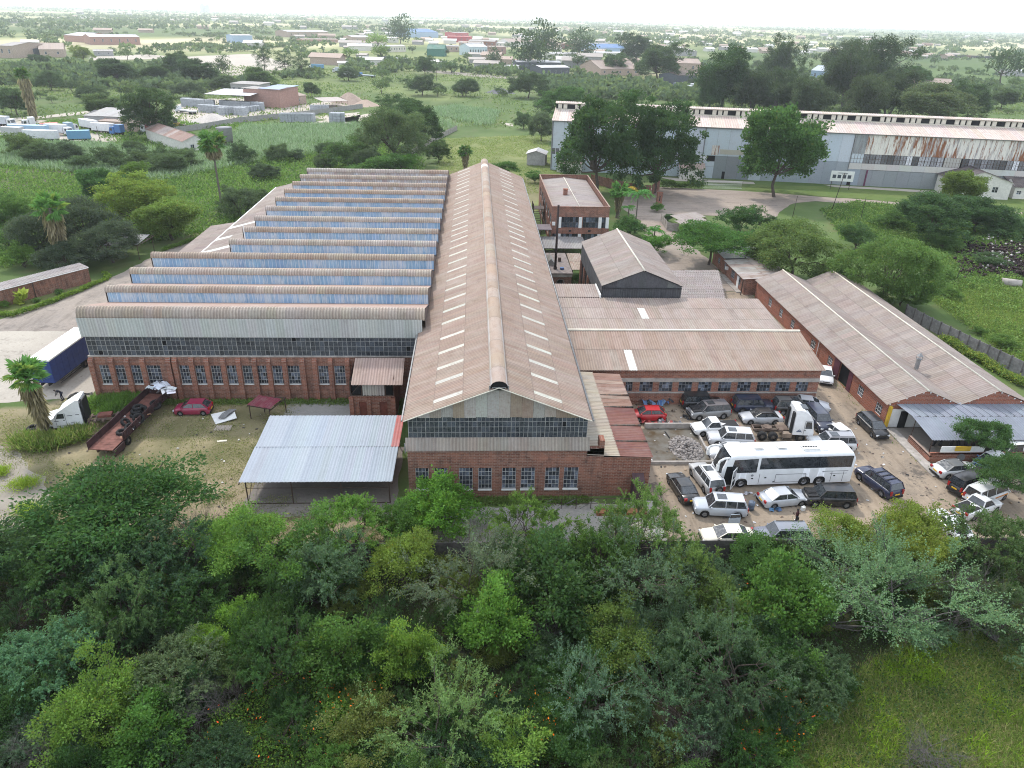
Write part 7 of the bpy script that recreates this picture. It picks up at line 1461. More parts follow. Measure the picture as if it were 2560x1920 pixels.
for x in (2.7, .4): m = MB(); m.box(x-.45, x+.45, -.4, .4, 3.72, 3.76); m.add([(x-.45, -.4, 3.76), (x+.45, -.4, 3.78), (x+.45, .4, 3.92), (x-.45, .4, 3.90)], [(0, 1, 2, 3)]); bl(m, 'roof_hatch', WHITEP)
m = MB(); m.box(6.60, 6.78, -.9, .9, .42, .6); bl(m, 'bumper', WHITEP)
# ------------------------------------------------------------------ lorries
def wheel_into(o, x, y, z, r, w_, rim=True):
    m = MB(); m.lathe([(r*.55, -w_/2), (r*.92, -w_/2), (r, -w_*.3), (r, w_*.3), (r*.92, w_/2), (r*.55, w_/2)], 'Y', 18); q = m.put('wheel', RUBBER, o, None, Matrix.Translation((x, y, z)), world=False)
    if rim: m = MB(); m.lathe([(.001, -w_*.2), (r*.25, -w_*.5), (r*.28, -w_*.2), (r*.55, -w_*.3), (r*.56, w_*.3), (r*.28, w_*.2), (.001, w_*.2)], 'Y', 14); m.put('rim', m_plain('lorry_rim', (.16, .14, .12), .7) if 'lorry_rim' not in bpy.data.materials else bpy.data.materials['lorry_rim'], q, None, world=False)
f = cH(1255, 822); r_ = cH(960, 808); d = (f-r_).normalized(); n = Vector((-d.y, d.x, 0)); n = n if n.y > 0 else -n; c0 = f+n*1.2
tk = thing('truck_tractor', 'white cab-over truck tractor with bare chassis and no trailer', 'truck', (c0.x, c0.y, .02), math.atan2(d.y, d.x)); tl = lambda m, nm, mt, col_=None: m.put(nm, mt, tk, col_, world=False)
CABW = m_plain('cab_white', (.72, .73, .73), .4, spec=.5, var=.1)
prof_ = [(1.18, .55), (1.22, 1.3), (1.12, 1.75), (.92, 2.75), (.62, 3.25), (-.05, 3.75), (-.75, 3.85), (-.95, 3.75), (-.95, .95), (.7, .95), (.62, .55)]
def extr(prof_, hw, taper=0.0):
    m = MB(); n = len(prof_); vs = [(x, -hw*(1-taper*max(0, z-2.6)), z) for x, z in prof_]+[(x, hw*(1-taper*max(0, z-2.6)), z) for x, z in prof_]
    return m.add(vs, [tuple(range(n)), tuple(range(2*n-1, n-1, -1))]+[(i, (i+1) % n, n+(i+1) % n, n+i) for i in range(n)])
tl(extr(prof_, 1.2, .09), 'cab', CABW)
m = MB(); m.quad((1.16, -1.08, 1.78), (1.16, 1.08, 1.78), (.955, 1.05, 2.70), (.955, -1.05, 2.70)); tl(m, 'windscreen', CGLASS)
for s in (-1, 1):
    m = MB(); m.quad((.25, s*1.212, 1.75), (.98, s*1.212, 1.75), (.80, s*1.205, 2.55), (.25, s*1.205, 2.55)); tl(m, 'side_window', CGLASS)
    m = MB()
    for a, b in (((.15, 1.0), (.15, 2.65)), ((.15, 2.65), (.85, 2.65))): m.bar((a[0], s*1.207, a[1]), (b[0], s*1.207, b[1]), .014)
    m.box(.2, .34, s*1.21-.015, s*1.21+.015, 1.5, 1.56); tl(m, 'door', BLACKP)
    m = MB(); m.bar((1.0, s*1.2, 2.5), (1.25, s*1.45, 2.5), .03); m.box(1.18, 1.28, s*1.45-.1, s*1.45+.1, 1.95, 2.6); tl(m, 'mirror', BLACKP)
    m = MB(); m.box(-.55, -.15, s*1.205-.012, s*1.205+.012, 1.35, 1.45); m.bar((-.6, s*1.21, 1.35), (-.3, s*1.21, 1.6), .03); m.bar((-.3, s*1.21, 1.6), (-.05, s*1.21, 1.3), .03); tl(m, 'emblem', m_plain('emblem_blue', (.05, .09, .16)) if 'emblem_blue' not in bpy.data.materials else bpy.data.materials['emblem_blue'])
    wheel_into(tk, 0, s*1.03, .5, .5, .3)
    for x in (-2.85, -4.0): wheel_into(tk, x, s*.98, .5, .5, .52)
    m = MB(); m.box(-1.95, -1.0, s*.95-.28, s*.95+.28, .55, 1.05); tl(m, 'fuel_tank', m_plain('tank_dirt', (.22, .17, .13), .8, var=.4) if 'tank_dirt' not in bpy.data.materials else bpy.data.materials['tank_dirt'])
    m = MB(); m.box(1.1, 1.24, s*.85-.2, s*.85+.2, .7, .95); tl(m, 'headlight', CLEARL)
m = MB()
for s in (-1, 1): m.box(-4.9, .6, s*.42-.05, s*.42+.05, .8, 1.05)
for x in (-4.85, -3.4, -1.2, -2.2): m.box(x, x+.12, -.4, .4, .82, 1.0)
tl(m, 'chassis', m_plain('dusty_chassis', (.13, .095, .075), .85, var=.4))
m = MB(); m.cyl((-3.3, 0, 1.08), .48, .08, n=18); m.box(-3.9, -2.8, -.4, .4, 1.03, 1.08); tl(m, 'fifth_wheel', bpy.data.materials['dusty_chassis'])
m = MB(); m.box(-2.4, -1.2, -.55, .55, 1.05, 1.16); m.box(-2.3, -1.9, -.9, -.4, 1.05, 1.3); tl(m, 'catwalk', bpy.data.materials['dusty_chassis'])
m = MB(); m.box(-1.2, -1.0, -1.0, -.6, 1.0, 3.5); m.box(-1.2, -1.0, .6, 1.0, 1.0, 3.3); tl(m, 'air_stack', BLACKP)
m = MB(); m.box(-.2, .4, -.5, .5, 3.62, 3.8); tl(m, 'roof_hatch', CGLASS)
# bonneted truck with sleeper by the palm
f = cE(335, 985); d = Vector((-3.97, -.75, 0)).normalized(); n = Vector((-d.y, d.x, 0)); n = n if n.y > 0 else -n; c0 = f+n*1.15
us = thing('bonneted_truck', 'white bonneted truck cab with a tall sleeper standing behind the leaning palm', 'truck', (c0.x, c0.y, .02), math.atan2(d.y, d.x)); ul = lambda m, nm, mt, col_=None: m.put(nm, mt, us, col_, world=False)
ul(extr([(.0, .5), (.02, 1.1), (-.2, 1.45), (-1.3, 1.75), (-1.45, 1.8), (-1.85, 2.35), (-2.2, 2.6), (-3.9, 3.65), (-4.15, 3.6), (-4.15, .7), (-1.3, .7), (-1.2, .95), (-.4, .95), (-.35, .5)], 1.15, .05), 'cab', CABW)
m = MB(); m.quad((-1.46, -1.0, 1.84), (-1.46, 1.0, 1.84), (-1.84, .98, 2.33), (-1.84, -.98, 2.33)); ul(m, 'windscreen', CGLASS)
for s in (-1, 1):
    m = MB(); m.quad((-2.5, s*1.162, 1.75), (-1.72, s*1.162, 1.75), (-1.95, s*1.16, 2.3), (-2.5, s*1.16, 2.3)); ul(m, 'side_window', CGLASS)
    m = MB(); m.bar((-1.65, s*1.16, .9), (-1.65, s*1.16, 2.2), .014); m.bar((-2.6, s*1.16, .9), (-2.6, s*1.16, 2.35), .014); m.bar((-1.65, s*1.16, .9), (-2.6, s*1.16, .9), .014); m.box(-2.5, -2.35, s*1.15-.02, s*1.15+.02, 1.5, 1.56); ul(m, 'door', BLACKP)
    m = MB()
    for x, z, l in ((-3.3, 2.0, .5), (-3.95, 2.05, .35), (-3.4, 1.2, .35), (-1.9, 1.45, .4)): m.box(x, x+l, s*1.16-.012, s*1.16+.012, z, z+.05)
    ul(m, 'door_lettering', m_plain('sign_ink', (.08, .09, .10)) if 'sign_ink' not in bpy.data.materials else bpy.data.materials['sign_ink'])
    wheel_into(us, -.85, s*1.0, .5, .5, .3)
    m = MB(); m.box(-3.9, -2.7, s*.95-.25, s*.95+.25, .45, .95); ul(m, 'fuel_tank', GSTEEL)
m = MB()
for s in (-1, 1): m.box(-7.2, -.6, s*.42-.06, s*.42+.06, .75, 1.0)
for x in (-7.1, -6.0, -5.2, -4.6): m.box(x, x+.2, -.9, .9, .78, .98)
ul(m, 'chassis', bpy.data.materials['dusty_chassis'])
m = MB(); m.box(-6.6, -5.3, -.6, .3, 1.0, 1.25); ul(m, 'fifth_wheel', m_plain('rust_red_iron', (.16, .06, .045), .85, var=.4))
m = MB(); m.bar((-4.35, .95, .9), (-4.35, .95, 3.7), .1, n=8); m.box(-4.3, -4.2, -1.1, 1.1, .9, 3.3); ul(m, 'exhaust_stack', BLACKP)
# drop-side trailer
ta = math.atan2(11.5, 1.15); tr = thing('drop_side_trailer', 'rust-red drop-side trailer loaded with old tyres', 'trailer', (-36.0, 67.8, .02), ta); rl = lambda m, nm, mt, col_=None: m.put(nm, mt, tr, col_, world=False)
MAR = m_plain('maroon_board', (.05, .024, .026), .75, var=.45, scale=2); FLR = m_plain('worn_red_floor', (.17, .075, .06), .9, var=.4, scale=2)
for k in range(12): m = MB(); m.box(-5.9+k*.98, -5.9+k*.98+.95, -1.2, 1.2, 1.05, 1.13+.004*(k % 2)); rl(m, 'floor_plate', FLR)
for s in (-1, 1):
    for k in range(6):
        if s == -1 and k == 0: m = MB(); m.box(-5.9, -4.0, -1.35, -1.27, .35, 1.02); rl(m, 'side_board', MAR); continue
        m = MB(); m.box(-5.9+k*1.97, -5.9+k*1.97+1.93, s*1.22-.035, s*1.22+.035, 1.0, 1.9)
        for q in range(4): m.box(-5.9+k*1.97+.2+q*.5, -5.9+k*1.97+.26+q*.5, s*1.27-.03, s*1.27+.03, 1.0, 1.75)
        rl(m, 'side_board', MAR)
m = MB(); m.box(5.9, 6.0, -1.2, 1.2, 1.0, 2.0); rl(m, 'head_board', MAR)
m = MB(); m.box(-5.8, 5.8, -.5, -.35, .7, 1.05); m.box(-5.8, 5.8, .35, .5, .7, 1.05); rl(m, 'chassis', STEEL)
for x in (-4.2, -3.0):
    for s in (-1, 1): wheel_into(tr, x, s*.95, .48, .48, .45)
def tyre(p, r, label, tilt=0.0, rz=0.0, w_=.26):
    r *= 1.22; w_ *= 1.2; m = MB(); m.lathe([(r*.56, -w_/2), (r*.9, -w_/2), (r, -w_*.32), (r, w_*.32), (r*.9, w_/2), (r*.56, w_/2), (r*.54, 0), (r*.56, -w_/2)], 'Z', 20)
    for k in range(20): a = 6.283*k/20; m.box(-.03, .03, -.012, .012, -w_*.34, w_*.34, 0, Matrix.Rotation(a, 4, 'Z') @ Matrix.Translation((r+.005, 0, 0)))
    o = m.put('tyre', RUBBER, None, None, world=False); o.matrix_basis = Matrix.Translation(p) @ Matrix.Rotation(rz, 4, 'Z') @ Matrix.Rotation(tilt, 4, 'X'); return tag(o, label, 'tyre', 'old tyres on the trailer')
for (x, y, z, r, ti, rz, lab) in ((1105, 850, 1.55, .48, 1.15, .4, 'big tyre leaning in the middle of the trailer load'), (1037, 918, 1.35, .42, .45, .3, 'tyre tilted in front of the big leaning tyre'), (970, 958, 1.28, .42, .1, 0, 'tyre lying flat at the front of the trailer load'), (1240, 725, 1.28, .46, .1, 0, 'tyre lying flat near the wrecked cab'), (1240, 755, 1.28, .46, .08, 0, 'lower tyre beside the flat one near the wrecked cab'), (1100, 760, 1.7, .44, .1, 0, 'top tyre of the pile behind the big leaning tyre'), (1085, 790, 1.45, .44, .1, 0, 'middle tyre of the pile behind the big leaning tyre'), (1080, 822, 1.25, .44, .05, 0, 'bottom tyre of the pile behind the big leaning tyre'), (1150, 785, 1.5, .45, 1.3, -.6, 'tyre standing upright beside the pile'), (1000, 880, 1.35, .40, .9, 1.3, 'tyre propped against the far side board')): tyre(cE(x, y, z), r, lab, ti, rz)
tyre(cE(263, 925, .15), .46, 'single old tyre lying on the grass by the bonneted truck', .05, 0)
scrap('wrecked_cab', 'torn white cab shell dumped on the far end of the trailer', cE, [(1200, 640, 1.9), (1290, 640, 1.9), (1370, 650, 1.9), (1250, 600, 1.9)], [(.66, .67, .68), (.72, .73, .74), (.55, .60, .66), (.05, .05, .05)], 14, 1.8, 9, 0, 'wreck')
scrap('scrap_heap', 'brown and white scraps on the trailer floor', cE, [(1190, 820, 1.2), (1150, 870, 1.2), (970, 1010, 1.2), (1000, 830, 1.2)], [(.30, .16, .09), (.5, .5, .5), (.05, .05, .05)], 9, .6, 10, 0)
# curtain-sided trailer
ct_ = thing('curtain_trailer', 'curtain-sided trailer with dark blue curtain and white roof on the pale concrete', 'trailer', (-49.1, 81.3, .02), math.radians(86)); cl = lambda m, nm, mt, col_=None: m.put(nm, mt, ct_, col_, world=False)
BLC = m_plain('blue_curtain', (.022, .045, .17), .55, var=.2, scale=2)
for s in (-1, 1):
    for k in range(9): m = MB(); m.box(-4.7+k*1.05, -4.7+k*1.05+1.02, s*1.25-.03, s*1.25+.03, 1.05, 3.75); cl(m, 'curtain_panel', BLC)
m = MB(); m.box(-4.75, 4.85, -1.28, 1.28, 3.75, 3.92); cl(m, 'roof', m_plain('trailer_white', (.76, .76, .70), .5, var=.05))
m = MB(); m.box(-4.76, -4.70, -1.25, 1.25, 1.05, 3.75); cl(m, 'rear_door', BLC); m = MB(); m.box(4.76, 4.82, -1.25, 1.25, 1.05, 3.75); cl(m, 'end_wall', WHITEP)
m = MB(); m.box(-4.7, 4.8, -1.2, 1.2, .95, 1.06); m.box(-4.7, 4.8, -.5, -.36, .6, .96); m.box(-4.7, 4.8, .36, .5, .6, .96)
for s in (-1, 1): m.bar((-3.6, s*1.15, .75), (1.0, s*1.15, .75), .04); m.bar((-3.6, s*1.15, .5), (1.0, s*1.15, .5), .04)
cl(m, 'chassis', BLACKP)
for x in (1.6, 2.9, 4.1):
    for s in (-1, 1): wheel_into(ct_, x, s*1.0, .5, .5, .4)
# small lorries and trailers of the truck yard, one by one
def lorry(c, F, R, label, boxcol, cabcol=None, h=3.6, w_=2.4, bed=False, group='lorries in the truck yard', curved=False):
    f = c(*F); r = c(*R); d = f-r; L = max(4, d.length); mid = (f+r)/2; o = thing('lorry' if cabcol else 'box_trailer', label, 'lorry' if cabcol else 'trailer', (mid.x, mid.y, .02), math.atan2(d.y, d.x), group); lc = 1.9 if cabcol else 0
    m = MB(); z1 = 1.5 if bed else h; m.box(-L/2, L/2-lc-.2, -w_/2, w_/2, 1.0, z1); m.put('load_box', OCOL, o, boxcol, world=False)
    if not bed: m = MB(); m.box(-L/2-.02, L/2-lc-.18, -w_/2-.02, w_/2+.02, z1, z1+.08); m.put('box_roof', OCOL, o, tuple(min(.8, v*1.15+.06) for v in boxcol), world=False)
    m = MB(); m.box(-L/2, L/2-.3, -.5, .5, .6, 1.0); m.put('chassis', BLACKP, o, world=False)
    if cabcol:
        x1 = L/2; e = extr([(x1, .5), (x1+.02, 1.4), (x1-.25, 2.5), (x1-.5, 2.7), (x1-1.8, 2.75), (x1-1.85, .6)], w_*.48); e.put('cab', OCOL, o, cabcol, world=False)
        m = MB(); m.quad((x1+.03, -.95, 1.45), (x1+.03, .95, 1.45), (x1-.2, .95, 2.4), (x1-.2, -.95, 2.4)); m.put('windscreen', CGLASS, o, world=False)
        for s in (-1, 1): m = MB(); m.quad((x1-1.2, s*w_*.485, 1.5), (x1-.2, s*w_*.485, 1.5), (x1-.4, s*w_*.485, 2.3), (x1-1.2, s*w_*.485, 2.3)); m.put('side_window', CGLASS, o, world=False)
    for x in (-L/2+1.0, -L/2+2.1, L/2-1.0):
        for s in (-1, 1): wheel_into(o, x, s*(w_/2-.25), .48, .48, .35, False)
    return o
WB_ = (.66, .67, .68); BB = (.14, .30, .46)
for a in ((T1, (70, 830), (300, 838), 'pale blue trailer at the edge of the truck yard', (.30, .45, .58), None), (T1, (160, 865), (360, 872), 'white trailer nearest the reeds in the truck yard', WB_, None), (T1, (420, 872), (562, 868), 'blue-sided box trailer with white roof in the truck yard', BB, None), (T1, (440, 835), (300, 825), 'white bus-like lorry with blue stripe in the truck yard', WB_, WB_), (T1, (510, 790), (592, 805), 'white box trailer beside the pale shed in the truck yard', WB_, None), (T1, (580, 815), (700, 825), 'long white box trailer in front of the low tan workshop', WB_, None), (T1, (90, 780), (0, 775), 'white lorry with pale cab at the frame edge of the truck yard', (.5, .52, .56), WB_), (T1, (150, 850), (30, 845), 'small grey box lorry behind the white trailer', (.45, .45, .45), None), (T1, (245, 785), (360, 780), 'open red and white flat lorry in the truck yard', (.5, .16, .14), None), (T1, (470, 810), (420, 818), 'white and blue tractor cab in the truck yard', (.3, .4, .5), WB_), (T1, (160, 785), (205, 782), 'small white pickup lorry in the truck yard', WB_, WB_), (T1, (880, 815), (960, 820), 'white cab lorry under the big dark tree', (.25, .08, .07), WB_), (T1, (690, 828), (760, 832), 'small bright blue cab beside the rusty barn', (.07, .18, .40), (.07, .18, .42)), (T1, (1090, 690), (1200, 705), 'white flatbed crane lorry in the block yard', (.6, .6, .6), WB_)):
    lorry(*a, bed=('flat' in a[3]), h=3.4)
for i, (x, y) in enumerate([(2050, 545), (2085, 540), (2120, 560), (2150, 550), (2185, 545), (1890, 558), (1960, 560), (2080, 580)]): lorry(T2, (x, y), (x+38, y+4), 'white parked truck in the rank beside the brown timber shed', WB_ if i % 4 else (.2, .22, .28), WB_ if i % 3 else None, h=3.6, group='trucks beside the timber shed')
for i, (x, y) in enumerate([(240, 372), (300, 380), (360, 385), (480, 378)]): lorry(T2, (x, y), (x+60, y+2), 'pale parked lorry on the bare ground before the cream office', [(.2, .2, .22), (.6, .6, .6), (.62, .62, .64), (.5, .5, .5)][i], None, group='lorries before the cream office')
for i, (x, y, cc) in enumerate([(1900, 425, BB), (2045, 445, (.5, .55, .6)), (2090, 470, WB_)]): lorry(T1, (x, y), (x+90, y+3), 'parked lorry beside the conifers in the bare clearing', cc, WB_, group='lorries beside the conifers')
lorry(T2, (120, 470), (215, 478), 'pale blue flatbed lorry under the dark flat tree', (.5, .55, .6), (.1, .25, .5), bed=True, group=None)
# ------------------------------------------------------------------ people
SKIN = m_plain('dark_skin', (.06, .032, .022), .6, var=.1); CLOTHD = m_plain('dark_cloth', (.018, .018, .024), .9, var=.3, scale=9); CLOTHR = m_plain('maroon_shirt', (.055, .018, .022), .9, var=.3, scale=9); CLOTHN = m_plain('navy_trousers', (.016, .02, .04), .9, var=.3, scale=9)
def skin_obj(name, verts, edges, radii, mat, parent, lv=2):
    bm = bmesh.new(); sk = bm.verts.layers.skin.verify(); vs = []
    for i, (p, r) in enumerate(zip(verts, radii)):
        v = bm.verts.new(p); v[sk].radius = (r, r) if not isinstance(r, tuple) else r; v[sk].use_root = (i == 0); vs.append(v)
    for a, b in edges: bm.edges.new((vs[a], vs[b]))
    me = bpy.data.meshes.new(name); bm.to_mesh(me); bm.free(); me.materials.append(mat); o = add(name, me, parent, world=False)
    o.modifiers.new('skin', 'SKIN'); s = o.modifiers.new('sub', 'SUBSURF'); s.levels = lv; s.render_levels = lv
    dg = bpy.context.evaluated_depsgraph_get(); me2 = bpy.data.meshes.new_from_object(o.evaluated_get(dg)); me2.name = name; o.modifiers.clear(); o.data = me2
    for pl in me2.polygons: pl.use_smooth = True
    return o
def head_mesh(parent, c, face, tilt=0):
    m = MB(); M = Matrix.Translation(c) @ Matrix.Rotation(math.atan2(face[1], face[0]), 4, 'Z') @ Matrix.Rotation(tilt, 4, 'Y')
    pr = [(.001, -.115), (.045, -.11), (.066, -.07), (.075, -.02), (.078, .03), (.072, .07), (.05, .105), (.001, .12)]; m.lathe(pr, 'Z', 14, 0, M @ Matrix.Diagonal((1.18, 1, 1, 1)))
    m.box(.075, .105, -.014, .014, -.03, .01, 0, M); m.box(.08, .092, -.03, .03, -.06, -.05, 0, M)
    for s in (-1, 1): m.box(-.015, .02, s*.078-.008, s*.078+.008, -.02, .03, 0, M)
    m.put('head', SKIN, parent, world=False)
    h = MB(); h.lathe([(.076, .02), (.081, .06), (.06, .108), (.001, .128)], 'Z', 14, 0, M @ Matrix.Translation((-.012, 0, 0)) @ Matrix.Diagonal((1.16, 1.03, 1, 1))); h.put('hair', BLACKP, parent, world=False)
    e = MB()
    for s in (-1, 1): e.box(.083, .090, s*.03-.011, s*.03+.011, .006, .016, 0, M)
    e.put('eye', WHITEP, parent, world=False)
def hand(parent, p, d):
    d = Vector(d).normalized(); q = d.cross(Vector((0, 0, 1))); q = q.normalized() if q.length > .1 else Vector((0, 1, 0)); w = d.cross(q); m = MB(); m.bar(p, Vector(p)+d*.09, .035, n=6, t2=.042)
    for k, l in enumerate((.062, .075, .07, .055)):
        a = Vector(p)+d*.085+q*(k-1.5)*.021; b = a+d*l*.55; m.bar(a, b, .011, n=5); m.bar(b, b+(d*.6-w*.8)*l*.5, .010, n=5, t2=.008)
    a = Vector(p)+d*.03+q*.035; m.bar(a, a+(d*.6+q*.7)*.05, .013, n=5); m.bar(a+(d*.6+q*.7)*.05, a+(d*1.2+q*.6)*.07, .011, n=5); m.put('hand', SKIN, parent, world=False)
p = cH(1222, 1410); m1 = thing('person', 'man in dark clothes with a shoulder bag looking at his phone in the car yard', 'person', (p.x, p.y, .02), math.radians(150))
# local x = facing; z up
skin_obj('torso', [(0, 0, .98), (.0, 0, 1.12), (.01, 0, 1.30), (0, 0, 1.44), (.0, .0, 1.52), (0, .17, 1.43), (.03, .23, 1.18), (.22, .13, 1.14), (0, -.17, 1.43), (.03, -.23, 1.18), (.22, -.10, 1.16)], [(0, 1), (1, 2), (2, 3), (3, 4), (3, 5), (5, 6), (6, 7), (3, 8), (8, 9), (9, 10)], [(.14, .11), (.13, .10), (.155, .115), (.11, .09), (.055, .055), .062, .050, .036, .062, .050, .036], CLOTHR, m1)
skin_obj('trousers', [(0, 0, .98), (0, .09, .90), (.03, .10, .50), (-.02, .11, .08), (0, -.09, .90), (-.06, -.10, .50), (-.14, -.12, .08)], [(0, 1), (1, 2), (2, 3), (0, 4), (4, 5), (5, 6)], [(.13, .11), .088, .064, .046, .088, .064, .046], CLOTHN, m1)
head_mesh(m1, (.035, 0, 1.64), (1, 0), .35); hand(m1, (.24, .12, 1.15), (.8, -.4, .15)); hand(m1, (.24, -.09, 1.17), (.8, .3, .1))
m = MB(); m.box(.30, .315, -.03, .05, 1.14, 1.28); m.put('phone', BLACKP, m1, world=False)
for x, y in ((-.02, .11), (-.14, -.12)): m = MB(); m.box(x-.08, x+.17, y-.05, y+.05, 0, .075); m.put('shoe', BLACKP, m1, world=False)
p2 = thing('shoulder_bag', 'small black bag hanging at the hip of the man with the phone', 'bag', m1.location+Matrix.Rotation(math.radians(150), 3, 'Z') @ Vector((-.08, .24, .92)), math.radians(150)); m = MB(); m.box(-.13, .13, -.05, .05, -.12, .12); m.put('bag_body', BLACKP, p2, world=False); m = MB(); m.bar((-.08, 0, .12), (.08, -.36, .58), .014); m.bar((.1, 0, .12), (.09, -.36, .58), .014); m.put('bag_strap', BLACKP, p2, world=False)
p = cE(500, 703); m2 = thing('person', 'man in dark clothes bending over cables on the pale concrete', 'person', (p.x, p.y, .02), math.radians(185))
skin_obj('torso', [(-.05, 0, .96), (.10, 0, 1.08), (.26, 0, 1.17), (.38, 0, 1.20), (.46, 0, 1.20), (.36, .17, 1.16), (.40, .22, .92), (.52, .18, .72), (.36, -.17, 1.16), (.42, -.20, .92), (.50, -.16, .72)], [(0, 1), (1, 2), (2, 3), (3, 4), (3, 5), (5, 6), (6, 7), (3, 8), (8, 9), (9, 10)], [(.14, .12), (.135, .115), (.15, .12), (.11, .09), (.055, .055), .062, .050, .036, .062, .050, .036], CLOTHD, m2)
skin_obj('trousers', [(-.05, 0, .96), (-.04, .09, .88), (.05, .12, .48), (-.04, .14, .08), (-.04, -.09, .88), (.03, -.12, .48), (-.08, -.14, .08)], [(0, 1), (1, 2), (2, 3), (0, 4), (4, 5), (5, 6)], [(.13, .12), .09, .064, .046, .09, .064, .046], CLOTHN, m2)
head_mesh(m2, (.57, 0, 1.22), (1, 0), .9); hand(m2, (.53, .18, .70), (.4, 0, -.9)); hand(m2, (.51, -.16, .70), (.4, 0, -.9))
for x, y in ((-.04, .14), (-.08, -.14)): m = MB(); m.box(x-.08, x+.17, y-.05, y+.05, 0, .075); m.put('shoe', BLACKP, m2, world=False)
q = cE(560, 690); cb = thing('cable_tangle', 'tangle of dark cables trailing over the pale concrete behind the bending man', 'cable', (q.x, q.y, 0))
for k in range(5):
    pts = [cE(*pt, .05+.02*k) for pt in [(535, 690), (560+12*k, 660-5*k), (610+20*k, 650), (650+20*k, 670-6*k), (740, 640+10*k)]]; m = MB()
    for a, b in zip(pts, pts[1:]): m.bar(a, b+Vector((0, 0, .02)), .035, n=5)
    m.put('cable', BLACKP, cb)
# ------------------------------------------------------------------ concrete bay with water and rubble
sheet('water', [(17.9, 60.8), (23.95, 60.8), (23.9, 67.5), (18.3, 67.5)], (lambda t: t.bsdf(t.mix(t.ramp(t.noise(.35, 4, .6, t.pos()), .4, .6), (.075, .05, .026), (.15, .14, .12)), t.ramp(t.noise(.4, 3, .5, t.pos()), .35, .6, .25, .7), 0, .12))(NT('murky_water')), .1)
by = thing('bay_kerb', 'low concrete kerb round the flooded bay beside the lean-to', 'kerb', (24, 64, 0))
for a, b, h in (((17.7, 60.6), (24.2, 60.6), .35), ((24.1, 60.75), (24.1, 67.6), .38), ((18.6, 67.7), (24.2, 67.7), .65)): m = MB(); A_, B_ = Vector((*a, 0)), Vector((*b, 0)); d = (B_-A_).normalized(); M = Matrix.Translation(A_) @ Matrix.Rotation(math.atan2(d.y, d.x), 4, 'Z'); m.box(0, (B_-A_).length, -.1, .1, 0, h, 0, M); m.put('kerb', CONC, by)
def rocks(name, n, fn, s, mat, parent, seed, kind='stuff'):
    rng = np.random.default_rng(seed); base = np.array([(-1, -1, -1), (1, -1, -1), (1, 1, -1), (-1, 1, -1), (-.8, -.7, .9), (.9, -.8, .7), (.7, .8, 1), (-.9, .7, .8)])*.5; fq = np.array([(0, 3, 2, 1), (4, 5, 6, 7), (0, 1, 5, 4), (1, 2, 6, 5), (2, 3, 7, 6), (3, 0, 4, 7)]); V = []; F = []; T = []
    for k in range(n):
        p = fn(rng); b = base*(1+rng.normal(size=(8, 3))*.22)*rng.uniform(.5, 1.3)*s*np.array([1, 1, .8]); q = nrm(rng.normal(size=3)); a = rng.uniform(0, 6.28); Rm = np.array(Matrix.Rotation(a, 3, Vector(q))); V.append(b @ Rm.T+p); F.append(fq+8*k); T.append(np.tile(np.array([1, 1, 1])*rng.uniform(.6, 1.4), (6, 1)))
    o = add(name, np_mesh(name, np.concatenate(V), np.concatenate(F), mat, np.concatenate(T)), parent); o['kind'] = kind; return o
ROCK = m_sheet('broken_stone', stain=(.12, .10, .085), amt=.5, pale=(.30, .27, .25), pamt=.3)
rb = thing('rubble_heap', 'heap of broken grey stone in the flooded concrete bay', 'rubble', (22.3, 63.2, 0))
def frub(rng):
    a = rng.uniform(0, 6.28); r = math.sqrt(rng.random()); x = 22.1+math.cos(a)*r*1.7; y = 63.4+math.sin(a)*r*2.5; return np.array([x, y, .08+.45*max(0, 1-r)*rng.random()])
st = rocks('stones', 700, frub, .22, ROCK, rb, 2); st.color = (.27, .245, .23, 1)
# pipe rack and rails at the hall foot
pk = thing('steel_railing', 'rusty steel railing with slanting braces at the foot of the hall front', 'railing', (10, 54, 0)); m = MB()
for k in range(8): x = 5.2+k*1.35; m.bar((x, 53.3, 0), (x, 53.3, 1.1), .035)
m.put('post', STEEL, pk); m = MB(); m.bar((4.6, 53.3, 1.1), (15.4, 53.3, 1.1), .03); m.bar((4.6, 53.3, .6), (15.4, 53.3, .6), .022); m.put('rail', STEEL, pk); m = MB()
for k in range(5): x = 5.4+k*2.1; m.bar((x, 53.2, .1), (x+1.7, 53.4, 1.05), .03)
m.put('brace', GSTEEL, pk); m = MB(); m.box(11.0, 15.6, 52.4, 53.1, .02, .2); m.box(11.0, 15.6, 52.2, 52.4, .02, .32); m.put('trough', m_plain('orange_rust', (.26, .12, .06), .85, var=.5, scale=3), pk)
# sheets and boards on the grass
sb = thing('sheet_bundle', 'white panel with bent corrugated sheets lying on the grass by the carport', 'scrap', cE(1780, 840)); c_ = cE(1780, 845)
m = MB(); pts = [cE(1680, 815, .1), cE(1865, 775, .4), cE(1888, 845, .3), cE(1720, 895, .05)]; m.quad(*pts); m.quad(*[q-Vector((0, 0, .04)) for q in pts[::-1]]); m.put('white_panel', WHITEP, sb)
for k in range(5):
    m = MB(); a = cE(1735+k*14, 850-k*8, .3); n_ = 12
    V = []; 
    for i in range(n_+1): V += [(a.x+i*.06, a.y+.02*math.sin(i*2), a.z+.05*math.sin(i*1.57)+.03*k), (a.x+.25+i*.07, a.y+.9, a.z+.05*math.sin(i*1.57)+.2)]
    m.add(V, [(2*i, 2*i+2, 2*i+3, 2*i+1) for i in range(n_)]); m.put('bent_sheet', GSTEEL, sb)
m = MB(); a = cE(1700, 945, .04); V = []
for i in range(25): V += [(a.x+i*.072, a.y, a.z+.04*math.sin(i*1.57)), (a.x+.1+i*.068, a.y+1.0, a.z+.04*math.sin(i*1.57)+.05)]
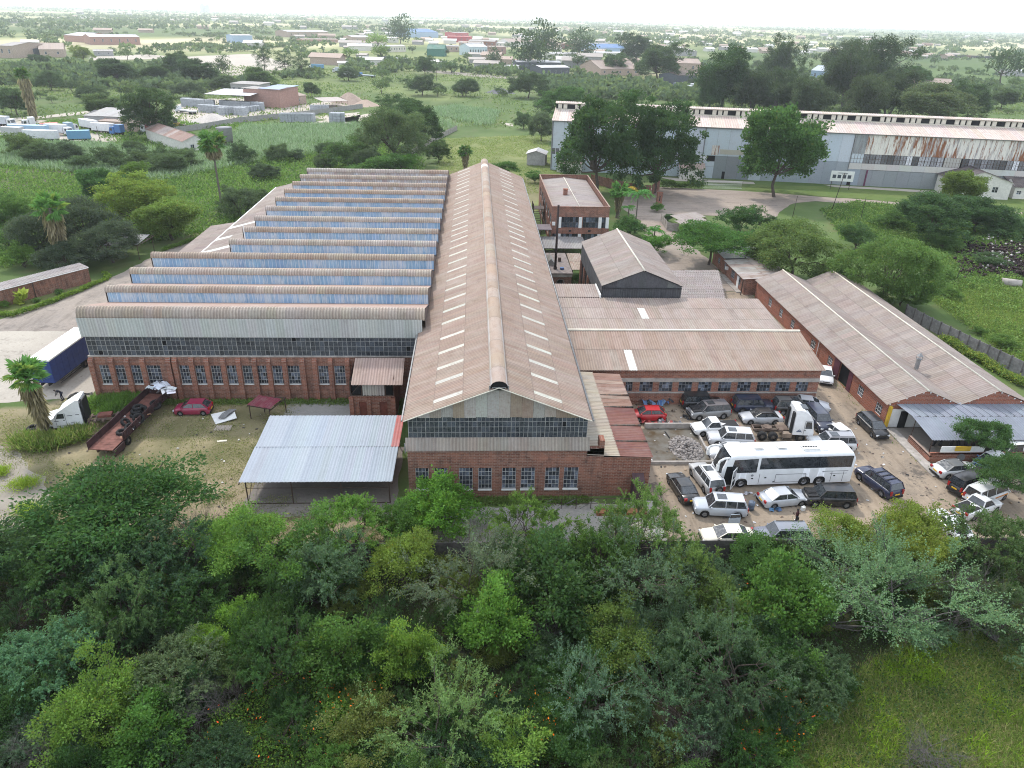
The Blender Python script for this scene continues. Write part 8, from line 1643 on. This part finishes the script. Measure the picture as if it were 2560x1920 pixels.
m.add(V, [(2*i, 2*i+2, 2*i+3, 2*i+1) for i in range(24)]); tag(m.put('corrugated_sheet', m_plain('tan_sheet', (.36, .31, .26), .8), None), 'tan corrugated sheet lying flat below the white panel', 'sheet')
panel('board', 'pale board lying alone on the dry grass', 'board', cE(1772, 1030), .95, .28, .05, .15, CREAM)
# ------------------------------------------------------------------ poles, sign, gates
def pole(c, base, h, label, lean=0, r=.09, arm=True):
    b = c(*base); o = thing('utility_pole', label, 'pole', b); m = MB(); m.bar((0, 0, 0), (lean, 0, h), r, n=8, t2=r*.7); m.put('post', m_plain('tarred_pole', (.05, .04, .035), .9) if 'tarred_pole' not in bpy.data.materials else bpy.data.materials['tarred_pole'], o, world=False)
    if arm: m = MB(); m.bar((lean-.6, 0, h-.3), (lean+.6, 0, h-.3), .05); m.put('cross_arm', STEEL, o, world=False)
pole(cD, (690, 405), 9.0, 'leaning dark pole standing before the white sign board', 1.2); pole(cD, (372, 495), 6, 'short thin pole on the grassy bank of the forecourt', .25, .07, False); pole(cD, (918, 485), 5.5, 'grey pole in the weeds beyond the round tree', 0, .06, False); pole(cD, (1655, 1000), 5, 'thin pole among weeds above the grey wall', .4, .06, False)
pole(T2, (594, 500), 8, 'pale pole standing in the open scrub', 0, .12, False); pole(T1, (580, 700), 7, 'thin pole behind the truck shed', 0, .09, False); pole(T1, (75, 700), 9, 'lamp pole beside the truck yard road', 0, .1); pole(T1, (625, 895), 6, 'thin pole beside the rusty barn', -.4, .08, False)
a = T3(1077, 1165); sg = thing('sign_board', 'white sign board on two legs with a row of four dark pictures', 'sign', (a.x, a.y, 0), -.18)
m = MB(); m.box(-3.0, 3.0, -.05, .05, 2.2, 4.9); m.put('board', WHITEP, sg, world=False)
for x in (-2.4, 2.4): m = MB(); m.bar((x, .1, 0), (x, .1, 3), .08); m.put('leg', STEEL, sg, world=False)
for k in range(4): m = MB(); m.box(-2.5+k*1.3, -1.6+k*1.3, -.075, -.05, 3.0, 3.9); m.box(-2.3+k*1.3, -1.8+k*1.3, -.085, -.075, 3.2, 3.5); m.put('picture', m_plain('sign_ink2', (.06, .07, .09)) if k == 0 else bpy.data.materials['sign_ink2'], sg, world=False)
m = MB(); m.box(-1.2, 1.2, -.075, -.05, 4.3, 4.45); m.put('lettering', bpy.data.materials['sign_ink2'], sg, world=False)
for (x, y), lab in (((1005, 360), 'pale brick gate pier with a slot beside the drive'), ((1095, 415), 'brick gate pier with a white post beside the drive')): b = cC(x, y); o = thing('gate_pier', lab, 'pier', b); m = MB(); m.box(-.6, .6, -.5, .5, 0, 2.8); m.box(-.7, .7, -.6, .6, 2.8, 2.95); m.put('shaft', BRICK2, o, world=False); m = MB(); m.box(-.12, .12, -.52, -.45, 1.0, 2.2); m.put('slot', DARK, o, world=False)
wl = panel_wall('brick_wall', 'dark brick wall under the huge twin trees by the forecourt gate', [tuple(cC(*p))[:2] for p in [(560, 250), (980, 345)]], 2.4, 3, BRICK, BRICK)
panel_wall('brick_wall', 'dark brick wall between the gate pier and the forecourt', [tuple(cC(*p))[:2] for p in [(1040, 340), (1100, 300)]], 2.6, 2, BRICK, BRICK)
g0 = cC(1440, 288); g1 = cC(1750, 292); gt = thing('white_gate', 'long white barred gate before the grey hangar doors', 'gate', g0, math.atan2((g1-g0).y, (g1-g0).x)); Lg = (g1-g0).length; m = MB()
for z in (.1, 1.0, 1.9): m.box(0, Lg, -.03, .03, z, z+.07)
m.put('rail', WHITEP, gt, world=False); bm_ = MB(); bm_.box(-.02, .02, -.02, .02, .1, 1.95); bme = bm_.mesh('bar', WHITEP)
for k in range(int(Lg/.28)): add('bar', bme, gt, Matrix.Translation((k*.28+.1, 0, 0)), world=False)
def hedge(name, label, pts, w_, h, n, cols, seed, cat='hedge', L=.16, kind=None):
    gr = cat == 'weeds'
    rng = np.random.default_rng(seed); Q = []; T = []
    pts = [np.array([p[0], p[1]]) for p in pts]; seg = [np.linalg.norm(b-a) for a, b in zip(pts, pts[1:])]; tot = sum(seg)
    for a, b, s in zip(pts, pts[1:], seg):
        k = int(n*s/tot); t = rng.random(k); P = np.zeros((k, 3)); P[:, :2] = a+(b-a)*t[:, None]; P[:, :2] += rng.normal(size=(k, 2))*w_*.35; P[:, 2] = h*np.sqrt(rng.random(k))*(1+.25*np.sin(t*s*.9)); D = rng.normal(size=(k, 3))*(.4 if gr else 1)+np.array([0, 0, .6]); ll = L*rng.uniform(.6, 1.4, k)*(1.9 if gr else 1); P[:, 2] *= .5 if gr else 1; Q.append(leaf_quads(P, D, ll, ll*(.05 if gr else .4), rng)); T.append(np.array(cols)[rng.integers(0, len(cols), k)]*rng.uniform(.7, 1.3, (k, 1)))
    Q = np.concatenate(Q); o = add(name, np_mesh(name, Q.reshape(-1, 3), np.arange(len(Q)*4).reshape(-1, 4), LEAFS, np.concatenate(T))); return tag(o, label, cat, kind=kind)
hedge('hedge', 'low clipped yellow-green hedge curving along the drive before the brick garage', [tuple(cA(*p))[:2] for p in [(-60, 1215), (0, 1230), (100, 1240), (280, 1180), (440, 1120), (640, 1040), (850, 945), (860, 930), (830, 910)]], .55, .55, 9000, [(.10, .15, .025), (.13, .17, .03), (.08, .13, .03)], 3)
hedge('hedge', 'low clipped hedge along the drive beside the aisle roof', [tuple(cA(*p))[:2] for p in [(1290, 722), (1420, 680), (1560, 625), (1720, 570)]], .6, .55, 4000, [(.07, .12, .025), (.10, .15, .03)], 4)
hedge('hedge', 'dark clipped hedge before the white gate office', [tuple(cC(*p))[:2] for p in [(1115, 285), (1435, 292)]], 1.0, 1.7, 5000, [(.05, .085, .03), (.07, .11, .03)], 5, L=.25)
sheet('lawn', [tuple(cA(*p))[:2] for p in [(-60, 1200), (100, 1232), (440, 1110), (850, 935), (720, 960), (400, 1055), (0, 1160), (-60, 1170)]], m_ground('verge_lawn', ((.13, .16, .05), (.16, .18, .07), (.10, .14, .045)), (.1, .6, 4)), .15)
sheet('lawn', [tuple(cA(*p))[:2] for p in [(1290, 715), (1700, 570), (1690, 530), (1500, 590), (1330, 680)]], bpy.data.materials['verge_lawn'], .15)
m_ = hedge('yucca', 'spiky yellow-green yucca before the brick garage', [tuple(cA(*p))[:2] for p in [(175, 1140), (205, 1145)]], .3, 1.5, 60, [(.22, .24, .05)], 8, 'plant', 1.0)
hedge('lawn_shrub', 'small dark shrub on the lawn before the brick garage', [tuple(cA(*p))[:2] for p in [(465, 1068), (480, 1066)]], .7, .8, 700, [(.05, .09, .03)], 9, 'shrub')
hedge('lawn_shrub', 'second small shrub on the lawn near the yucca', [tuple(cA(*p))[:2] for p in [(285, 1128), (300, 1126)]], .6, .6, 500, [(.06, .10, .03)], 10, 'shrub')
hedge('roadside_clump', 'yellow-green weed clump on the dirt track by the acacia', [tuple(cE(*p))[:2] for p in [(130, 1400), (280, 1380)]], 1.5, .7, 1300, [(.20, .24, .03), (.15, .20, .03)], 11, 'weeds', .22)
hedge('roadside_clump', 'yellow-green weeds beside the trunk of the big acacia', [tuple(cE(*p))[:2] for p in [(180, 1580), (340, 1640)]], 1.4, .7, 1800, [(.20, .25, .03), (.15, .20, .03)], 12, 'weeds', .22)
hedge('roadside_clump', 'yellow-green tuft at the frame edge by the dirt track', [tuple(cE(*p))[:2] for p in [(0, 1290), (30, 1300)]], 1.0, .8, 900, [(.20, .25, .03), (.15, .20, .03)], 13, 'weeds', .22)
hedge('tall_weeds', 'tall green weeds round the foot of the leaning palm', [tuple(cE(*p))[:2] for p in [(180, 1060), (400, 1080), (660, 1000)]], 1.6, 1.2, 15000, [(.105, .155, .035), (.15, .17, .05), (.085, .13, .032), (.19, .17, .08)], 14, 'weeds', .38)
hedge('tall_weeds', 'green weeds between the bonneted truck and the drop-side trailer', [tuple(cE(*p))[:2] for p in [(720, 760), (900, 740), (1100, 700), (830, 850)]], 1.4, 1.0, 13000, [(.10, .16, .035), (.075, .13, .035)], 15, 'weeds', .35)
hedge('wall_creeper', 'leafy creeper along the outer side of the grey wall', [tuple(cD(*p))[:2] for p in [(1570, 1430), (1800, 1560), (2212, 1800)]], 1.0, .8, 6000, [(.16, .17, .04), (.09, .13, .035)], 16, 'creeper', .25)
hedge('wall_creeper', 'dark leafy creeper climbing the wall below the cream sedan', [(21.5, 46.3), (28, 46.2)], .9, 1.8, 6000, [(.045, .085, .028), (.06, .10, .03)], 17, 'creeper', .2)
# ------------------------------------------------------------------ yards far off: blocks, sand, tank
bs = MB(); 
for i in range(3):
    for j in range(2):
        for k in range(4): bs.box(i*.67, i*.67+.63, j*.9, j*.9+.86, k*.52, k*.52+.49)
bme = bs.mesh('block_stack', m_plain('concrete_block', (.36, .38, .40), .9, var=.2))
def stack(c, x, y, s, lab='pallet stack of grey concrete blocks in the block yard', g='block stacks in the yard'):
    p = c(x, y); o = add('block_stack', bme); o.matrix_basis = Matrix.Translation(p) @ Matrix.Rotation(R_.uniform(-.2, .1), 4, 'Z') @ Matrix.Diagonal((s, s, s, 1)); tag(o, lab, 'blocks', g)
for k in range(12): stack(T1, 1115+k*14, 655+k*1.2, 1.7, 'grey block stack in the tall row beside the open canopy', 'tall block row')
for k in range(14): stack(T1, 1350+k*17, 665+k*1.0, 1.6, 'grey block stack in the row under the canopy edge', 'canopy block row')
for k in range(12): stack(T1, 1220+k*22, 690+k*1.8, 1.5, 'grey block stack in the long low row before the canopy', 'low block row')
for k in range(8): stack(T1, 1340+k*19, 708-k*1.0, 1.5, 'grey block stack in the front row of the block yard', 'front block row')
for k in range(6): stack(T1, 1500+k*16, 690-k*2, 1.1, 'small block stack below the pinkish brick building', 'small block row')
for k in range(5): stack(T1, 1905+k*20, 682, 1.2, 'block stack beside the tan open shelter', 'shelter block row')
for k in range(9): stack(T1, 1720+k*20, 750, 1.6, 'pallet stack of pale slabs outside the block yard wall', 'slab stacks outside the wall')
for k in range(2): stack(T1, 2025+k*25, 770, 2.2, 'pallet stack of pale slabs outside the block yard wall', 'slab stacks outside the wall')
def heap(c, x, y, r, h, col_, label):
    p = c(x, y); o = thing('sand_heap', label, 'heap', p); m = MB(); n = 18; rr = random.Random(int(x)); prof_ = [(1.0, 0), (.72, .26), (.45, .58), (.2, .88), (.001, 1)]; vs = []
    for (a, z) in prof_:
        for k in range(n): an = 6.283*k/n; j = 1+.18*math.sin(k*1.7+x)+rr.uniform(-.05, .05); vs.append((a*r*j*math.cos(an), a*r*j*math.sin(an), z*h*(1+rr.uniform(-.05, .05))))
    m.add(vs, [(i*n+k, i*n+(k+1) % n, (i+1)*n+(k+1) % n, (i+1)*n+k) for i in range(4) for k in range(n)], 0, True); m.put('sand', m_plain('sand_%d' % int(x), col_, .95, var=.15), o, world=False)
heap(T2, 60, 632, 8.5, 4.8, (.34, .26, .21), 'tall brown sand heap at the end of the block yard'); heap(T2, 160, 648, 7, 2.6, (.38, .29, .23), 'lower orange sand heap beside the tall brown one'); heap(T1, 1305, 755, 9, 3.5, (.48, .44, .40), 'low pale sand heap in the block yard'); heap(T2, 985, 570, 8, 2.5, (.13, .13, .14), 'low dark gravel heap in the scrub')
p = T1(1393, 905); wt = thing('water_tank', 'round pale water tank on a stand beside the rusty barn', 'tank', p); m = MB(); m.lathe([(.001, 2.0), (2.3, 2.0), (2.4, 6.0), (2.55, 6.1), (.001, 6.3)], 'Z', 20); m.put('tank_shell', m_plain('tank_grey', (.36, .35, .36), .8, var=.2), wt, world=False); m = MB()
for k in range(6): m.bar((2.0*math.cos(k), 2.0*math.sin(k), 0), (2.0*math.cos(k), 2.0*math.sin(k), 2.0), .2)
m.put('stand', STEEL, wt, world=False)
p = T1(1090, 785); ld = thing('loader', 'small yellow wheel loader at the mouth of the block yard', 'loader', p, .6); m = MB(); m.box(-2, 1, -.9, .9, .8, 1.8); m.put('body', m_plain('loader_yellow', (.35, .24, .06), .7), ld, world=False); m = MB(); m.box(-1.2, .2, -.8, .8, 1.8, 3.0); m.put('cab', CGLASS, ld, world=False); m = MB(); m.bar((.8, .6, 1.5), (2.4, .6, .8), .12); m.bar((.8, -.6, 1.5), (2.4, -.6, .8), .12); m.box(2.2, 2.9, -1.1, 1.1, .2, 1.0); m.put('bucket', STEEL, ld, world=False)
for x in (-1.4, .7):
    for s in (-1, 1): wheel_into(ld, x, s*.9, .65, .65, .4, False)
# rusty scrap heap beyond the grey wall
sh_ = thing('rusty_scrap_heap', 'dark heap of rusty scrap metal in the green scrub beyond the grey wall', 'scrap', cD(2060, 780)); SCR = m_sheet('rusted_scrap', stain=(.045, .022, .02), amt=.7, pale=(.06, .04, .038), pamt=.3)
def fscr(rng): a = cD(*(rng.choice([1780, 1950, 2080, 2180, 2120, 2200])+rng.normal()*50, rng.choice([740, 720, 760, 850, 900])+rng.normal()*25)); return np.array([a.x, a.y, abs(rng.normal())*.6])
o = rocks('scrap_pieces', 2600, fscr, .42, SCR, sh_, 8); o.color = (.03, .018, .018, 1)
def fscr2(rng): a = cD(*(rng.choice([1980, 2080, 2150, 1940])+rng.normal()*45, rng.choice([690, 800, 860])+rng.normal()*30)); return np.array([a.x, a.y, 1.2+abs(rng.normal())*.4])
o = rocks('pale_scrap', 60, fscr2, .3, SCR, sh_, 9); o.color = (.5, .46, .44, 1)
p = cD(2100, 1000); cu = thing('concrete_pipe', 'large concrete pipe lying at the edge of the rusty scrap', 'pipe', p, -.45); m = MB(); m.lathe([(.55, -1.5), (.68, -1.5), (.68, 1.5), (.55, 1.5), (.55, -1.5)], 'Y', 18, 0, Matrix.Translation((0, 0, .68)) @ Matrix.Rotation(math.pi/2, 4, 'Z')); m.put('pipe_shell', CONC, cu, world=False)
# train on the far line
a = T3(1520, 345); b = T3(2260, 372); nW = 26
for k in range(nW):
    p = a.lerp(b, k/nW); d = (b-a).normalized(); Lw = (b-a).length/nW*.93; o = thing('railway_wagon', 'dark railway wagon in the long train on the far line', 'wagon', p, math.atan2(d.y, d.x), 'wagons of the far train'); m = MB(); m.box(0, Lw, -1.5, 1.5, 1.1, 3.8 if k % 5 else 2.6); m.put('wagon_box', OCOL, o, R_.choice([(.10, .09, .085), (.13, .10, .09), (.09, .09, .10), (.22, .12, .10)]), world=False); m = MB(); m.box(Lw*.1, Lw*.3, -1, 1, .2, 1.1); m.box(Lw*.7, Lw*.9, -1, 1, .2, 1.1); m.put('bogie', BLACKP, o, world=False)
# towers and a blue structure on the skyline
for x, y, w_, h, lab in ((1245, 30, 30, 55, 'pale hazy tower block on the skyline'), (1275, 31, 26, 48, 'second pale hazy tower block on the skyline')):
    p = at(x/2.458, 21, 0); p = Vector((p.x, p.y, 0)).normalized()*7500; o = thing('tower_block', lab, 'tower', p); m = MB(); m.box(-w_/2, w_/2, -20, 20, 0, h); m.put('wall', GREY_W, o, world=False); m = MB(); m.box(-w_/4, w_/4, -8, 8, h, h+12); m.put('roof', GREY_W, o, world=False)
# ------------------------------------------------------------------ grasses, reeds and flowering undergrowth
def scatter(name, n, fn, h, w_, cols, seed, lean=.35, blades=4, spread=.25, wsc=1.0):
    rng = np.random.default_rng(seed); X = []; 
    P = fn(rng, n); k = len(P)*blades; P = np.repeat(P, blades, 0); P[:, :2] += rng.normal(size=(k, 2))*spread; D = np.stack([rng.normal(size=k)*lean, rng.normal(size=k)*lean, np.ones(k)], 1); L = h*rng.uniform(.45, 1.25, k); ci = rng.integers(0, len(cols), len(P)//blades); T = np.repeat(np.array(cols)[ci], blades, 0)*rng.uniform(.7, 1.3, (k, 1)); Q = leaf_quads(P, D, L, np.full(k, w_)*rng.uniform(.7, 1.4, k), rng, .25)
    return tag(add(name, np_mesh(name, Q.reshape(-1, 3), np.arange(k*4).reshape(-1, 4), LEAFS, T)), kind='stuff')
def in_poly_pts(P, dens=None, z=0.0):
    def f(rng, n):
        xs_ = [p[0] for p in P]; ys_ = [p[1] for p in P]; q = np.stack([rng.uniform(min(xs_), max(xs_), n*3), rng.uniform(min(ys_), max(ys_), n*3)], 1); q = q[inpoly(q[:, 0], q[:, 1], P)]
        if dens: q = q[fbm(q[:, 0]*dens[0]+5, q[:, 1]*dens[0]) > dens[1]+rng.normal(size=len(q))*.05]
        q = q[:n]; return np.concatenate([q, np.full((len(q), 1), z)], 1)
    return f
scatter('rough_grass', 15000, in_poly_pts([(p[0], max(p[1], 22)) for p in GRASSCORNER]), .75, .018, [(.12, .165, .04), (.16, .18, .055), (.24, .20, .11), (.10, .145, .035)], 21, .45, 5)
scatter('bright_grass', 3500, in_poly_pts([(p[0], max(p[1], 22)) for p in GRASSCORNER], (.35, .56)), 1.0, .02, [(.15, .22, .022), (.18, .24, .03)], 22, .4, 6)
scatter('yard_grass', 14000, in_poly_pts(YARDGRASS, (.25, .42)), .16, .03, [(.15, .15, .06), (.24, .21, .11), (.12, .13, .05)], 23, .8, 4)
scatter('front_grass', 6000, in_poly_pts([(-38, 46.8), (-36, 55), (-22, 56), (-4, 54.5), (18, 53), (18, 46.8)], (.3, .52)), .2, .03, [(.16, .15, .08), (.22, .19, .11), (.10, .12, .05)], 24, .8, 4)
scatter('reeds', 26000, in_poly_pts(REEDS, (.04, .36)), 2.6, .09, [(.15, .20, .13), (.18, .22, .16), (.12, .17, .09), (.20, .23, .17)], 25, .3, 3, .6)
scatter('field_grass', 9000, in_poly_pts(FIELD, (.09, .40)), .55, .05, [(.13, .17, .05), (.17, .18, .07)], 26, .5, 3, .5)
scatter('bank_grass', 12000, in_poly_pts(SIDEGRASS), .7, .045, [(.13, .17, .045), (.17, .19, .06), (.10, .15, .04)], 27, .5, 3, .4)
MIDSCRUB = [(-105, 100), (-50, 146), (-48, 180), (-14, 200), (-20, 300), (-160, 300), (-160, 140)]
scatter('scrub_growth', 24000, in_poly_pts(MIDSCRUB, (.05, .42)), 1.5, .14, [(.075, .13, .032), (.10, .155, .04), (.06, .11, .03), (.12, .165, .05)], 28, .6, 3, .7)
RSCRUB = P2(cD, (620, 400), (900, 340), (1320, 380), (2300, 430), (2300, 950), (1500, 1080), (1480, 760), (800, 640), (700, 500))
scatter('scrub_growth', 14000, in_poly_pts(RSCRUB, (.06, .38)), 1.1, .12, [(.075, .125, .032), (.10, .155, .045), (.14, .17, .05), (.06, .10, .035)], 29, .6, 3, .5)
PLAIN = [(-330, 300), (330, 300), (520, 620), (-520, 620)]
scatter('plain_scrub', 26000, in_poly_pts(PLAIN, (.02, .46)), 1.6, .28, [(.075, .105, .04), (.10, .13, .05), (.13, .15, .06)], 30, .8, 2, 1.2)
# undergrowth of the wild bush, with the orange flowers
def under(name, n, P, cols, seed, zmax=.9, L=.13, asp=.4, dens=None, top=None):
    rng = np.random.default_rng(seed); q = in_poly_pts(P, dens)(rng, n); z = fbm(q[:, 0]*.45, q[:, 1]*.45)*zmax*1.6-.15*zmax; q[:, 2] = np.maximum(.02, z*(1 if top else np.sqrt(rng.random(len(q))))+(top or 0)); D = rng.normal(size=q.shape)+np.array([0, 0, .9]); ll = L*rng.uniform(.6, 1.4, len(q)); Q = leaf_quads(q, D, ll, ll*asp, rng, .2)
    T = np.array(cols)[rng.integers(0, len(cols), len(q))]*rng.uniform(.65, 1.35, (len(q), 1)); return tag(add(name, np_mesh(name, Q.reshape(-1, 3), np.arange(len(Q)*4).reshape(-1, 4), LEAFS, T)), kind='stuff')
BUSHAREA = [(-44, 20), (-42, 46), (56, 45.5), (40, 34), (18, 20)]
under('undergrowth', 90000, BUSHAREA, [(.024, .046, .016), (.034, .060, .02), (.045, .072, .024), (.02, .038, .014)], 31, 1.3)
under('weed_growth', 16000, RSCRUB, [(.07, .12, .03), (.10, .155, .045), (.05, .09, .03), (.13, .17, .06)], 33, 1.6, .34, .4, (.12, .40))
under('weed_growth', 9000, SIDEGRASS, [(.10, .15, .04), (.14, .18, .06), (.07, .11, .03)], 34, 1.2, .3, .35, (.15, .46))
under('weed_growth', 15000, [(-105, 100), (-52, 146), (-48, 176), (-16, 178), (-20, 235), (-120, 235)], [(.07, .12, .03), (.10, .15, .045), (.055, .10, .03), (.12, .16, .05)], 35, 2.0, .42, .4, (.08, .44))
LAN = [P2(U6, (1450, 1250), (1900, 1000), (2300, 1150), (2400, 1700), (1250, 1720), (1300, 1400)), P2(U7, (-100, 1150), (250, 1130), (280, 1300), (100, 1420), (-100, 1420)), P2(U7, (900, 1180), (1430, 1330), (1450, 1650), (980, 1650), (960, 1350)), P2(U8, (400, 450), (640, 480), (640, 900), (380, 780)), P2(U8, (650, 1250), (900, 1220), (1050, 1300), (800, 1600), (450, 1680), (420, 1500))]
for i, P in enumerate(LAN):
    under('flowering_undergrowth', 15000 if i in (0, 2, 4) else 7000, P, [(.065, .13, .028), (.09, .155, .032), (.05, .10, .025), (.14, .18, .035)] if i != 3 else [(.10, .15, .03), (.08, .12, .03)], 40+i, 1.7, .13, .42)
    under('orange_flowers', 130 if i in (0, 2, 4) else 50, P, [(.72, .12, .015), (.70, .20, .02), (.75, .09, .03)], 50+i, 1.9, .085, .8, None, .2)
# litter and weeds on the bare ground
def flit(P): return in_poly_pts(P)
def litter(name, n, P, s, cols, seed):
    rng = np.random.default_rng(seed); q = in_poly_pts(P)(rng, n); base = np.array([(-1, -.6, 0), (1, -.6, 0), (1, .6, 0), (-1, .6, 0), (-.8, -.5, .5), (.9, -.5, .4), (.8, .5, .5), (-.9, .4, .6)])*.5; fq = np.array([(4, 5, 6, 7), (0, 1, 5, 4), (1, 2, 6, 5), (2, 3, 7, 6), (3, 0, 4, 7)]); V = []; F = []; T = []
    for k, p in enumerate(q): a = rng.uniform(0, 6.28); c_, s_ = math.cos(a), math.sin(a); b = base*rng.uniform(.4, 1.4)*s; V.append(np.stack([b[:, 0]*c_-b[:, 1]*s_, b[:, 0]*s_+b[:, 1]*c_, b[:, 2]*.6+.06], 1)+np.array([p[0], p[1], 0])); F.append(fq+8*k); T.append(np.tile(np.array(cols[rng.integers(0, len(cols))])*rng.uniform(.7, 1.2), (5, 1)))
    o = add(name, np_mesh(name, np.concatenate(V), np.concatenate(F), LITM, np.concatenate(T))); return tag(o, kind='stuff')
LITM = (lambda t: t.bsdf(t.tint(), .8, 0, .2))(NT('litter_bits'))
YP = [(17, 47), (60, 45.5), (60, 60), (46, 61), (45.5, 68), (40, 73), (17, 73)]
litter('litter', 420, YP, .22, [(.55, .54, .52), (.05, .05, .05), (.14, .10, .08), (.30, .22, .15), (.6, .6, .62)], 61)
litter('litter', 150, [(-40, 50), (-43, 74), (-21, 74), (-21, 50)], .2, [(.5, .48, .44), (.08, .07, .06), (.2, .16, .12)], 62)
scatter('edge_weeds', 2600, in_poly_pts([(16.8, 47), (66, 44.5), (66, 60), (62, 60.5), (46.6, 60.2), (45.6, 68), (45.4, 110), (44.6, 110), (44.6, 68), (45.5, 60), (46, 59), (60, 59), (60, 47.2), (17.2, 48)]), .32, .03, [(.10, .14, .04), (.16, .16, .06), (.08, .12, .03)], 63, .7, 5)
scatter('edge_weeds', 1500, in_poly_pts([(-43, 73.2), (-7, 73.2), (-7, 74.3), (-43, 74.3)]), .5, .035, [(.08, .12, .03), (.11, .14, .045)], 64, .7, 5)
scatter('edge_weeds', 1200, in_poly_pts([(-6.5, 54.1), (10.5, 54.1), (10.5, 55), (-6.5, 55)]), .45, .035, [(.08, .12, .03), (.11, .14, .045)], 65, .7, 5)
# ------------------------------------------------------------------ what tells the shrubs apart: their size, tone and neighbours
_CUT = set('below beside with against on at in under between before over near above touching behind rising covering standing climbing leaning pushing whose by along to rising growing from half and towards showing joined filling among of'.split())
def short(l):
    w_ = [q for q in l.replace('the ', '').split() if q not in ('a',)]; o = []
    for q in w_:
        if q in _CUT and len(o) > 1: break
        o.append(q)
    return ' '.join(o[:5])
def unique(items, marks, noun, forms, used):
    for o, r, c in items:
        x, y = o.location.x, o.location.y; near = sorted(marks, key=lambda m_: (m_[1]-x)**2+(m_[2]-y)**2)[:9]; names = []
        for q in near:
            if q[0] not in names: names.append(q[0])
        sz = 'small' if r < forms[0] else 'broad' if r > forms[1] else 'middling'; tone = 'pale' if c[0] > .4 else 'bluish' if c[2] > c[0]*1.02 else 'olive' if c[0] > c[1]*.72 else 'deep green' if c[1] < .066 else 'green'; done = False
        for i in range(len(names)):
            for j in range(i+1, len(names)):
                l = f'{sz} {tone} {noun} between the {names[i]} and the {names[j]}'
                if l not in used and len(l.split()) <= 16: used.add(l); o['label'] = l; done = True; break
            if done: break
SMB = []
for k in range(58):
    p = T2(R_.uniform(-100, 2150), R_.uniform(235, 420)) if k < 46 else T1(R_.uniform(0, 2200), R_.uniform(120, 300))
    s_ = R_.uniform(.9, 1.7); o = add('shed_building', R_.choice(HOUSES)); o.location = p; o.rotation_euler = (0, 0, R_.uniform(-.4, .4)); o.scale = (s_*R_.uniform(1, 2), s_, s_*R_.uniform(.8, 1.2)); tag(o, 'small pale building', 'building', 'small buildings of the industrial quarter'); SMB.append((o, s_*2, (.5, .5, .4)))
_used = set(); _mk = [(short(o['label']), o.location.x, o.location.y) for o in NBO]
unique(USH, _mk, 'shrub', (1.25, 1.6), _used)
_skip = {'haze'}; _mk2 = [(short(o['label']), o.location.x, o.location.y) for o in COL.objects if o.parent is None and o.get('label') and not o.get('group') and o.location.y > 130]
unique(SMB, _mk2, 'building', (3.4, 4.2), _used); unique(PLB, _mk2, 'bush', (2.6, 3.6), _used); unique([(o, 5, (.1, .1, .1)) for o in GUMS], _mk2, 'gum tree', (9, 10), _used)
# ------------------------------------------------------------------ haze over the plain
hz = MB(); hz.box(-9500, 9500, -200, 11500, -1.0, 75); hm = NT('haze'); pv = hm.n('ShaderNodeVolumePrincipled'); pv.inputs['Color'].default_value = (.90, .95, 1.0, 1); pv.inputs['Density'].default_value = 0.00013; pv.inputs['Anisotropy'].default_value = .35; hm.l(pv.outputs[0], hm.out.inputs['Volume'])
tag(hz.put('haze', hm.m), kind='stuff')
